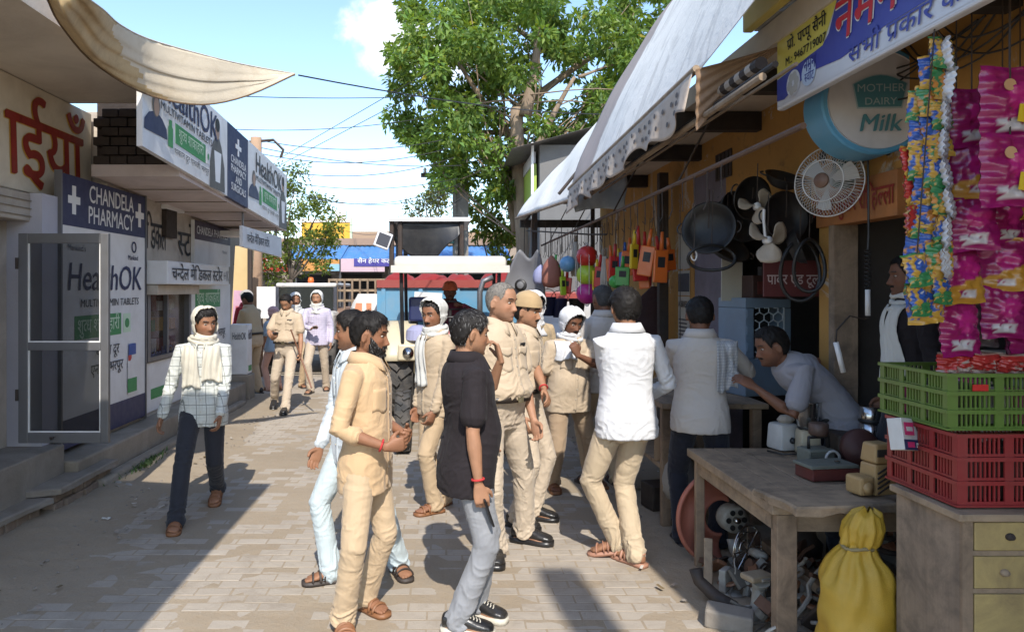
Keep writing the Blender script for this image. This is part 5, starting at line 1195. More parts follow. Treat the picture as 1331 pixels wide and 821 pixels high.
# valance with printed dots
def val(u, v):
    y = 8.05 - 3.75 * u; x = 1.36 + .092 * u; z = 2.87 + .18 * u
    return Vector((x - .02 - .03 * v * math.sin(u * 40) - .025 * v, y + .02 * math.sin(u * 60) * v, z - v * (.24 + .03 * math.sin(u * 24) + .02 * math.sin(u * 51)))) - oH
M_VAL = cloth('valance_cloth', (.44, .36, .29), .12, .1, .9, 200, (.22, .16, .12))
va = sheet('valance', val, 120, 10, M_VAL, hb, .004)
M_DOT = pm('dark_print_dot', (.12, .10, .09), .8, .3)
for i in range(26):
    for j in range(2):
        u = (i + .5 + .5 * j) / 27; c = val(u, .32 + .36 * j); mb = MB(); k = 10
        mb.add([c + Vector((-.012, math.cos(a) * .025, math.sin(a) * .017)) for a in np.linspace(0, 6.28, k, endpoint=False)], [tuple(range(k))]); mb.build('printed_dot', M_DOT, va, fix=False)
# folded tan side of the awning and the rafters under it
sd = empty('side_awning', (1.6, 4.3, 3), 0, 'ribbed tan canvas side of the awning with bamboo rafters and a striped roll', 'awning'); oS = Vector((1.6, 4.3, 3))
sheet('canvas', lambda u, v: Vector((1.44 + .52 * u, 4.26 + .008 * math.sin(v * 30 + 4 * u) + .02 * math.sin(u * 5) * v, 3.06 + .14 * u - (.36 * (1 - u) ** 1.2) * v)) - oS, 14, 44, cloth('tan_rib_canvas', (.26, .165, .10), .15, .1, .9, 200, (.12, .08, .05)), sd, .004)
for x, z, r_, m, y0 in ((1.50, 2.80, .02, M_WORN, 3.5), (1.56, 2.86, .016, M_DARKWOOD, 3.5), (1.66, 2.86, .010, M_WORN, 3.5)): bl(MB().tube([(x, y0, z), (x, 5.5, z - .01), (x, 8.0, z - .03)], r_, 8), 'rafter', m, sd, oS)
for i in range(12): bl(MB().tube([(1.60, 3.75 + i * .07, 2.94), (1.60, 3.75 + i * .07 + .068, 2.94)], .034, 10), 'striped_roll', [M_DARKBR, pm('roll_pale', (.36, .30, .24), .8, .2)][i % 2], sd, oS)
# far awning
fa = empty('hoarding', (1.8, 10, 3.5), 0, 'pale grey tarpaulin roof sloping down over the far toy stall', 'hoarding'); oH = Vector((1.8, 10, 3.5))
sheet('tarpaulin', hoard((1.14, 12.0, 2.94), (1.38, 8.1, 2.78), (2.7, 12.0, 4.5), (2.62, 8.1, 4.75), .02), 60, 30, faded_mat('grey_tarp', (.74, .72, .67), False), fa, .004)
bl(MB().tube([(1.13, 12.05, 2.93), (1.38, 8.08, 2.77)], .018, 8), 'batten', M_WORN, fa, oH)
bl(MB().bb((1.2, 11.95, 2.78), (2.5, 12.05, 2.90)), 'beam', M_DARKWOOD, fa, oH)
for y in (8.2, 10.1, 11.95): bl(MB().tube([(1.25, y, 2.84), (2.6, y, 4.5)], .02, 6), 'frame_bar', M_IRON, fa, oH)
for i in range(9): bl(MB().tube([(1.25 + .14 * i, 11.8 - .2 * (i % 3), 2.85), (1.25 + .14 * i, 11.8 - .2 * (i % 3), 2.35 - .15 * (i % 2))], .006, 5), 'hanger_rod', M_IRON, fa, oH)
bl(MB().tube([(1.3, 11.9, 2.72), (1.75, 9, 2.45), (1.8, 8.3, 2.4)], .012, 6), 'hanging_rail', M_IRON, fa, oH)
fx = sheet('flex_sign', lambda u, v: (.55 * u + .02 * math.sin(v * 6), .03 * math.sin(u * 7 + v * 4), -.42 * v + .05 * math.sin(u * 3)), 14, 14, pm('flex_print', (.46, .50, .53), .5, .2, 3, .1, 30, (.16, .22, .30), .6, 4), None, .003); fx.location = P(748, 226, 8.0); tag(fx, 'crumpled pale blue flex sign hanging at the corner of the far awning', 'banner')
# upper storey beyond with a sheet roof and a lime sign
us = empty('upper_shed', (2.2, 16, 3), 0, 'grey upper shed with corrugated roof and lime green signboard beyond the awnings', 'shed'); oU = Vector((2.2, 16, 3))
bl(MB().bb((1.9, 15.0, .0), (4.6, 20, 4.7)), 'wall', pm('grey_wall', (.15, .145, .14), .9, .2, 3, .2), us, oU)
mb = MB(); n = 36
for i in range(n):
    y = 14.6 + 5.6 * i / n; z = .03 * (i % 2); mb.quad((1.3, y, 4.55 + z), (1.3, y + 5.6 / n, 4.55 + .03 - z), (4.8, y + 5.6 / n, 5.5 + .03 - z), (4.8, y, 5.5 + z))
bl(mb, 'roof', pm('tin_roof', (.14, .13, .12), .7, .3, 6, .2), us, oU, fix=False)
bl(MB().bb((1.80, 15.2, 3.55), (1.86, 19.0, 4.35)), 'signboard', pm('lime_board', (.34, .46, .08), .6, .15, 4, .05), us, oU); bl(MB().bb((1.78, 15.2, 4.36), (1.84, 17.2, 4.6)), 'signboard', pm('grey_board', (.5, .5, .52), .6, .1), us, oU)
bl(MB().tube([(1.75, 15.0, 3.2), (1.75, 15.0, 4.75)], .03, 8), 'pipe', M_WHITEB, us, oU)
# -- blue and white sweet-seller's sign
SX = 1.9
bs = empty('shop_sign', (SX, 3.2, 3), 0, 'blue and yellow Hindi sweet seller sign with red letters and a plate of white sweets', 'sign'); oB = Vector((SX, 3.2, 3))
def sp(poly, m, name, d): 
    mb = MB(); mb.add([(SX - d, y, z) for y, z in poly], [tuple(range(len(poly)))]); return bl(mb, name, m, bs, oB, fix=False)
def stx(s, size, y, z, m, **k):
    o = lettering(s, size, (SX, y, z), (0, -1, 0), (0, 0, 1), m, bs, **k); o.matrix_parent_inverse = Matrix.Translation(-oB)
M_SIGNBLUE = pm('sign_blue', (.045, .055, .30), .45, .1, 5, .02); M_SIGNYEL = pm('sign_yellow', (.60, .53, .10), .5, .08, 5, .02); M_SIGNW = pm('sign_white', (.62, .63, .66), .5, .06, 4, .02, 30, (.4, .4, .42), .3, 3)
bl(MB().bb((SX, 1.7, 2.815), (SX + .05, 4.25, 3.215), bev=.012), 'frame', M_SIGNW, bs, oB)
sp([(4.23, 2.835), (1.72, 2.835), (1.72, 3.2), (4.23, 3.2)], M_SIGNW, 'panel', .002)
sp([(4.23, 2.99), (3.72, 3.02), (3.58, 3.2), (4.23, 3.2)], M_SIGNYEL, 'yellow_field', .004)
sp([(4.23, 2.865), (4.14, 2.855), (3.98, 2.90), (3.80, 2.92), (3.55, 2.90), (3.2, 2.93), (2.6, 2.935), (1.72, 2.93), (1.72, 3.2), (3.58, 3.2), (3.66, 3.06), (3.72, 3.02), (4.0, 3.0), (4.23, 2.985)], M_SIGNBLUE, 'blue_field', .005)
stx('प्रो. पप्पू सैनी', .085, 4.10, 3.115, M_BLACK_INK, bold=.01, lift=.008, width=.42); stx('M.: 9467719007', .062, 4.12, 3.035, M_BLACK_INK, bold=.01, lift=.008, width=.44)
def disc(y, z, r, m, d, name): sp([(y + r * math.cos(a), z + r * .92 * math.sin(a)) for a in np.linspace(0, 2 * math.pi, 24, endpoint=False)], m, name, d)
disc(4.03, 2.915, .078, M_SIGNW, .007, 'plate_print'); disc(3.86, 2.925, .075, pm('print_pale_blue', (.45, .55, .70), .5, .1), .007, 'round_print')
for a in range(7): disc(4.03 + .040 * math.cos(a), 2.915 + .040 * math.sin(a), .026, pm('printed_sweet', (.44, .43, .40), .6, .15), .008 + .0004 * a, 'printed_sweet')
stx('नमन', .105, 3.845, 2.935, M_SIGNBLUE, centre=True, lift=.009, width=.12, bold=.01); stx('स्वीट', .07, 3.85, 2.88, M_SIGNBLUE, centre=True, lift=.009, width=.10)
stx('नमन स्वीट्स', .30, 3.60, 2.985, M_WHITE_INK, bold=.035, lift=.008, slant=.12); stx('नमन स्वीट्स', .30, 3.60, 2.985, pm('sign_red', (.50, .02, .035), .45, .1), bold=.012, lift=.012, slant=.12)
stx('सभी प्रकार के रसगुल्ले', .115, 3.48, 2.853, M_SIGNBLUE, bold=.012, lift=.009, width=1.25, slant=.1)
# yellow light box above
yb_ = empty('sign_box', (1.8, 3.5, 3.6), 0, 'yellow box sign with grey underside hanging above the blue sign', 'sign'); oY = Vector((1.8, 3.5, 3.6))
bl(MB().bb((1.80, 1.8, 3.345), (1.86, 4.49, 4.1), bev=.01), 'face', pm('sign_box_yellow', (.66, .52, .13), .45, .06, 4, .02), yb_, oY); bl(MB().bb((1.865, 1.82, 3.35), (2.12, 4.47, 4.0)), 'case', pm('case_grey', (.36, .35, .33), .6, .15), yb_, oY)
for i in range(5): bl(MB().box((1.97, 2.4 + i * .42, 3.335), (.2, .16, .012), (.1, .15 * (-1) ** i, .2)), 'torn_lining', pm('lining_blue', (.30, .38, .52), .6, .2), yb_, oY)
o = lettering('नमन', .4, (1.80, 4.0, 3.62), (0, -1, 0), (0, 0, 1), M_SIGNW, yb_, bold=.012); o.matrix_parent_inverse = Matrix.Translation(-oY)
# -- round dairy sign
md = empty('round_sign', P(1141, 130, 4.0), R(-4), 'round blue and white milk booth sign with drum sides', 'sign')
rr_ = .295; rx = Euler((R(90), 0, 0))
MB().lathe([(rr_ - .01, .0), (rr_, .01), (rr_, .24), (rr_ - .01, .25)], (0, .25, 0), 48, 0, rx).build('drum', pm('sky_blue_plastic', (.07, .30, .50), .4, .08, 4, .02, 30, (.2, .3, .35), .3, 3), md, True, fix=True, auto=35)
MB().lathe([(.0, .0), (rr_ - .035, .0), (rr_ - .03, .004), (rr_ - .03, -.004)], (0, -.004, 0), 48, 0, rx, False).build('face', pm('sign_face_white', (.60, .59, .60), .5, .06, 3, .02, 30, (.35, .32, .30), .4, 3), md)
M_TEAL = pm('teal_print', (.06, .20, .24), .5, .1); M_PALE = pm('pale_print', (.32, .42, .44), .5, .1)
arch = [(-.115, -.05), (.12, -.05), (.15, .085)] + [(.15 - .29 * t, .085 + .05 * math.sin(math.pi * t)) for t in np.linspace(0, 1, 9)[1:-1]] + [(-.14, .085)]
MB().add([(x, -.014, z) for x, z in arch], [tuple(range(len(arch)))]).build('emblem_border', M_PALE, md, fix=False)
MB().add([(x * .95, -.016, (z - .06) * .92 + .06) for x, z in arch], [tuple(range(len(arch)))]).build('emblem_panel', M_TEAL, md, fix=False)
lettering('MOTHER', .06, (0.005, -.0175, .04), (1, 0, 0), (0, 0, 1), M_PALE, md, width=.25, centre=True); lettering('DAIRY', .055, (0.005, -.0175, -.03), (1, 0, 0), (0, 0, 1), M_PALE, md, width=.17, centre=True); lettering('Milk', .13, (0, -.014, -.17), (1, 0, 0), (0, 0, 1), M_TEAL, md, bold=.02, centre=True, slant=.2)
MB().tube([(0, .12, rr_ - .02), (0, .12, rr_ + .4)], .012, 6).build('hanger', M_IRON, md)
# -- wall fan
fn = empty('wall_fan', P(1077, 236, 4.35), R(-54), 'white wire caged fan with a green motor on the wall', 'fan')
for k, (n_, mat_) in enumerate(((64, pm('fan_wire', (.55, .53, .50), .5, .1)),)):
    mb = MB()
    for i in range(n_):
        a = 2 * math.pi * i / n_; c, s_ = math.cos(a), math.sin(a)
        for sg in (-1, 1): mb.tube([(c * r_, sg * d, s_ * r_) for r_, d in ((.035, .075), (.10, .072), (.165, .05), (.205, .0))], .0016, 4, 0, False)
    mb.build('cage_wires', mat_, fn, True, fix=False)['kind'] = 'stuff'
    for r_, d in ((.205, 0), (.12, -.068), (.12, .068)): MB().tube([(math.cos(a) * r_, d, math.sin(a) * r_) for a in np.linspace(0, 2 * math.pi, 40)], .004, 6, 0, False).build('cage_ring', mat_, fn, True)
MB().lathe([(.0, 0), (.04, 0), (.045, .01), (.04, .02)], (0, -.075, 0), 20, 0, rx).build('badge', pm('brown_badge', (.16, .09, .06), .5, .2), fn, True)
for i in range(3):
    a = i * 2.09; MB().add([Vector((math.cos(a + t) * r_, .02 * math.cos(t * 4), math.sin(a + t) * r_)) for r_ in (.03, .17) for t in (0, .35, .7)], [(0, 1, 4, 3), (1, 2, 5, 4)]).build('blade', pm('fan_blade', (.5, .49, .46), .4, .1), fn, True, fix=False)
MB().lathe([(.03, 0), (.055, .01), (.06, .05), (.055, .12), (.03, .135)], (0, .23, .03), 20, 0, rx).build('motor', pm('green_paint', (.03, .11, .075), .5, .25, 6, .05, 30, (.05, .05, .04), .4, 5), fn, True)
MB().tube([(0, .2, .06), (-.02, .24, .16), (0, .3, .24), (.05, .36, .28)], [.03, .022, .02, .02], 10).build('bracket', MATS['green_paint'], fn, True)
MB().tube([(math.cos(a) * .06 - .02, .3, .17 + math.sin(a) * .06) for a in np.linspace(0, 2 * math.pi, 20)], .014, 8, 0, False).build('mount_ring', MATS['green_paint'], fn, True)
# -- black iron ware and fan blades hanging from the rail
def hung(name, label, px, py, Y, group, cat):
    return empty(name, P(px, py, Y), 0, label, cat, group)
def hookline(e, h=.35): MB().tube([(0, 0, .0), (.01, .01, h)], .004, 5).build('wire', M_IRON, e)
pans = [(921, 296, 5.4, .155, (80, 0, -35), 'large shallow black pan hanging lowest at the left of the cluster'), (978, 258, 5.3, .125, (100, 20, 20), 'black square-looking pan hung between the big pan and the domed one'), (1020, 230, 5.1, .105, (28, 10, 0), 'domed black pan hanging topmost of the iron cluster'), (1022, 282, 5.0, .14, (86, 0, 14), 'round black pan hung behind the propeller blades'), (945, 318, 5.55, .15, (40, 25, 0), 'tilted black pan at the bottom left above the cream card'), (1040, 320, 4.95, .10, (70, 10, 60), 'small black pan beside the fan cage'), (965, 290, 5.5, .12, (75, -15, 10), 'black pan half hidden in the middle of the cluster'), (952, 270, 5.6, .10, (95, 0, 30), 'small black pan at the back of the cluster')]
for px, py, Y, r_, rot, lab in pans:
    r_ *= 1.22; e = hung('iron_pan', lab, px, py, Y, 'black iron pans hanging from the rail', 'pan'); q = Euler([R(a) for a in rot])
    MB().lathe([(.0, -.075), (r_ * .55, -.07), (r_ * .85, -.04), (r_, .0), (r_ * 1.05, .004), (r_ * .98, .004), (r_ * .82, -.034), (r_ * .52, -.062), (0, -.066)], (0, 0, 0), 28, 0, q, False).build('bowl', M_BLACKP, e, True)
    for sg in (-1, 1): MB().tube([q.to_matrix() @ Vector((sg * (r_ + .01 + .03 * math.sin(t)), .04 * math.cos(t), .0)) for t in np.linspace(0, math.pi, 9)], .006, 6).build('handle', M_BLACKP if sg < 0 else M_IRON, e, True)
    hookline(e, 2.52 - e.location.z)
def propeller(e, r_, n_, m, q, ph=0):
    for i in range(n_):
        a = ph + 2 * math.pi * i / n_; V = []; nu, nv = 8, 6
        for j in range(nv + 1):
            rad = r_ * (.16 + .84 * j / nv)
            for k in range(nu + 1):
                t = (k / nu - .5) * (1.25 * math.sin(math.pi * min(1, .18 + .66 * j / nv)) + .12); V.append(q @ Vector((math.cos(a + t) * rad, math.sin(a + t) * rad, .05 * math.sin(t * 1.4) + .01 * math.cos(t * 3))))
        f = [(j * (nu + 1) + k, j * (nu + 1) + k + 1, (j + 1) * (nu + 1) + k + 1, (j + 1) * (nu + 1) + k) for j in range(nv) for k in range(nu)]
        o = link_mesh('blade', np_mesh('blade', V, f), m, e, True); md_ = o.modifiers.new('t', 'SOLIDIFY'); md_.thickness = .004
    MB().lathe([(.0, -.03), (.022, -.03), (.026, 0), (.022, .02), (0, .02)], (0, 0, 0), 16, 0, q).build('hub', M_WHITEB, e, True)
M_BEIGE = pm('beige_plastic', (.40, .33, .25), .45, .1, 5, .03, 30, (.25, .2, .15), .4, 4)
e = hung('fan_blade_set', 'beige three bladed cooler propeller hanging in front of the pans', 998, 312, 4.85, None, 'fan blade'); propeller(e, .155, 3, M_BEIGE, Euler((R(80), R(0), R(12))).to_matrix(), .5); hookline(e, .3); MB().tube([(-.02, -.01, .0), (-.035, -.02, .12), (-.03, -.01, .2)], .009, 6).build('shaft', M_WHITEB, e)
e = hung('fan_blade_set', 'second beige propeller partly hidden higher in the pan cluster', 984, 268, 5.15, None, 'fan blade'); propeller(e, .13, 3, M_BEIGE, Euler((R(70), R(30), R(-20))).to_matrix(), 1.4); hookline(e, .3)
for k, (px, py, Y, a, b) in enumerate(((1040, 352, 4.9, .13, .2), (925, 335, 5.3, .17, .09), (1052, 345, 4.8, .1, .17))):
    e = hung('rubber_belt', ['black rubber belt loop hanging over the red plaque', 'black rubber belt slung under the big pan', 'narrow black belt loop hanging by the doorway pillar'][k], px, py, Y, 'black rubber belts', 'belt')
    MB().tube([(math.cos(t) * a, .02 * math.sin(2 * t), math.sin(t) * b) for t in np.linspace(0, 2 * math.pi, 30)], .012, 6, 0, False).build('loop', M_BLACKP, e, True); MB().tube([(0, 0, b), (.01, 0, 2.5 - e.location.z)], .004, 5).build('wire', M_IRON, e)
e = hung('ring', 'small white plastic ring hanging at the left of the pans', 902, 332, 5.3, None, 'ring'); MB().tube([(math.cos(t) * .02, 0, math.sin(t) * .035) for t in np.linspace(0, 2 * math.pi, 20)], .006, 6, 0, False).build('hoop', M_WHITEB, e, True); hookline(e, .3)
# spiral cord and white rods
e = hung('spiral_cord', 'black spiral cord with a white plastic handle hanging before the doorway', 1128, 374, 4.25, None, 'cord')
MB().tube([(0, 0, .85), (.005, 0, .3), (0, 0, .22)], .006, 6).build('cable', M_BLACKP, e); MB().tube([(math.cos(t) * .014, math.sin(t) * .014, .22 - .22 * t / 60) for t in np.linspace(0, 60, 150)], .0035, 5).build('coil', M_BLACKP, e, True)
MB().tube([(0, 0, -.01), (0, 0, -.16)], .014, 10).build('handle', M_WHITEB, e, True)
MB().tube([(0, 0, -.17), (-.03, -.02, -.18), (-.12, -.03, -.16), (-.2, -.04, -.24), (-.205, -.04, -.31)], .005, 6).build('wire', M_IRON, e, True); MB().tube([(-.205, -.04, -.31), (-.165, -.045, -.48)], .015, 8).build('rod', M_WHITEB, e, True)
# -- toys and household goods hanging further along
def pl_mat(n, c): return pm(n, c, .35, .08, 5, .02)
M_OR, M_RD, M_YL, M_GN, M_BL, M_LM, M_MG = pl_mat('orange_plastic', (.62, .13, .02)), pl_mat('red_plastic', (.50, .025, .02)), pl_mat('yellow_plastic', (.62, .42, .02)), pl_mat('green_plastic', (.05, .30, .05)), pl_mat('blue_plastic', (.03, .10, .34)), pl_mat('lime_plastic', (.35, .48, .03)), pl_mat('magenta_plastic', (.42, .02, .20))
def bat(label, px, pt_, pb, Y, m, tilt=0, wd=.075):
    wd *= 1.3
    a = P(px, pt_, Y); h = (pb - pt_) / F * Y; e = empty('toy_bat', a, 0, label, 'toy bat', 'plastic toy bats hanging at the stall'); e.rotation_euler = (0, R(tilt), R(rnd.uniform(-30, 30)))
    MB().box((0, 0, -h * .68), (wd, .03, h * .62), None, 0, .01).build('blade', m, e); MB().tube([(0, 0, -h * .38), (0, 0, -h * .02)], [.02, .014], 10).build('handle', m, e, True)
    MB().box((0, -.017, -h * .6), (wd * .5, .003, h * .2)).build('sticker', M_BLACK_INK if m is not M_BL else M_WHITEB, e); MB().tube([(0, 0, 0), (0, 0, 2.5 - a.z)], .003, 4).build('string', M_IRON, e)
for q in (('orange toy bat nearest the dark post', 861, 300, 368, 6.6, M_OR, 3, .10), ('orange toy bat tilted beside the nearest one', 847, 296, 360, 6.7, M_OR, 9, .10), ('red toy bat behind the yellow one', 829, 292, 366, 7.0, M_RD, -3, .11), ('slim yellow toy bat among the red ones', 825, 298, 350, 6.9, M_YL, 2, .07), ('long red toy bat hanging back left of the orange pair', 838, 300, 352, 7.3, M_RD, 0, .08), ('blue toy bat over a green one', 812, 314, 350, 7.6, M_BL, 0, .09), ('green toy bat below the blue one', 810, 332, 372, 7.5, M_GN, 2, .11), ('bright green toy bat hanging at the far end', 723, 330, 368, 9.2, M_GN, 8, .10), ('lime toy bat at the far end', 731, 345, 384, 9.0, M_LM, -2, .06), ('red toy bat at the far end beside the lime one', 738, 348, 382, 9.1, M_RD, 5, .10), ('yellow bat next to the net of balls', 776, 336, 378, 8.4, M_YL, 0, .09), ('red toy bat tucked between the orange pair', 853, 306, 356, 7.1, M_RD, -8, .10), ('orange toy bat farther behind the yellow one', 819, 308, 358, 7.5, M_OR, 6, .10), ('crimson toy bat at the back of the bunch', 843, 318, 372, 7.4, M_RD, 4, .09), ('orange toy bat lowest of the bunch', 833, 326, 376, 7.2, M_OR, -6, .08), ('red toy bat in the gap before the blue one', 800, 316, 362, 7.7, M_RD, 3, .09), ('orange toy bat left of the blue one', 793, 318, 366, 7.9, M_OR, -4, .09), ('yellow toy bat left of the blue one', 804, 322, 376, 8.0, M_YL, 0, .06), ('red toy bat close to the yellow bat by the net', 781, 330, 374, 8.3, M_RD, 5, .08), ('pink toy bat half hidden by the nearest orange one', 868, 308, 352, 6.8, M_OR, -6, .08)): bat(*q)
e = empty('ball_net', P(763, 322, 8.6), 0, 'clear net holding a red, a lime and a magenta ball', 'balls')
for i, m in enumerate((M_RD, M_LM, M_MG)):
    MB().lathe([(.001, -.13), (.07, -.105), (.112, -.06), (.125, 0), (.112, .06), (.07, .105), (.001, .13)], (0, 0, -.10 - i * .215), 18, 0).build('ball', m, e, True)
MB().tube([(0, 0, .04), (0, 0, 2.5 - e.location.z)], .004, 5).build('string', M_IRON, e)
for a in range(8): MB().tube([(math.cos(a * .785) * r_, math.sin(a * .785) * r_, z) for r_, z in ((.01, .06), (.13, -.1), (.13, -.32), (.13, -.53), (.01, -.68))], .003, 4).build('cord', M_WHITEB, e)
for lab, px, py, Y, r_, m in (('green ball hanging under the blue and green bats', 800, 366, 7.6, .07, M_GN), ('pale blue ball at the far end of the toys', 738, 343, 8.8, .10, pl_mat('pale_blue_plastic', (.12, .28, .46))), ('magenta ball tucked behind the orange bats', 866, 348, 7.0, .045, M_MG)):
    e = empty('toy_ball', P(px, py, Y), 0, lab, 'ball', 'toy balls at the stall'); MB().lathe([(.001, -r_), (r_ * .6, -r_ * .8), (r_ * .9, -r_ * .43), (r_, 0), (r_ * .9, r_ * .43), (r_ * .6, r_ * .8), (.001, r_)], (0, 0, 0), 20, 0).build('shell', m, e, True); MB().tube([(0, 0, r_), (0, 0, 2.5 - e.location.z)], .003, 4).build('string', M_IRON, e)
M_MOP = cloth('mop_yarn', (.42, .37, .31), .2)
for lab, px, pt_, pb, Y, w in (('beige yarn mop hanging left of the blue bat', 786, 326, 382, 8.0, .12), ('long beige mop at the far rail', 748, 308, 360, 9.0, .10)):
    a = P(px, pt_, Y); h = (pb - pt_) / F * Y; e = empty('mop', a, 0, lab, 'mop', 'yarn mops'); MB().tube([(0, 0, .02), (0, 0, -.08)], .02, 8).build('grip', M_WORNZ, e, True); mb = MB()
    for i in range(40): an = rnd.uniform(0, 6.28); rr0 = w * .5 * math.sqrt(rnd.random()); mb.tube([(math.cos(an) * rr0 * .4, math.sin(an) * rr0 * .4, -.06), (math.cos(an) * rr0, math.sin(an) * rr0, -h * .6), (math.cos(an) * rr0 * 1.05, math.sin(an) * rr0, -h * rnd.uniform(.9, 1))], .011, 5)
    mb.build('yarn', M_MOP, e, True)['kind'] = 'stuff'; MB().tube([(0, 0, 0), (0, 0, 2.5 - a.z)], .003, 4).build('string', M_IRON, e)
def bag(name, label, px, pt_, pb, Y, w, m, cat, seed):
    a = P(px, pt_, Y); h = (pb - pt_) / F * Y; e = empty(name, a, 0, label, cat); r = random.Random(seed); n = 16; V = []; prof = [(.1, 0), (.45, -.12), (.8, -.3), (1, -.55), (1, -.8), (.8, -.95), (.2, -1)]
    mb = MB(); vs = [Vector((math.cos(2 * math.pi * j / n) * w / 2 * q * (1 + .1 * math.sin(j * 2.3 + i)), math.sin(2 * math.pi * j / n) * w * .32 * q, z * h)) for i, (q, z) in enumerate(prof) for j in range(n)]
    mb.add(vs, [(i * n + j, i * n + (j + 1) % n, (i + 1) * n + (j + 1) % n, (i + 1) * n + j) for i in range(len(prof) - 1) for j in range(n)] + [tuple((len(prof) - 1) * n + j for j in range(n))]).build('bag', m, e, True); MB().tube([(0, 0, 0), (0, 0, 2.5 - a.z)], .003, 4).build('string', M_IRON, e)
bag('hanging_bag', 'brownish red cloth bag hanging at the far rail', 717, 332, 374, 9.2, .24, pm('brick_cloth', (.26, .10, .07), .8, .2), 'bag', 1); bag('hanging_bag', 'small lilac bag hanging beside the grey moulded seat', 703, 344, 370, 9.6, .2, pm('lilac_cloth', (.24, .25, .40), .7, .15), 'bag', 2)
e = empty('moulded_seat', P(687, 330, 9.9), R(-20), 'grey moulded plastic baby seat hanging from the far awning', 'seat'); M_GP = pm('grey_plastic', (.15, .15, .16), .5, .12)
sheet('shell', lambda u, v: ((u - .5) * (.25 + .42 * v ** .7) - .10 * v, .12 * math.sin(math.pi * u) * math.sin(math.pi * min(1, v + .1)), -.72 * v + .06 * math.cos(u * 6)), 16, 16, M_GP, e, .02); MB().lathe([(.0, 0), (.075, 0), (.085, .01), (.075, .02)], (-.1, -.02, -.42), 20, 0, rx).build('wheel', M_BLACKP, e, True); MB().lathe([(.04, .02), (.05, .03), (.04, .035)], (-.1, -.03, -.42), 16, 0, rx).build('rim', M_GP, e, True); MB().tube([(0, 0, 0), (.05, 0, .55)], .004, 4).build('string', M_IRON, e)
bag('cloth_bundle', 'dark maroon bundle of cloth hanging on the ochre wall behind the post', 850, 372, 470, 8.6, .6, pm('maroon_cloth', (.05, .025, .025), .9, .3), 'bundle', 4)
# -- front table with the mixer parts
tb = empty('work_table', (1.6, 4.2, 0), 0, 'weathered wooden work table in front with an extra plank on it', 'table'); oW = Vector((1.6, 4.2, 0))
def tbp(mb, n, m, **k): return bl(mb, n, m, tb, oW, **k)
for i in range(5): tbp(MB().bb((1.58 + i * .176, 3.58 + rnd.uniform(0, .012), .70), (1.58 + (i + 1) * .176 - .004, 4.85 + rnd.uniform(-.012, .01), .75 + rnd.uniform(-.003, .003)), bev=.004), 'plank', M_WORN)
tbp(MB().bb((1.61, 3.64, .61), (1.64, 4.78, .70)), 'apron', M_WORN); tbp(MB().bb((1.66, 3.61, .61), (2.4, 3.64, .70)), 'apron', M_WORNX)
for x, y, w in ((1.66, 3.63, .05), (1.625, 4.74, .028), (2.4, 3.66, .04), (2.4, 4.74, .03)): tbp(MB().bb((x - w, y - w * .7, 0), (x + w, y + w * .7, .695), bev=.005), 'leg', M_WORNZ)
tbp(MB().bb((2.0, 3.64, .15), (2.06, 4.7, .20)), 'stretcher', M_WORN)
lp = jslab((1.55, 3.72, 0), (1.62, 3.40, 0), (2.12, 3.46, 0), (2.16, 3.82, 0), .792, .04, 21); tbp(lp, 'loose_plank', M_WORNX)
t2 = empty('stall_table', (1.7, 6, 0), 0, 'rough wooden counter behind the man with the shoulder towel', 'table'); oW2 = Vector((1.7, 6, 0))
for i in range(4): bl(MB().bb((1.60 + i * .2, 5.48, .90), (1.60 + (i + 1) * .2 - .005, 7.0, .94 + rnd.uniform(-.003, .003)), bev=.004), 'plank', M_WORN, t2, oW2)
for x, y in ((1.645, 5.54), (2.32, 5.54), (1.645, 6.9), (2.32, 6.9)): bl(MB().bb((x - .035, y - .03, 0), (x + .035, y + .03, .898), bev=.005), 'leg', M_WORNZ, t2, oW2)
bl(MB().bb((1.6, 5.55, .45), (2.35, 6.95, .48)), 'shelf', M_WORNX, t2, oW2)
for i, lab in enumerate(('brown carton on the low shelf of the rough counter', 'grey box on the low shelf of the rough counter', 'dark box on the ground under the rough counter', 'brick coloured carton on the ground under the rough counter')):
    tag(MB().box((1.72 + (i % 2) * .3, 5.7 + (i // 2) * .3, .58 if i < 2 else .12), (.2, .22, .2), (0, 0, .3 * i - .4), 0, .01).build('carton', [pm('brown_card', (.26, .18, .11), .85, .2), M_CONC, M_DARKWOOD, M_BRICKM][i]), lab, 'box')
# -- blue air cooler
ac = empty('air_cooler', (2.52, 6.05, .94), R(14), 'pale blue air cooler with a honeycomb grille standing behind the stall', 'cooler'); M_CB = pm('cooler_blue', (.20, .27, .34), .45, .08, 4, .03, 30, (.15, .16, .17), .4, 3)
mb = MB(); w, h, d = .42, .78, .36
for a, b in (((-w / 2, -d / 2, 0), (w / 2, d / 2, .30)), ((-w / 2, -d / 2, .70), (w / 2, d / 2, h)), ((-w / 2, -d / 2, .30), (-.13, d / 2, .70)), ((.14, -d / 2, .30), (w / 2, d / 2, .70)), ((-.13, 0, .30), (.14, d / 2, .70))): mb.bb(a, b, 0, .008)
mb.build('body', M_CB, ac)
mb = MB(); mb.bb((-.13, -.02, .30), (.14, -.005, .70)); mb.build('grille_back', M_BLACKP, ac)
for r_ in range(7):
    for c_ in range(4):
        cx, cz = -.125 + c_ * .085 + (.042 if r_ % 2 else 0), .315 + r_ * .062
        hexp = [(cx + .045 * math.cos(a), cz + .040 * math.sin(a)) for a in (R(90), R(30), R(-30), R(-90))]
        pts_ = [(max(-.13, min(.14, x)), -d / 2 - .004, max(.30, min(.70, z))) for x, z in hexp]
        MB().tube(pts_, .0055, 5).build('grille_bar', pm('grille_pale', (.42, .46, .48), .4, .1), ac)
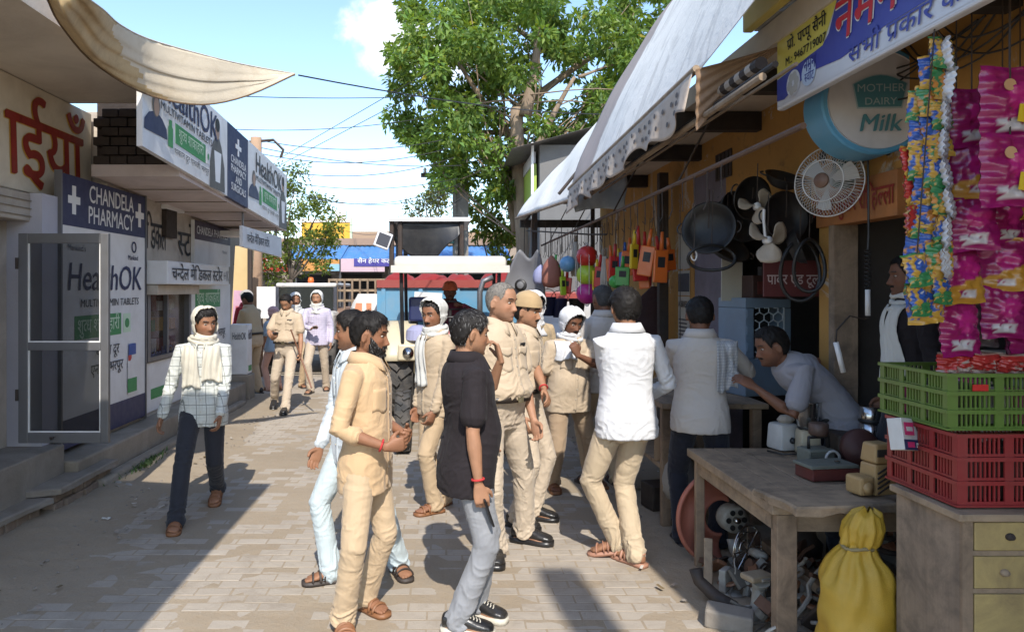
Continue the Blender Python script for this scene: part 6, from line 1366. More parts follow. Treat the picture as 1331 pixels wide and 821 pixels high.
for i in range(5): MB().bb((-.20, -d / 2 - .006, .1 + i * .13), (-.14, -d / 2 + .002, .17 + i * .13), bev=.004).build('louvre', M_CB, ac)
bx = empty('tin_box', P(992, 390, 6.0), R(10), 'dark brown tin box standing on top of the cooler', 'box'); MB().bb((-.17, -.12, .01), (.17, .12, .20), bev=.006).build('body', pm('brown_tin', (.06, .03, .025), .5, .3), bx); MB().box((0, -.122, .1), (.26, .006, .1)).build('label_panel', pm('dull_red', (.12, .03, .025), .6, .2), bx)
for sg in (-1, 1): MB().lathe([(.0, 0), (.035, 0), (.04, .01), (.0, .012)], (sg * .05, -.126, .1), 16, 0, rx).build('dial', M_GREY_INK, bx)
MB().bb((-.03, -.03, .2), (.03, .03, .27)).build('spout', M_DARKBR, bx)
def junk(name, label, px, py, cat, z=.755, rz=0, group=None): return empty(name, G(px, py, z), R(rz), label, cat, group)
M_CREAMP = pm('cream_plastic', (.48, .42, .30), .45, .1, 5, .03, 30, (.22, .18, .12), .4, 4); M_WHP = pm('white_plastic', (.55, .54, .52), .4, .08, 5, .03, 30, (.3, .27, .22), .45, 4)
e = junk('mixer', 'white mixer base with knob and a crumpled cloth on top', 1018, 583, 'mixer', rz=15); MB().box((0, 0, .085), (.15, .16, .17), None, 0, .02, .88).build('housing', M_WHP, e, auto=40); MB().lathe([(0, 0), (.02, 0), (.018, .02), (0, .02)], (0, -.083, .07), 14, 0, rx).build('knob', M_BLACKP, e, True); MB().lathe([(.03, 0), (.045, .02), (.03, .045), (.01, .05)], (.02, 0, .17), 9, 0, None, True, 1.4, 1).build('cloth', M_MOP, e)
MB().tube([(.05, -.08, .1), (.08, -.12, .02), (.0, -.2, .008), (-.14, -.16, .008), (-.16, -.05, .008)], .006, 6).build('cord', M_BLACKP, e, True)
e = junk('mixer_grinder', 'cream mixer base carrying a steel jar with a black handle', 1050, 590, 'mixer', rz=-8); MB().box((0, 0, .08), (.13, .14, .16), None, 0, .018, .9).build('housing', M_CREAMP, e, auto=40)
j = MB().lathe([(.05, .165), (.06, .18), (.075, .25), (.082, .33), (.084, .335), (.08, .33), (.072, .25), (.055, .19)], (0, 0, 0), 28).build('jar', M_STEEL, e, True); MB().lathe([(.052, .155), (.06, .165), (.056, .18)], (0, 0, 0), 24).build('collar', M_BLACKP, e, True)
MB().tube([(.078, -.02, .31), (.13, -.03, .32), (.135, -.03, .24), (.07, -.02, .2)], .014, 8).build('handle', M_BLACKP, e, True)
e = junk('motor', 'grey green ribbed electric motor with a carrying handle', 1060, 603, 'motor', rz=10)
M_GGREEN = pm('grey_green_paint', (.17, .18, .15), .6, .2, 8, .2, 40, (.08, .06, .04), .5, 6)
MB().bb((-.085, -.06, 0), (.085, .06, .10), bev=.01).build('housing', M_GGREEN, e)
for i in range(6): MB().bb((-.08, -.068, .018 + i * .013), (.03, -.06, .025 + i * .013)).build('fin', M_GGREEN, e)
MB().tube([(-.06, -.02, .1), (-.06, -.02, .165), (.07, -.02, .165), (.07, -.02, .1)], .010, 8).build('handle', M_BLACKP, e, True); MB().tube([(.06 + .045 * math.cos(a), -.07, .045 + .045 * math.sin(a)) for a in np.linspace(0, math.pi, 12)], .008, 6).build('guard', M_WHP, e, True)
MB().lathe([(.04, .168), (.055, .18), (.055, .24), (.045, .245)], (.02, .0, 0), 20).build('copper_winding', pm('winding', (.10, .06, .045), .5, .3, 40, .2), e, True)
e = junk('transformer', 'low red painted transformer with a dark iron lid', 1075, 620, 'transformer', rz=8); MB().bb((-.14, -.08, 0), (.14, .08, .065), bev=.006).build('case', pm('dull_red_paint', (.13, .025, .02), .6, .3, 8, .15, 40, (.05, .03, .025), .5, 5), e); MB().bb((-.15, -.085, .066), (.13, .085, .085), bev=.004).build('lid', M_GGREEN, e); MB().lathe([(.012, 0), (.016, .01), (.0, .014)], (.04, -.03, .086), 10).build('bolt', M_STEEL, e)
e = junk('pump_casing', 'dark rusty pump casing behind the red transformer', 1110, 598, 'machine', rz=-10); MB().bb((-.13, -.12, 0), (.1, .12, .17), bev=.02).build('casing', M_IRON, e); MB().lathe([(.0, 0), (.1, 0), (.11, .02), (.1, .06), (0, .06)], (-.02, -.12, .11), 24, 0, rx).build('cover', pm('dark_maroon', (.07, .025, .02), .6, .3, 8, .2), e, True)
e = junk('tin', 'round tin with a yellow rim behind the motor', 1090, 588, 'tin'); MB().lathe([(.075, 0), (.08, .01), (.08, .09), (.085, .095)], (0, 0, 0), 24).build('can', M_CREAMP, e, True); MB().lathe([(.086, .095), (.088, .11), (.075, .115), (.0, .112)], (0, 0, 0), 24).build('lid', pm('yellow_rim', (.34, .25, .08), .5, .2), e, True)
e = junk('steel_jars', 'stack of two steel jars with black rings by the tan scale', 1132, 600, 'jar')
for i in range(2): MB().lathe([(.055, .14 + i * .10), (.06, .15 + i * .10), (.064, .235 + i * .10), (.06, .235 + i * .1)], (0, 0, 0), 24).build('jar', M_STEEL, e, True); MB().lathe([(.060, .138 + i * .1), (.069, .142 + i * .1), (.069, .154 + i * .1), (.06, .158 + i * .1)], (0, 0, 0), 24).build('ring', M_BLACKP, e, True)
MB().lathe([(.05, 0), (.055, .02), (.055, .12), (.045, .138)], (0, 0, 0), 20).build('glass_jar', glass('jar_glass', (.12, .10, .08), .6), e, True)
e = junk('weighing_scale', 'tan plastic weighing scale body standing on the loose plank', 1136, 640, 'scale', z=.795, rz=12); M_TAN = pm('tan_plastic', (.44, .28, .12), .5, .1, 5, .05, 30, (.22, .14, .07), .45, 4)
MB().box((0.02, 0, .075), (.13, .12, .15), None, 0, .012, .86).build('lower_body', M_TAN, e); MB().box((.02, .0, .20), (.115, .11, .095), None, 0, .012, .84).build('upper_body', M_TAN, e); MB().box((-.09, -.01, .05), (.08, .11, .09), None, 0, .015).build('side_foot', M_TAN, e); MB().lathe([(0, 0), (.028, 0), (.028, .012), (0, .016)], (-.095, -.065, .045), 16, 0, rx).build('dial', M_TAN, e, True)
for i in range(5): MB().box((.0, -.062, .03 + i * .024), (.075, .006, .007), (0, R(-28), 0)).build('vent_slot', M_DARKBR, e)
MB().box((.0, -.056, .205), (.06, .006, .035)).build('display', M_DARKBR, e)
# -- crates, carton, cabinet
def crate(label, org, dims, m, nrail, seed):
    w, d, h = dims; e = empty('crate', org, R(seed), label, 'crate'); mb = MB(); T = .012
    mb.bb((0, 0, 0), (w, d, .012))
    for i in range(nrail + 1):
        z = h * i / nrail; za, zb = max(0, z - .008), min(h, z + .008) + (.006 if i == nrail else 0); o_ = .006
        mb.bb((-o_, -o_, za), (w + o_, T, zb)); mb.bb((-o_, d - T, za), (w + o_, d + o_, zb)); mb.bb((-o_, T, za), (T, d - T, zb)); mb.bb((w - T, T, za), (w + o_, d - T, zb))
    def side(L, f):
        n = 4; P_ = [0, .07, .31, .37, .63, .69, .93, 1.0]
        for k in range(0, 8, 2): f(P_[k] * L, P_[k + 1] * L, .0, h, .004)
        for k in range(1, 7, 2):
            a, b = P_[k] * L, P_[k + 1] * L; ns = max(4, int((b - a) / .017))
            for i in range(1, ns): x = a + (b - a) * i / ns; f(x - .0035, x + .0035, 0, h, .009)
            for i in range(nrail):
                z = h * i / nrail; f(a, b, z + .008, z + h / nrail * .24, .006)
    side(w, lambda a, b, z0, z1, t: mb.bb((a, t - .003, z0 + .002), (b, t + .004, z1 - .002)))
    side(w, lambda a, b, z0, z1, t: mb.bb((a, d - t - .004, z0 + .002), (b, d - t + .003, z1 - .002)))
    side(d, lambda a, b, z0, z1, t: mb.bb((t - .003, a, z0 + .0025), (t + .004, b, z1 - .0025)))
    side(d, lambda a, b, z0, z1, t: mb.bb((w - t - .004, a, z0 + .0025), (w - t + .003, b, z1 - .0025)))
    mb.build('basket', m, e, fix=False); return e
rc = crate('red slatted plastic crate standing on the wooden cabinet', (1.965, 2.84, .957), (.60, .44, .275), pm('crate_red', (.27, .02, .022), .45, .15, 6, .05, 40, (.16, .06, .045), .45, 4), 3, 1)
gc = crate('green slatted plastic crate stacked on the red one', (1.955, 2.88, 1.245), (.60, .45, .215), pm('crate_green', (.10, .18, .025), .45, .15, 6, .05, 40, (.10, .10, .035), .45, 4), 3, 0)
MB().bb((.09, -.013, .155), (.15, -.009, .18)).build('label', M_RD, gc)
for k in range(10): 
    MB().bb((.03 + (k % 4) * .14, .04 + (k // 4) * .13, .015), (.15 + (k % 4) * .14, .15 + (k // 4) * .13, .12 + rnd.random() * .06), bev=.01).build('contents', [M_DARKBR, M_CONC, M_MG][k % 3], gc); MB().bb((.03 + (k % 4) * .14, .04 + (k // 4) * .13, .015), (.15 + (k % 4) * .14, .15 + (k // 4) * .13, .2), bev=.01).build('contents', [M_DARKBR, M_IRON][k % 2], rc)
cb = empty('soap_carton', P(1178, 566, 3.1), R(6), 'white, pink and navy printed carton tucked between the two crates', 'carton'); cb.rotation_euler = (R(-12), R(8), R(30))
MB().bb((-.08, -.03, -.06), (.08, .03, .07), bev=.003).build('box', M_WHP, cb); MB().bb((-.08, -.033, -.06), (.08, -.031, -.018)).build('navy_band', M_NAVY, cb); MB().bb((-.068, -.034, .0), (.0, -.032, .052)).build('pink_panel', pm('pink_print', (.52, .03, .13), .5, .1), cb); MB().bb((-.058, -.0355, .016), (-.012, -.0345, .034)).build('white_mark', M_WHP, cb); MB().bb((-.06, -.035, -.05), (-.01, -.0335, -.028)).build('pink_panel', MATS['pink_print'], cb); MB().bb((.005, -.035, -.05), (.045, -.0335, -.03)).build('white_panel', M_WHP, cb); MB().lathe([(0, 0), (.02, 0), (.02, .002), (0, .002)], (.045, -.032, .028), 14, 0, rx, True, 1, 1).build('grey_print', M_GREY_INK, cb)
kb = empty('cabinet', (1.945, 2.787, 0), 0, 'old wooden cabinet with yellow drawers carrying the crates', 'cabinet'); oK = Vector((1.945, 2.787, 0)); M_PLY = wood('stained_plywood', (.27, .20, .14), (.09, .07, .055), 2, .85, .4, .6); M_YDR = pm('old_yellow_paint', (.46, .34, .13), .6, .12, 4, .15, 30, (.16, .11, .06), .75, 4)
def kp(mb, n, m, par=None, **k): return bl(mb, n, m, par or kb, oK, **k)
kp(MB().bb((1.945, 2.80, 0), (1.965, 3.19, .92)), 'side_panel', M_PLY); kp(MB().bb((2.62, 2.80, 0), (2.64, 3.19, .92)), 'side_panel', M_PLY); kp(MB().bb((1.967, 3.17, 0), (2.618, 3.19, .92)), 'back_panel', M_PLY); kp(MB().bb((1.925, 2.77, .922), (2.66, 3.21, .95), bev=.004), 'top', M_WORNX)
kp(MB().bb((1.945, 2.782, 0), (1.985, 2.799, .92)), 'stile', M_WORNZ); kp(MB().bb((2.60, 2.782, 0), (2.64, 2.799, .92)), 'stile', M_WORNZ)
for z in (.792, .650, .05): kp(MB().bb((1.985, 2.784, z), (2.60, 2.798, z + .018)), 'rail', M_WORNX)
for i, (za, zb) in enumerate(((.812, .918), (.670, .790))):
    dw = kp(MB().bb((1.989, 2.779, za), (2.596, 2.797, zb), bev=.003), 'drawer', M_YDR); 
    kp(MB().lathe([(0, -.012), (.016, -.012), (.018, 0), (.012, .012), (0, .012)], (2.12 - .02 * i, 2.775, (za + zb) / 2), 14, 0, rx, True, 1, .8), 'knob' if i == 0 else 'knob_hole', M_DARKBR if i == 0 else M_WORN, dw, smooth=True)
kp(MB().bb((1.989, 2.779, .07), (2.596, 2.797, .648), bev=.003), 'door', M_YDR)
# -- hanging snack packets
def packet_mesh(w, h, d, cols, seed, panel=None):
    nu, nv = 18, 24; V, C = [], []
    for sgn in (-1, 1):
        for j in range(nv + 1):
            for i in range(nu + 1):
                u, v = i / nu * 2 - 1, j / nv * 2 - 1; b = (max(0, 1 - abs(u) ** 2.6)) ** .6 * (max(0, 1 - (abs(v) / .9) ** 3)) ** .6 if abs(v) < .9 else 0
                q = np.array([[u * 2.2 + seed, v * 2.6, sgn * 3.]]); wr = (.03 * abs(vnoise(q, seed)[0] - .5) + .022 * abs(vnoise(q * 2.1, seed + 1)[0] - .5)) * d / .06 * (.25 + b) + .004 * math.sin(v * 17 + u * 3 + seed)
                V.append((u * w / 2 * (1 - .10 * b) * (1 + .03 * math.sin(v * 7 + seed)), sgn * (d / 2 * b + .0008) + wr - .012, v * h / 2 * (1 + .03 * math.sin(u * 4 + seed))))
                n1 = vnoise(q * 1.6 + 9, seed + 2)[0]; n2 = vnoise(q * 3.4 + 5, seed + 3)[0]
                if abs(v) > .86: c = cols[1]
                elif panel and abs(u - panel[0]) < panel[2] and abs(v - panel[1]) < panel[3]: c = cols[2] if n2 < .72 else cols[0]
                elif ((u - .25) / .55) ** 2 + ((v - .15) / .38) ** 2 < 1: c = cols[3 % len(cols)] if n2 < (.97 if panel else .74) else cols[2]
                elif v < -.25 + .25 * u + .3 * (n1 - .5): c = cols[1] if n2 < .78 or panel else cols[0]
                else: c = cols[0] if n1 < .66 or panel else cols[3 % len(cols)]
                C.append(c)
    n = (nu + 1) * (nv + 1); F_ = []
    for s in range(2):
        for j in range(nv):
            for i in range(nu):
                q = (s * n + j * (nu + 1) + i, s * n + j * (nu + 1) + i + 1, s * n + (j + 1) * (nu + 1) + i + 1, s * n + (j + 1) * (nu + 1) + i); F_.append(q if s == 0 else q[::-1])
    me = np_mesh('packet', V, F_); set_col(me, np.array(C)); me.materials.append(attr_mat('foil_print', .22, 0, .15, .35, 60, .6)); me.polygons.foreach_set('use_smooth', [True] * len(me.polygons)); return me
CY, CB, CG, CR, CW, CO, CM = (.52, .30, .05), (.03, .09, .34), (.04, .20, .07), (.40, .03, .025), (.55, .53, .5), (.50, .2, .04), (.25, .012, .085)
SN = [packet_mesh(.10, .135, .035, (CY, CG, CW, CB), 1), packet_mesh(.10, .135, .035, (CB, CY, CW, CO), 2), packet_mesh(.10, .135, .035, (CG, CY, CR, CO), 3), packet_mesh(.10, .135, .035, (CR, CY, CW, CY), 4)]
SL = packet_mesh(.10, .135, .03, ((.62, .62, .64), (.5, .5, .52), CW, (.6, .6, .62)), 5)
strips = [(1184, 190, 3, [3], 'outermost strip of red and yellow snack packets', 25, 6), (1196, 118, 8, [0, 1], 'strip of yellow and blue snack packets second from the outer edge', -18, 8), (1208, 74, 9, [1, 2, 1], 'strip of blue and green snack packets in the middle of the bunch', -10, 9), (1219, 50, 9, [0, 2], 'strip of yellow and green snack packets at the inner side', 12, 9), (1227, 52, 8, ['s'], 'strip of snack packets turned with silver backs out', 68, 8), (1192, 330, 2, [0], 'short strip with the lowest yellow packets', 0, 2)]
for k, (px, py, n_, kinds, lab, rz, _) in enumerate(strips):
    e = empty('snack_strip', P(px, py, 3.0 - .02 * k), 0, lab, 'snack packets', 'strips of snack packets hanging from the sign')
    for i in range(n_):
        kd = kinds[i % len(kinds)]; o = bpy.data.objects.new('packet', SL if kd == 's' else SN[kd]); col.objects.link(o); o.parent = e
        o.location = (.006 * math.sin(i * 2.1 + k) + (-.012 * max(0, 3 - i) * (1 if px > 1205 else -1) * 0), .01 * math.cos(i + k), -.066 - i * .116); o.rotation_euler = (R(rnd.uniform(-16, 10)), R(rnd.uniform(-9, 9)), R(rz + rnd.uniform(-22, 22)))
    MB().tube([(0, 0, .0), ((1215 - px) / F * 3, .0, (py - 42) / F * 3 + .02)], .003, 5).build('string', M_IRON, e)
MG = [packet_mesh(.18, .235, .06, (CM, (.26, .01, .10), (.50, .46, .46), (.42, .02, .16)), 11, (-.1, -.62, .55, .16)), packet_mesh(.18, .235, .06, (CM, (.45, .22, .03), (.50, .46, .46), (.40, .015, .15)), 12, (.1, -.66, .4, .12))]
for k, (px, py, n_, lab, sc_) in enumerate(((1263, 118, 3, 'upper strip of large magenta packets by the silver ones', 1.0), (1243, 322, 2, 'lower pair of magenta packets resting above the crate', 1.02), (1303, 250, 3, 'strip of magenta packets second from the edge', .92), (1326, 215, 4, 'strip of magenta packets at the picture edge', 1.05))):
    e = empty('snack_strip', P(px, py, 2.95 + .05 * k), 0, lab, 'snack packets', 'strips of magenta packets')
    for i in range(n_):
        o = bpy.data.objects.new('packet', MG[(i + k) % 2]); col.objects.link(o); o.parent = e; o.scale = (sc_,) * 3; o.location = (.01 * math.sin(i * 2 + k), 0, -.11 - i * .208 * sc_); o.rotation_euler = (R(rnd.uniform(-10, 6)), R(rnd.uniform(-6, 6)), R(rnd.uniform(-25, 25)))
    MB().tube([(0, 0, 0), (.0, .0, 3.15 - e.location.z)], .003, 5).build('string', M_IRON, e)
for k, (px, py, Y) in enumerate(((1312, 135, 2.75), (1313, 222, 2.72))):
    e = empty('snack_packet', P(px, py, Y), 0, ['upper large magenta packet with an upside down yellow word', 'lower large magenta packet with an upside down yellow word'][k], 'snack packet', 'large magenta packets'); o = bpy.data.objects.new('bag', MG[0]); col.objects.link(o); o.parent = e; o.scale = (1.35, 1.2, 1.15)
    MB().box((.05, -.045, -.05), (.10, .004, .065), (0, .15, 0)).build('yellow_patch', M_YL, e); lettering('Yes', .055, (.095, -.052, -.035), (-1, 0, .1), (0, 0, -1), M_NAVY, e, bold=.02)
    MB().lathe([(0, 0), (.022, 0), (.022, .003)], (-.03, -.042, .06), 14, 0, rx).build('gold_spot', pm('gold_print', (.5, .28, .14), .4, .1), e); MB().tube([(0, 0, .13), (0, 0, 3.15 - e.location.z)], .003, 5).build('string', M_IRON, e)
for k, (px, py) in enumerate(((1240, 470), (1278, 468), (1315, 470))):
    o = bpy.data.objects.new('biscuit_packet', packet_mesh(.15, .10, .07, (CR, (.35, .25, .2), (.4, .3, .25), CR), 30 + k)); col.objects.link(o); o.location = P(px, py, 3.02) + Vector((0, 0, -.012)); o.rotation_euler = (R(rnd.uniform(-20, 20)), 0, R(rnd.uniform(-20, 20))); tag(o, ['red foil packet lying on the left of the green crate', 'red foil packet lying mid way along the green crate', 'red foil packet lying at the right of the green crate'][k], 'packet')
o = bpy.data.objects.new('brown_packet', packet_mesh(.14, .2, .06, ((.10, .05, .02), (.2, .1, .03), (.3, .25, .2), (.25, .10, .02)), 41)); col.objects.link(o); o.location = P(1280, 330, 3.15); tag(o, 'dark brown foil packet hanging between the magenta strips', 'packet')
o = bpy.data.objects.new('clear_packet', packet_mesh(.14, .2, .06, ((.20, .18, .17), (.12, .1, .1), (.3, .28, .27), (.15, .12, .12)), 42)); col.objects.link(o); o.location = P(1275, 420, 3.15); tag(o, 'dull grey foil packet above the green crate', 'packet')
# -- yellow sack and junk below the table
sk = empty('sack', (1.86, 3.34, 0), 0, 'bulging yellow plastic sack tied at the neck beside the cabinet', 'sack'); n = 48; prof = [(.05, 0), (.145, .015), (.168, .12), (.172, .25), (.165, .38), (.15, .48), (.118, .56), (.075, .615), (.062, .635), (.075, .655), (.085, .72), (.06, .78), (.02, .80)]
zz_ = np.linspace(0, 1, 60); kk = np.linspace(0, 1, len(prof)); V = []
for t in zz_:
    r0 = np.interp(t, kk, [p[0] for p in prof]); z0 = np.interp(t, kk, [p[1] for p in prof])
    for j in range(n):
        a = 2 * math.pi * j / n; nk = math.exp(-((z0 - .63) / .16) ** 2); f = 1 + .16 * nk * math.sin(a * 11 + 2 * math.sin(z0 * 9)) + .05 * math.sin(a * 3 + z0 * 9) + .035 * math.sin(a * 7 - z0 * 21) + .03 * math.sin(z0 * 43 + a * 2)
        V.append((math.cos(a) * r0 * f + (.05 * max(0, z0 - .6) / .2), math.sin(a) * r0 * f * .9, z0 + .012 * math.sin(a * 5 + z0 * 12)))
f = [(i * n + j, i * n + (j + 1) % n, (i + 1) * n + (j + 1) % n, (i + 1) * n + j) for i in range(59) for j in range(n)]
link_mesh('sack_body', np_mesh('sack_body', V, f), pm('yellow_sack', (.50, .30, .03), .5, .12, 8, .35, 220, (.30, .21, .03), .45, 4), sk, True)
MB().tube([(.068 * math.cos(a), .062 * math.sin(a), .635 + .006 * math.sin(3 * a)) for a in np.linspace(0, 6.28, 24)], .008, 6, 0, False).build('tie', pm('sack_string', (.25, .2, .1), .8, .2), sk, True)
MSAL = pm('salmon_paint', (.40, .13, .085), .55, .15, 6, .1, 40, (.2, .09, .06), .5, 4)
e = empty('blower_casing', G(938, 742) + Vector((.05, .15, .30)), R(10), 'salmon painted curved blower casing leaning under the table', 'machine part')
def arcsec(u, v):
    a = R(60) + R(215) * u; r_ = .30 + .0 * v; return (math.cos(a) * (.11 + .19 * v), .06 * math.sin(v * 3.1), math.sin(a) * (.11 + .19 * v))
sheet('shell', arcsec, 40, 8, MSAL, e, .012); MB().tube([(math.cos(a) * .30, 0, math.sin(a) * .30) for a in np.linspace(R(60), R(275), 30)], .016, 8).build('rim', MSAL, e, True)
MG_ = pm('cast_aluminium', (.36, .34, .30), .5, .2, 8, .25, 40, (.12, .09, .06), .6, 6)
MB().lathe([(.03, 0), (.085, .0), (.09, .02), (.09, .09), (.07, .10)], (.06, .02, 0), 20, 0, rx).build('motor_end', MG_, e, True)
for i in range(6): a = i * 1.047; MB().lathe([(.0, 0), (.018, 0), (.018, .006), (0, .006)], (.06 + .055 * math.cos(a), -.085, .055 * math.sin(a)), 10, 0, rx).build('vent_hole', M_BLACKP, e)
MB().lathe([(.0, 0), (.022, 0), (.018, .03), (0, .03)], (.06, -.08, 0), 12, 0, rx).build('shaft', M_STEEL, e, True)
def part_pile():
    items = [(985, 745, .20, 'wire fan guard ring standing on edge under the table'), (1000, 800, .06, 'white cast pump head lying at the foot of the table'), (1075, 730, .22, 'dusty round plate on a rod under the table')]
    e = empty('fan_guard', G(990, 775) + Vector((0, .2, .20)), R(30), items[0][3], 'guard')
    for r_ in (.13, .09, .05): MB().tube([(math.cos(a) * r_, .02 * (r_ < .1), math.sin(a) * r_ * 1.15) for a in np.linspace(0, 6.2832, 30)], .005, 6, 0, False).build('ring', M_STEEL, e, True)
    for i in range(4): MB().tube([(math.cos(i * .785) * .13, 0, math.sin(i * .785) * .15), (-math.cos(i * .785) * .13, 0, -math.sin(i * .785) * .15)], .004, 5).build('spoke', M_STEEL, e)
    MB().lathe([(0, 0), (.022, .0), (.03, .05), (.022, .11), (0, .12)], (0, -.02, 0), 14, 0, rx).build('hub', MG_, e, True)
    e = empty('pump', G(985, 805), R(20), items[1][3], 'machine part'); MB().bb((-.07, -.05, .0), (.07, .05, .07), bev=.012).tube([(.0, 0, .06), (.01, 0, .17), (.0, -.02, .22)], [.04, .035, .05], 12).tube([(.05, 0, .08), (.16, -.02, .09)], [.03, .028], 12).build('casting', MG_, e, auto=40); MB().lathe([(0, 0), (.05, 0), (.055, .015), (0, .02)], (0, -.02, .23), 6).build('flange', MG_, e); MB().bb((-.09, -.06, .225), (.06, .04, .26), bev=.012).build('cap', pm('rusty_cream', (.34, .27, .18), .7, .25, 8, .2, 40, (.15, .09, .05), .5, 6), e)
    e = empty('round_plate', G(1078, 760) + Vector((0, .35, .26)), 0, items[2][3], 'machine part'); MB().lathe([(0, 0), (.13, 0), (.145, .015), (.13, .03), (.03, .035), (0, .035)], (0, 0, 0), 28).build('plate', pm('dusty_iron', (.13, .115, .095), .8, .3, 8, .3), e, True); MB().tube([(.03, 0, .03), (.02, 0, .2)], .008, 6).build('rod', M_STEEL, e); MB().lathe([(.09, -.25), (.13, -.2), (.14, -.1), (.1, -.01)], (0, 0, 0), 20).build('motor', M_IRON, e, True)
    e = empty('loose_block', G(948, 815), R(-25), 'chipped grey paving block lying by the table leg', 'stone'); jb = MB().box((0, 0, .05), (.24, .13, .10), (.06, .04, 0), 0, .012); jb.build('block', M_STONE, e)
    e = empty('wood_block', G(932, 760), R(70), 'dark wooden wedge propped against the blower casing', 'wood'); MB().box((0, .05, .12), (.30, .05, .06), (0, R(-62), 0), 0, .006).build('wedge', M_WORNX, e)
    labs = ['rusty gear housing in the heap under the table', 'brown motor stator in the heap under the table', 'grey bracket in the heap under the table', 'long rusty pipe stub in the heap under the table', 'copper coloured coil in the heap under the table', 'small rusty drum at the back of the heap', 'flat iron plate in the heap under the table', 'grey cast elbow in the heap under the table', 'dark cylinder behind the yellow sack', 'rust brown box behind the yellow sack', 'tin can lid beside the sack', 'short shaft lying near the table leg']
    for i, lab in enumerate(labs):
        px, py = [(1010, 790), (1035, 745), (960, 790), (1000, 735), (1020, 770), (1045, 720), (1060, 790), (970, 755), (1095, 720), (1120, 740), (1070, 810), (930, 800)][i]
        p = G(px, py) + Vector((.05, .12, 0)); e = empty(['gear_housing', 'stator', 'bracket', 'pipe_stub', 'coil', 'drum', 'iron_plate', 'pipe_elbow', 'cylinder_motor', 'rusty_box', 'can_lid', 'shaft'][i], p, rnd.uniform(0, 6), lab, 'scrap part', 'scrap under the work table'); m = [M_IRON, pm('rust_brown', (.10, .05, .03), .8, .35, 8, .3), MG_, MATS['rust_brown'], pm('copper_coil', (.22, .10, .05), .5, .3, 60, .3), M_IRON, MATS['dusty_iron'], MG_, M_IRON, MATS['rust_brown'], MG_, M_IRON][i]
        k = i % 4
        if k == 0: MB().lathe([(.03, 0), (.09, 0), (.10, .03), (.10, .10), (.06, .14), (.03, .14)], (0, 0, .02), 16, 0, Euler((rnd.uniform(-.6, .6), .4, 0))).tube([(0, 0, .1), (.12, .02, .16)], .025, 8).build('casting', m, e, auto=40)
        elif k == 1: MB().lathe([(.06, 0), (.09, .0), (.095, .12), (.06, .12), (.055, .06)], (0, 0, .07), 20, 0, Euler((1.2, .2, .3)), False).bb((-.03, -.1, 0), (.05, .1, .04)).build('casting', m, e, auto=40)
        elif k == 2: MB().bb((-.1, -.05, 0), (.1, .05, .03), bev=.006).bb((-.1, -.05, .032), (-.06, .05, .16), bev=.006).tube([(.04, 0, .03), (.05, 0, .12)], .02, 8).build('casting', m, e)
        else: MB().tube([(-.12, 0, .04), (.0, 0, .05), (.1, .03, .12), (.12, .03, .18)], [.035, .04, .035, .04], 10).build('casting', m, e, True)
part_pile()
mb = MB()
for i in range(150):
    x, y = rnd.uniform(1.62, 2.45), rnd.uniform(3.45, 4.75); z = rnd.uniform(0, .22) * (1 - abs(y - 4.1) / .9); k = rnd.randrange(4); m = rnd.randrange(5); q = Euler((rnd.uniform(-1, 1), rnd.uniform(-1, 1), rnd.uniform(0, 6))); r_ = rnd.uniform(.02, .065)
    if k == 0: mb.lathe([(r_ * .4, 0), (r_, 0), (r_, r_ * 1.2), (r_ * .5, r_ * 1.3)], (x, y, z), 12, m, q)
    elif k == 1: mb.box((x, y, z + .02), (r_ * 2.4, r_ * 1.3, r_ * .5), q.to_matrix(), m, .004)
    elif k == 2: mb.tube([Vector((x, y, z + .03)) + q.to_matrix() @ Vector((t, .02 * math.sin(t * 30), 0)) for t in np.linspace(-r_ * 2.5, r_ * 2.5, 6)], r_ * .2, 6, m)
    else: mb.lathe([(r_ * 1.2, -.008), (r_ * 1.3, 0), (r_ * 1.2, .008), (r_ * .7, .006), (r_ * .7, -.006)], (x, y, z + .03), 14, m, q, False)
tag(mb.build('scrap_heap', [M_IRON, MATS['rust_brown'], MG_, MATS['dusty_iron'], MATS['copper_coil']]), kind='stuff')
e = empty('wheel_guard', G(890, 690) + Vector((.05, .2, .16)), R(15), 'small red wheel in a wire guard under the rough counter', 'wheel'); MB().tube([(math.cos(a) * .17, 0, math.sin(a) * .16) for a in np.linspace(0, 6.2832, 30)], .006, 6, 0, False).build('guard', M_IRON, e, True); MB().lathe([(0, -.05), (.09, -.05), (.11, 0), (.09, .05), (0, .05)], (0, 0, 0), 24, 0, rx).build('drum', pm('dull_crimson', (.24, .04, .035), .6, .2), e, True)
bag('plastic_bag', 'pale grey plastic bag hanging from the rough counter', 884, 585, 650, 5.5, .26, pm('pale_bag', (.30, .28, .25), .35, .15, 8, .2), 'bag', 9)
mb = MB()
for i in range(16):
    x, y = rnd.uniform(1.5, 2.3), rnd.uniform(3.7, 5.4); mb.tube([(x + .1 * math.sin(t * 2 + i), y + .12 * math.cos(t * 1.7 + i), .02 + .02 * abs(math.sin(t * 3))) for t in np.linspace(0, 4, 12)], .004, 5)
tag(mb.build('loose_wire', pm('wire_mixed', (.16, .13, .10), .6, .4)), kind='stuff')
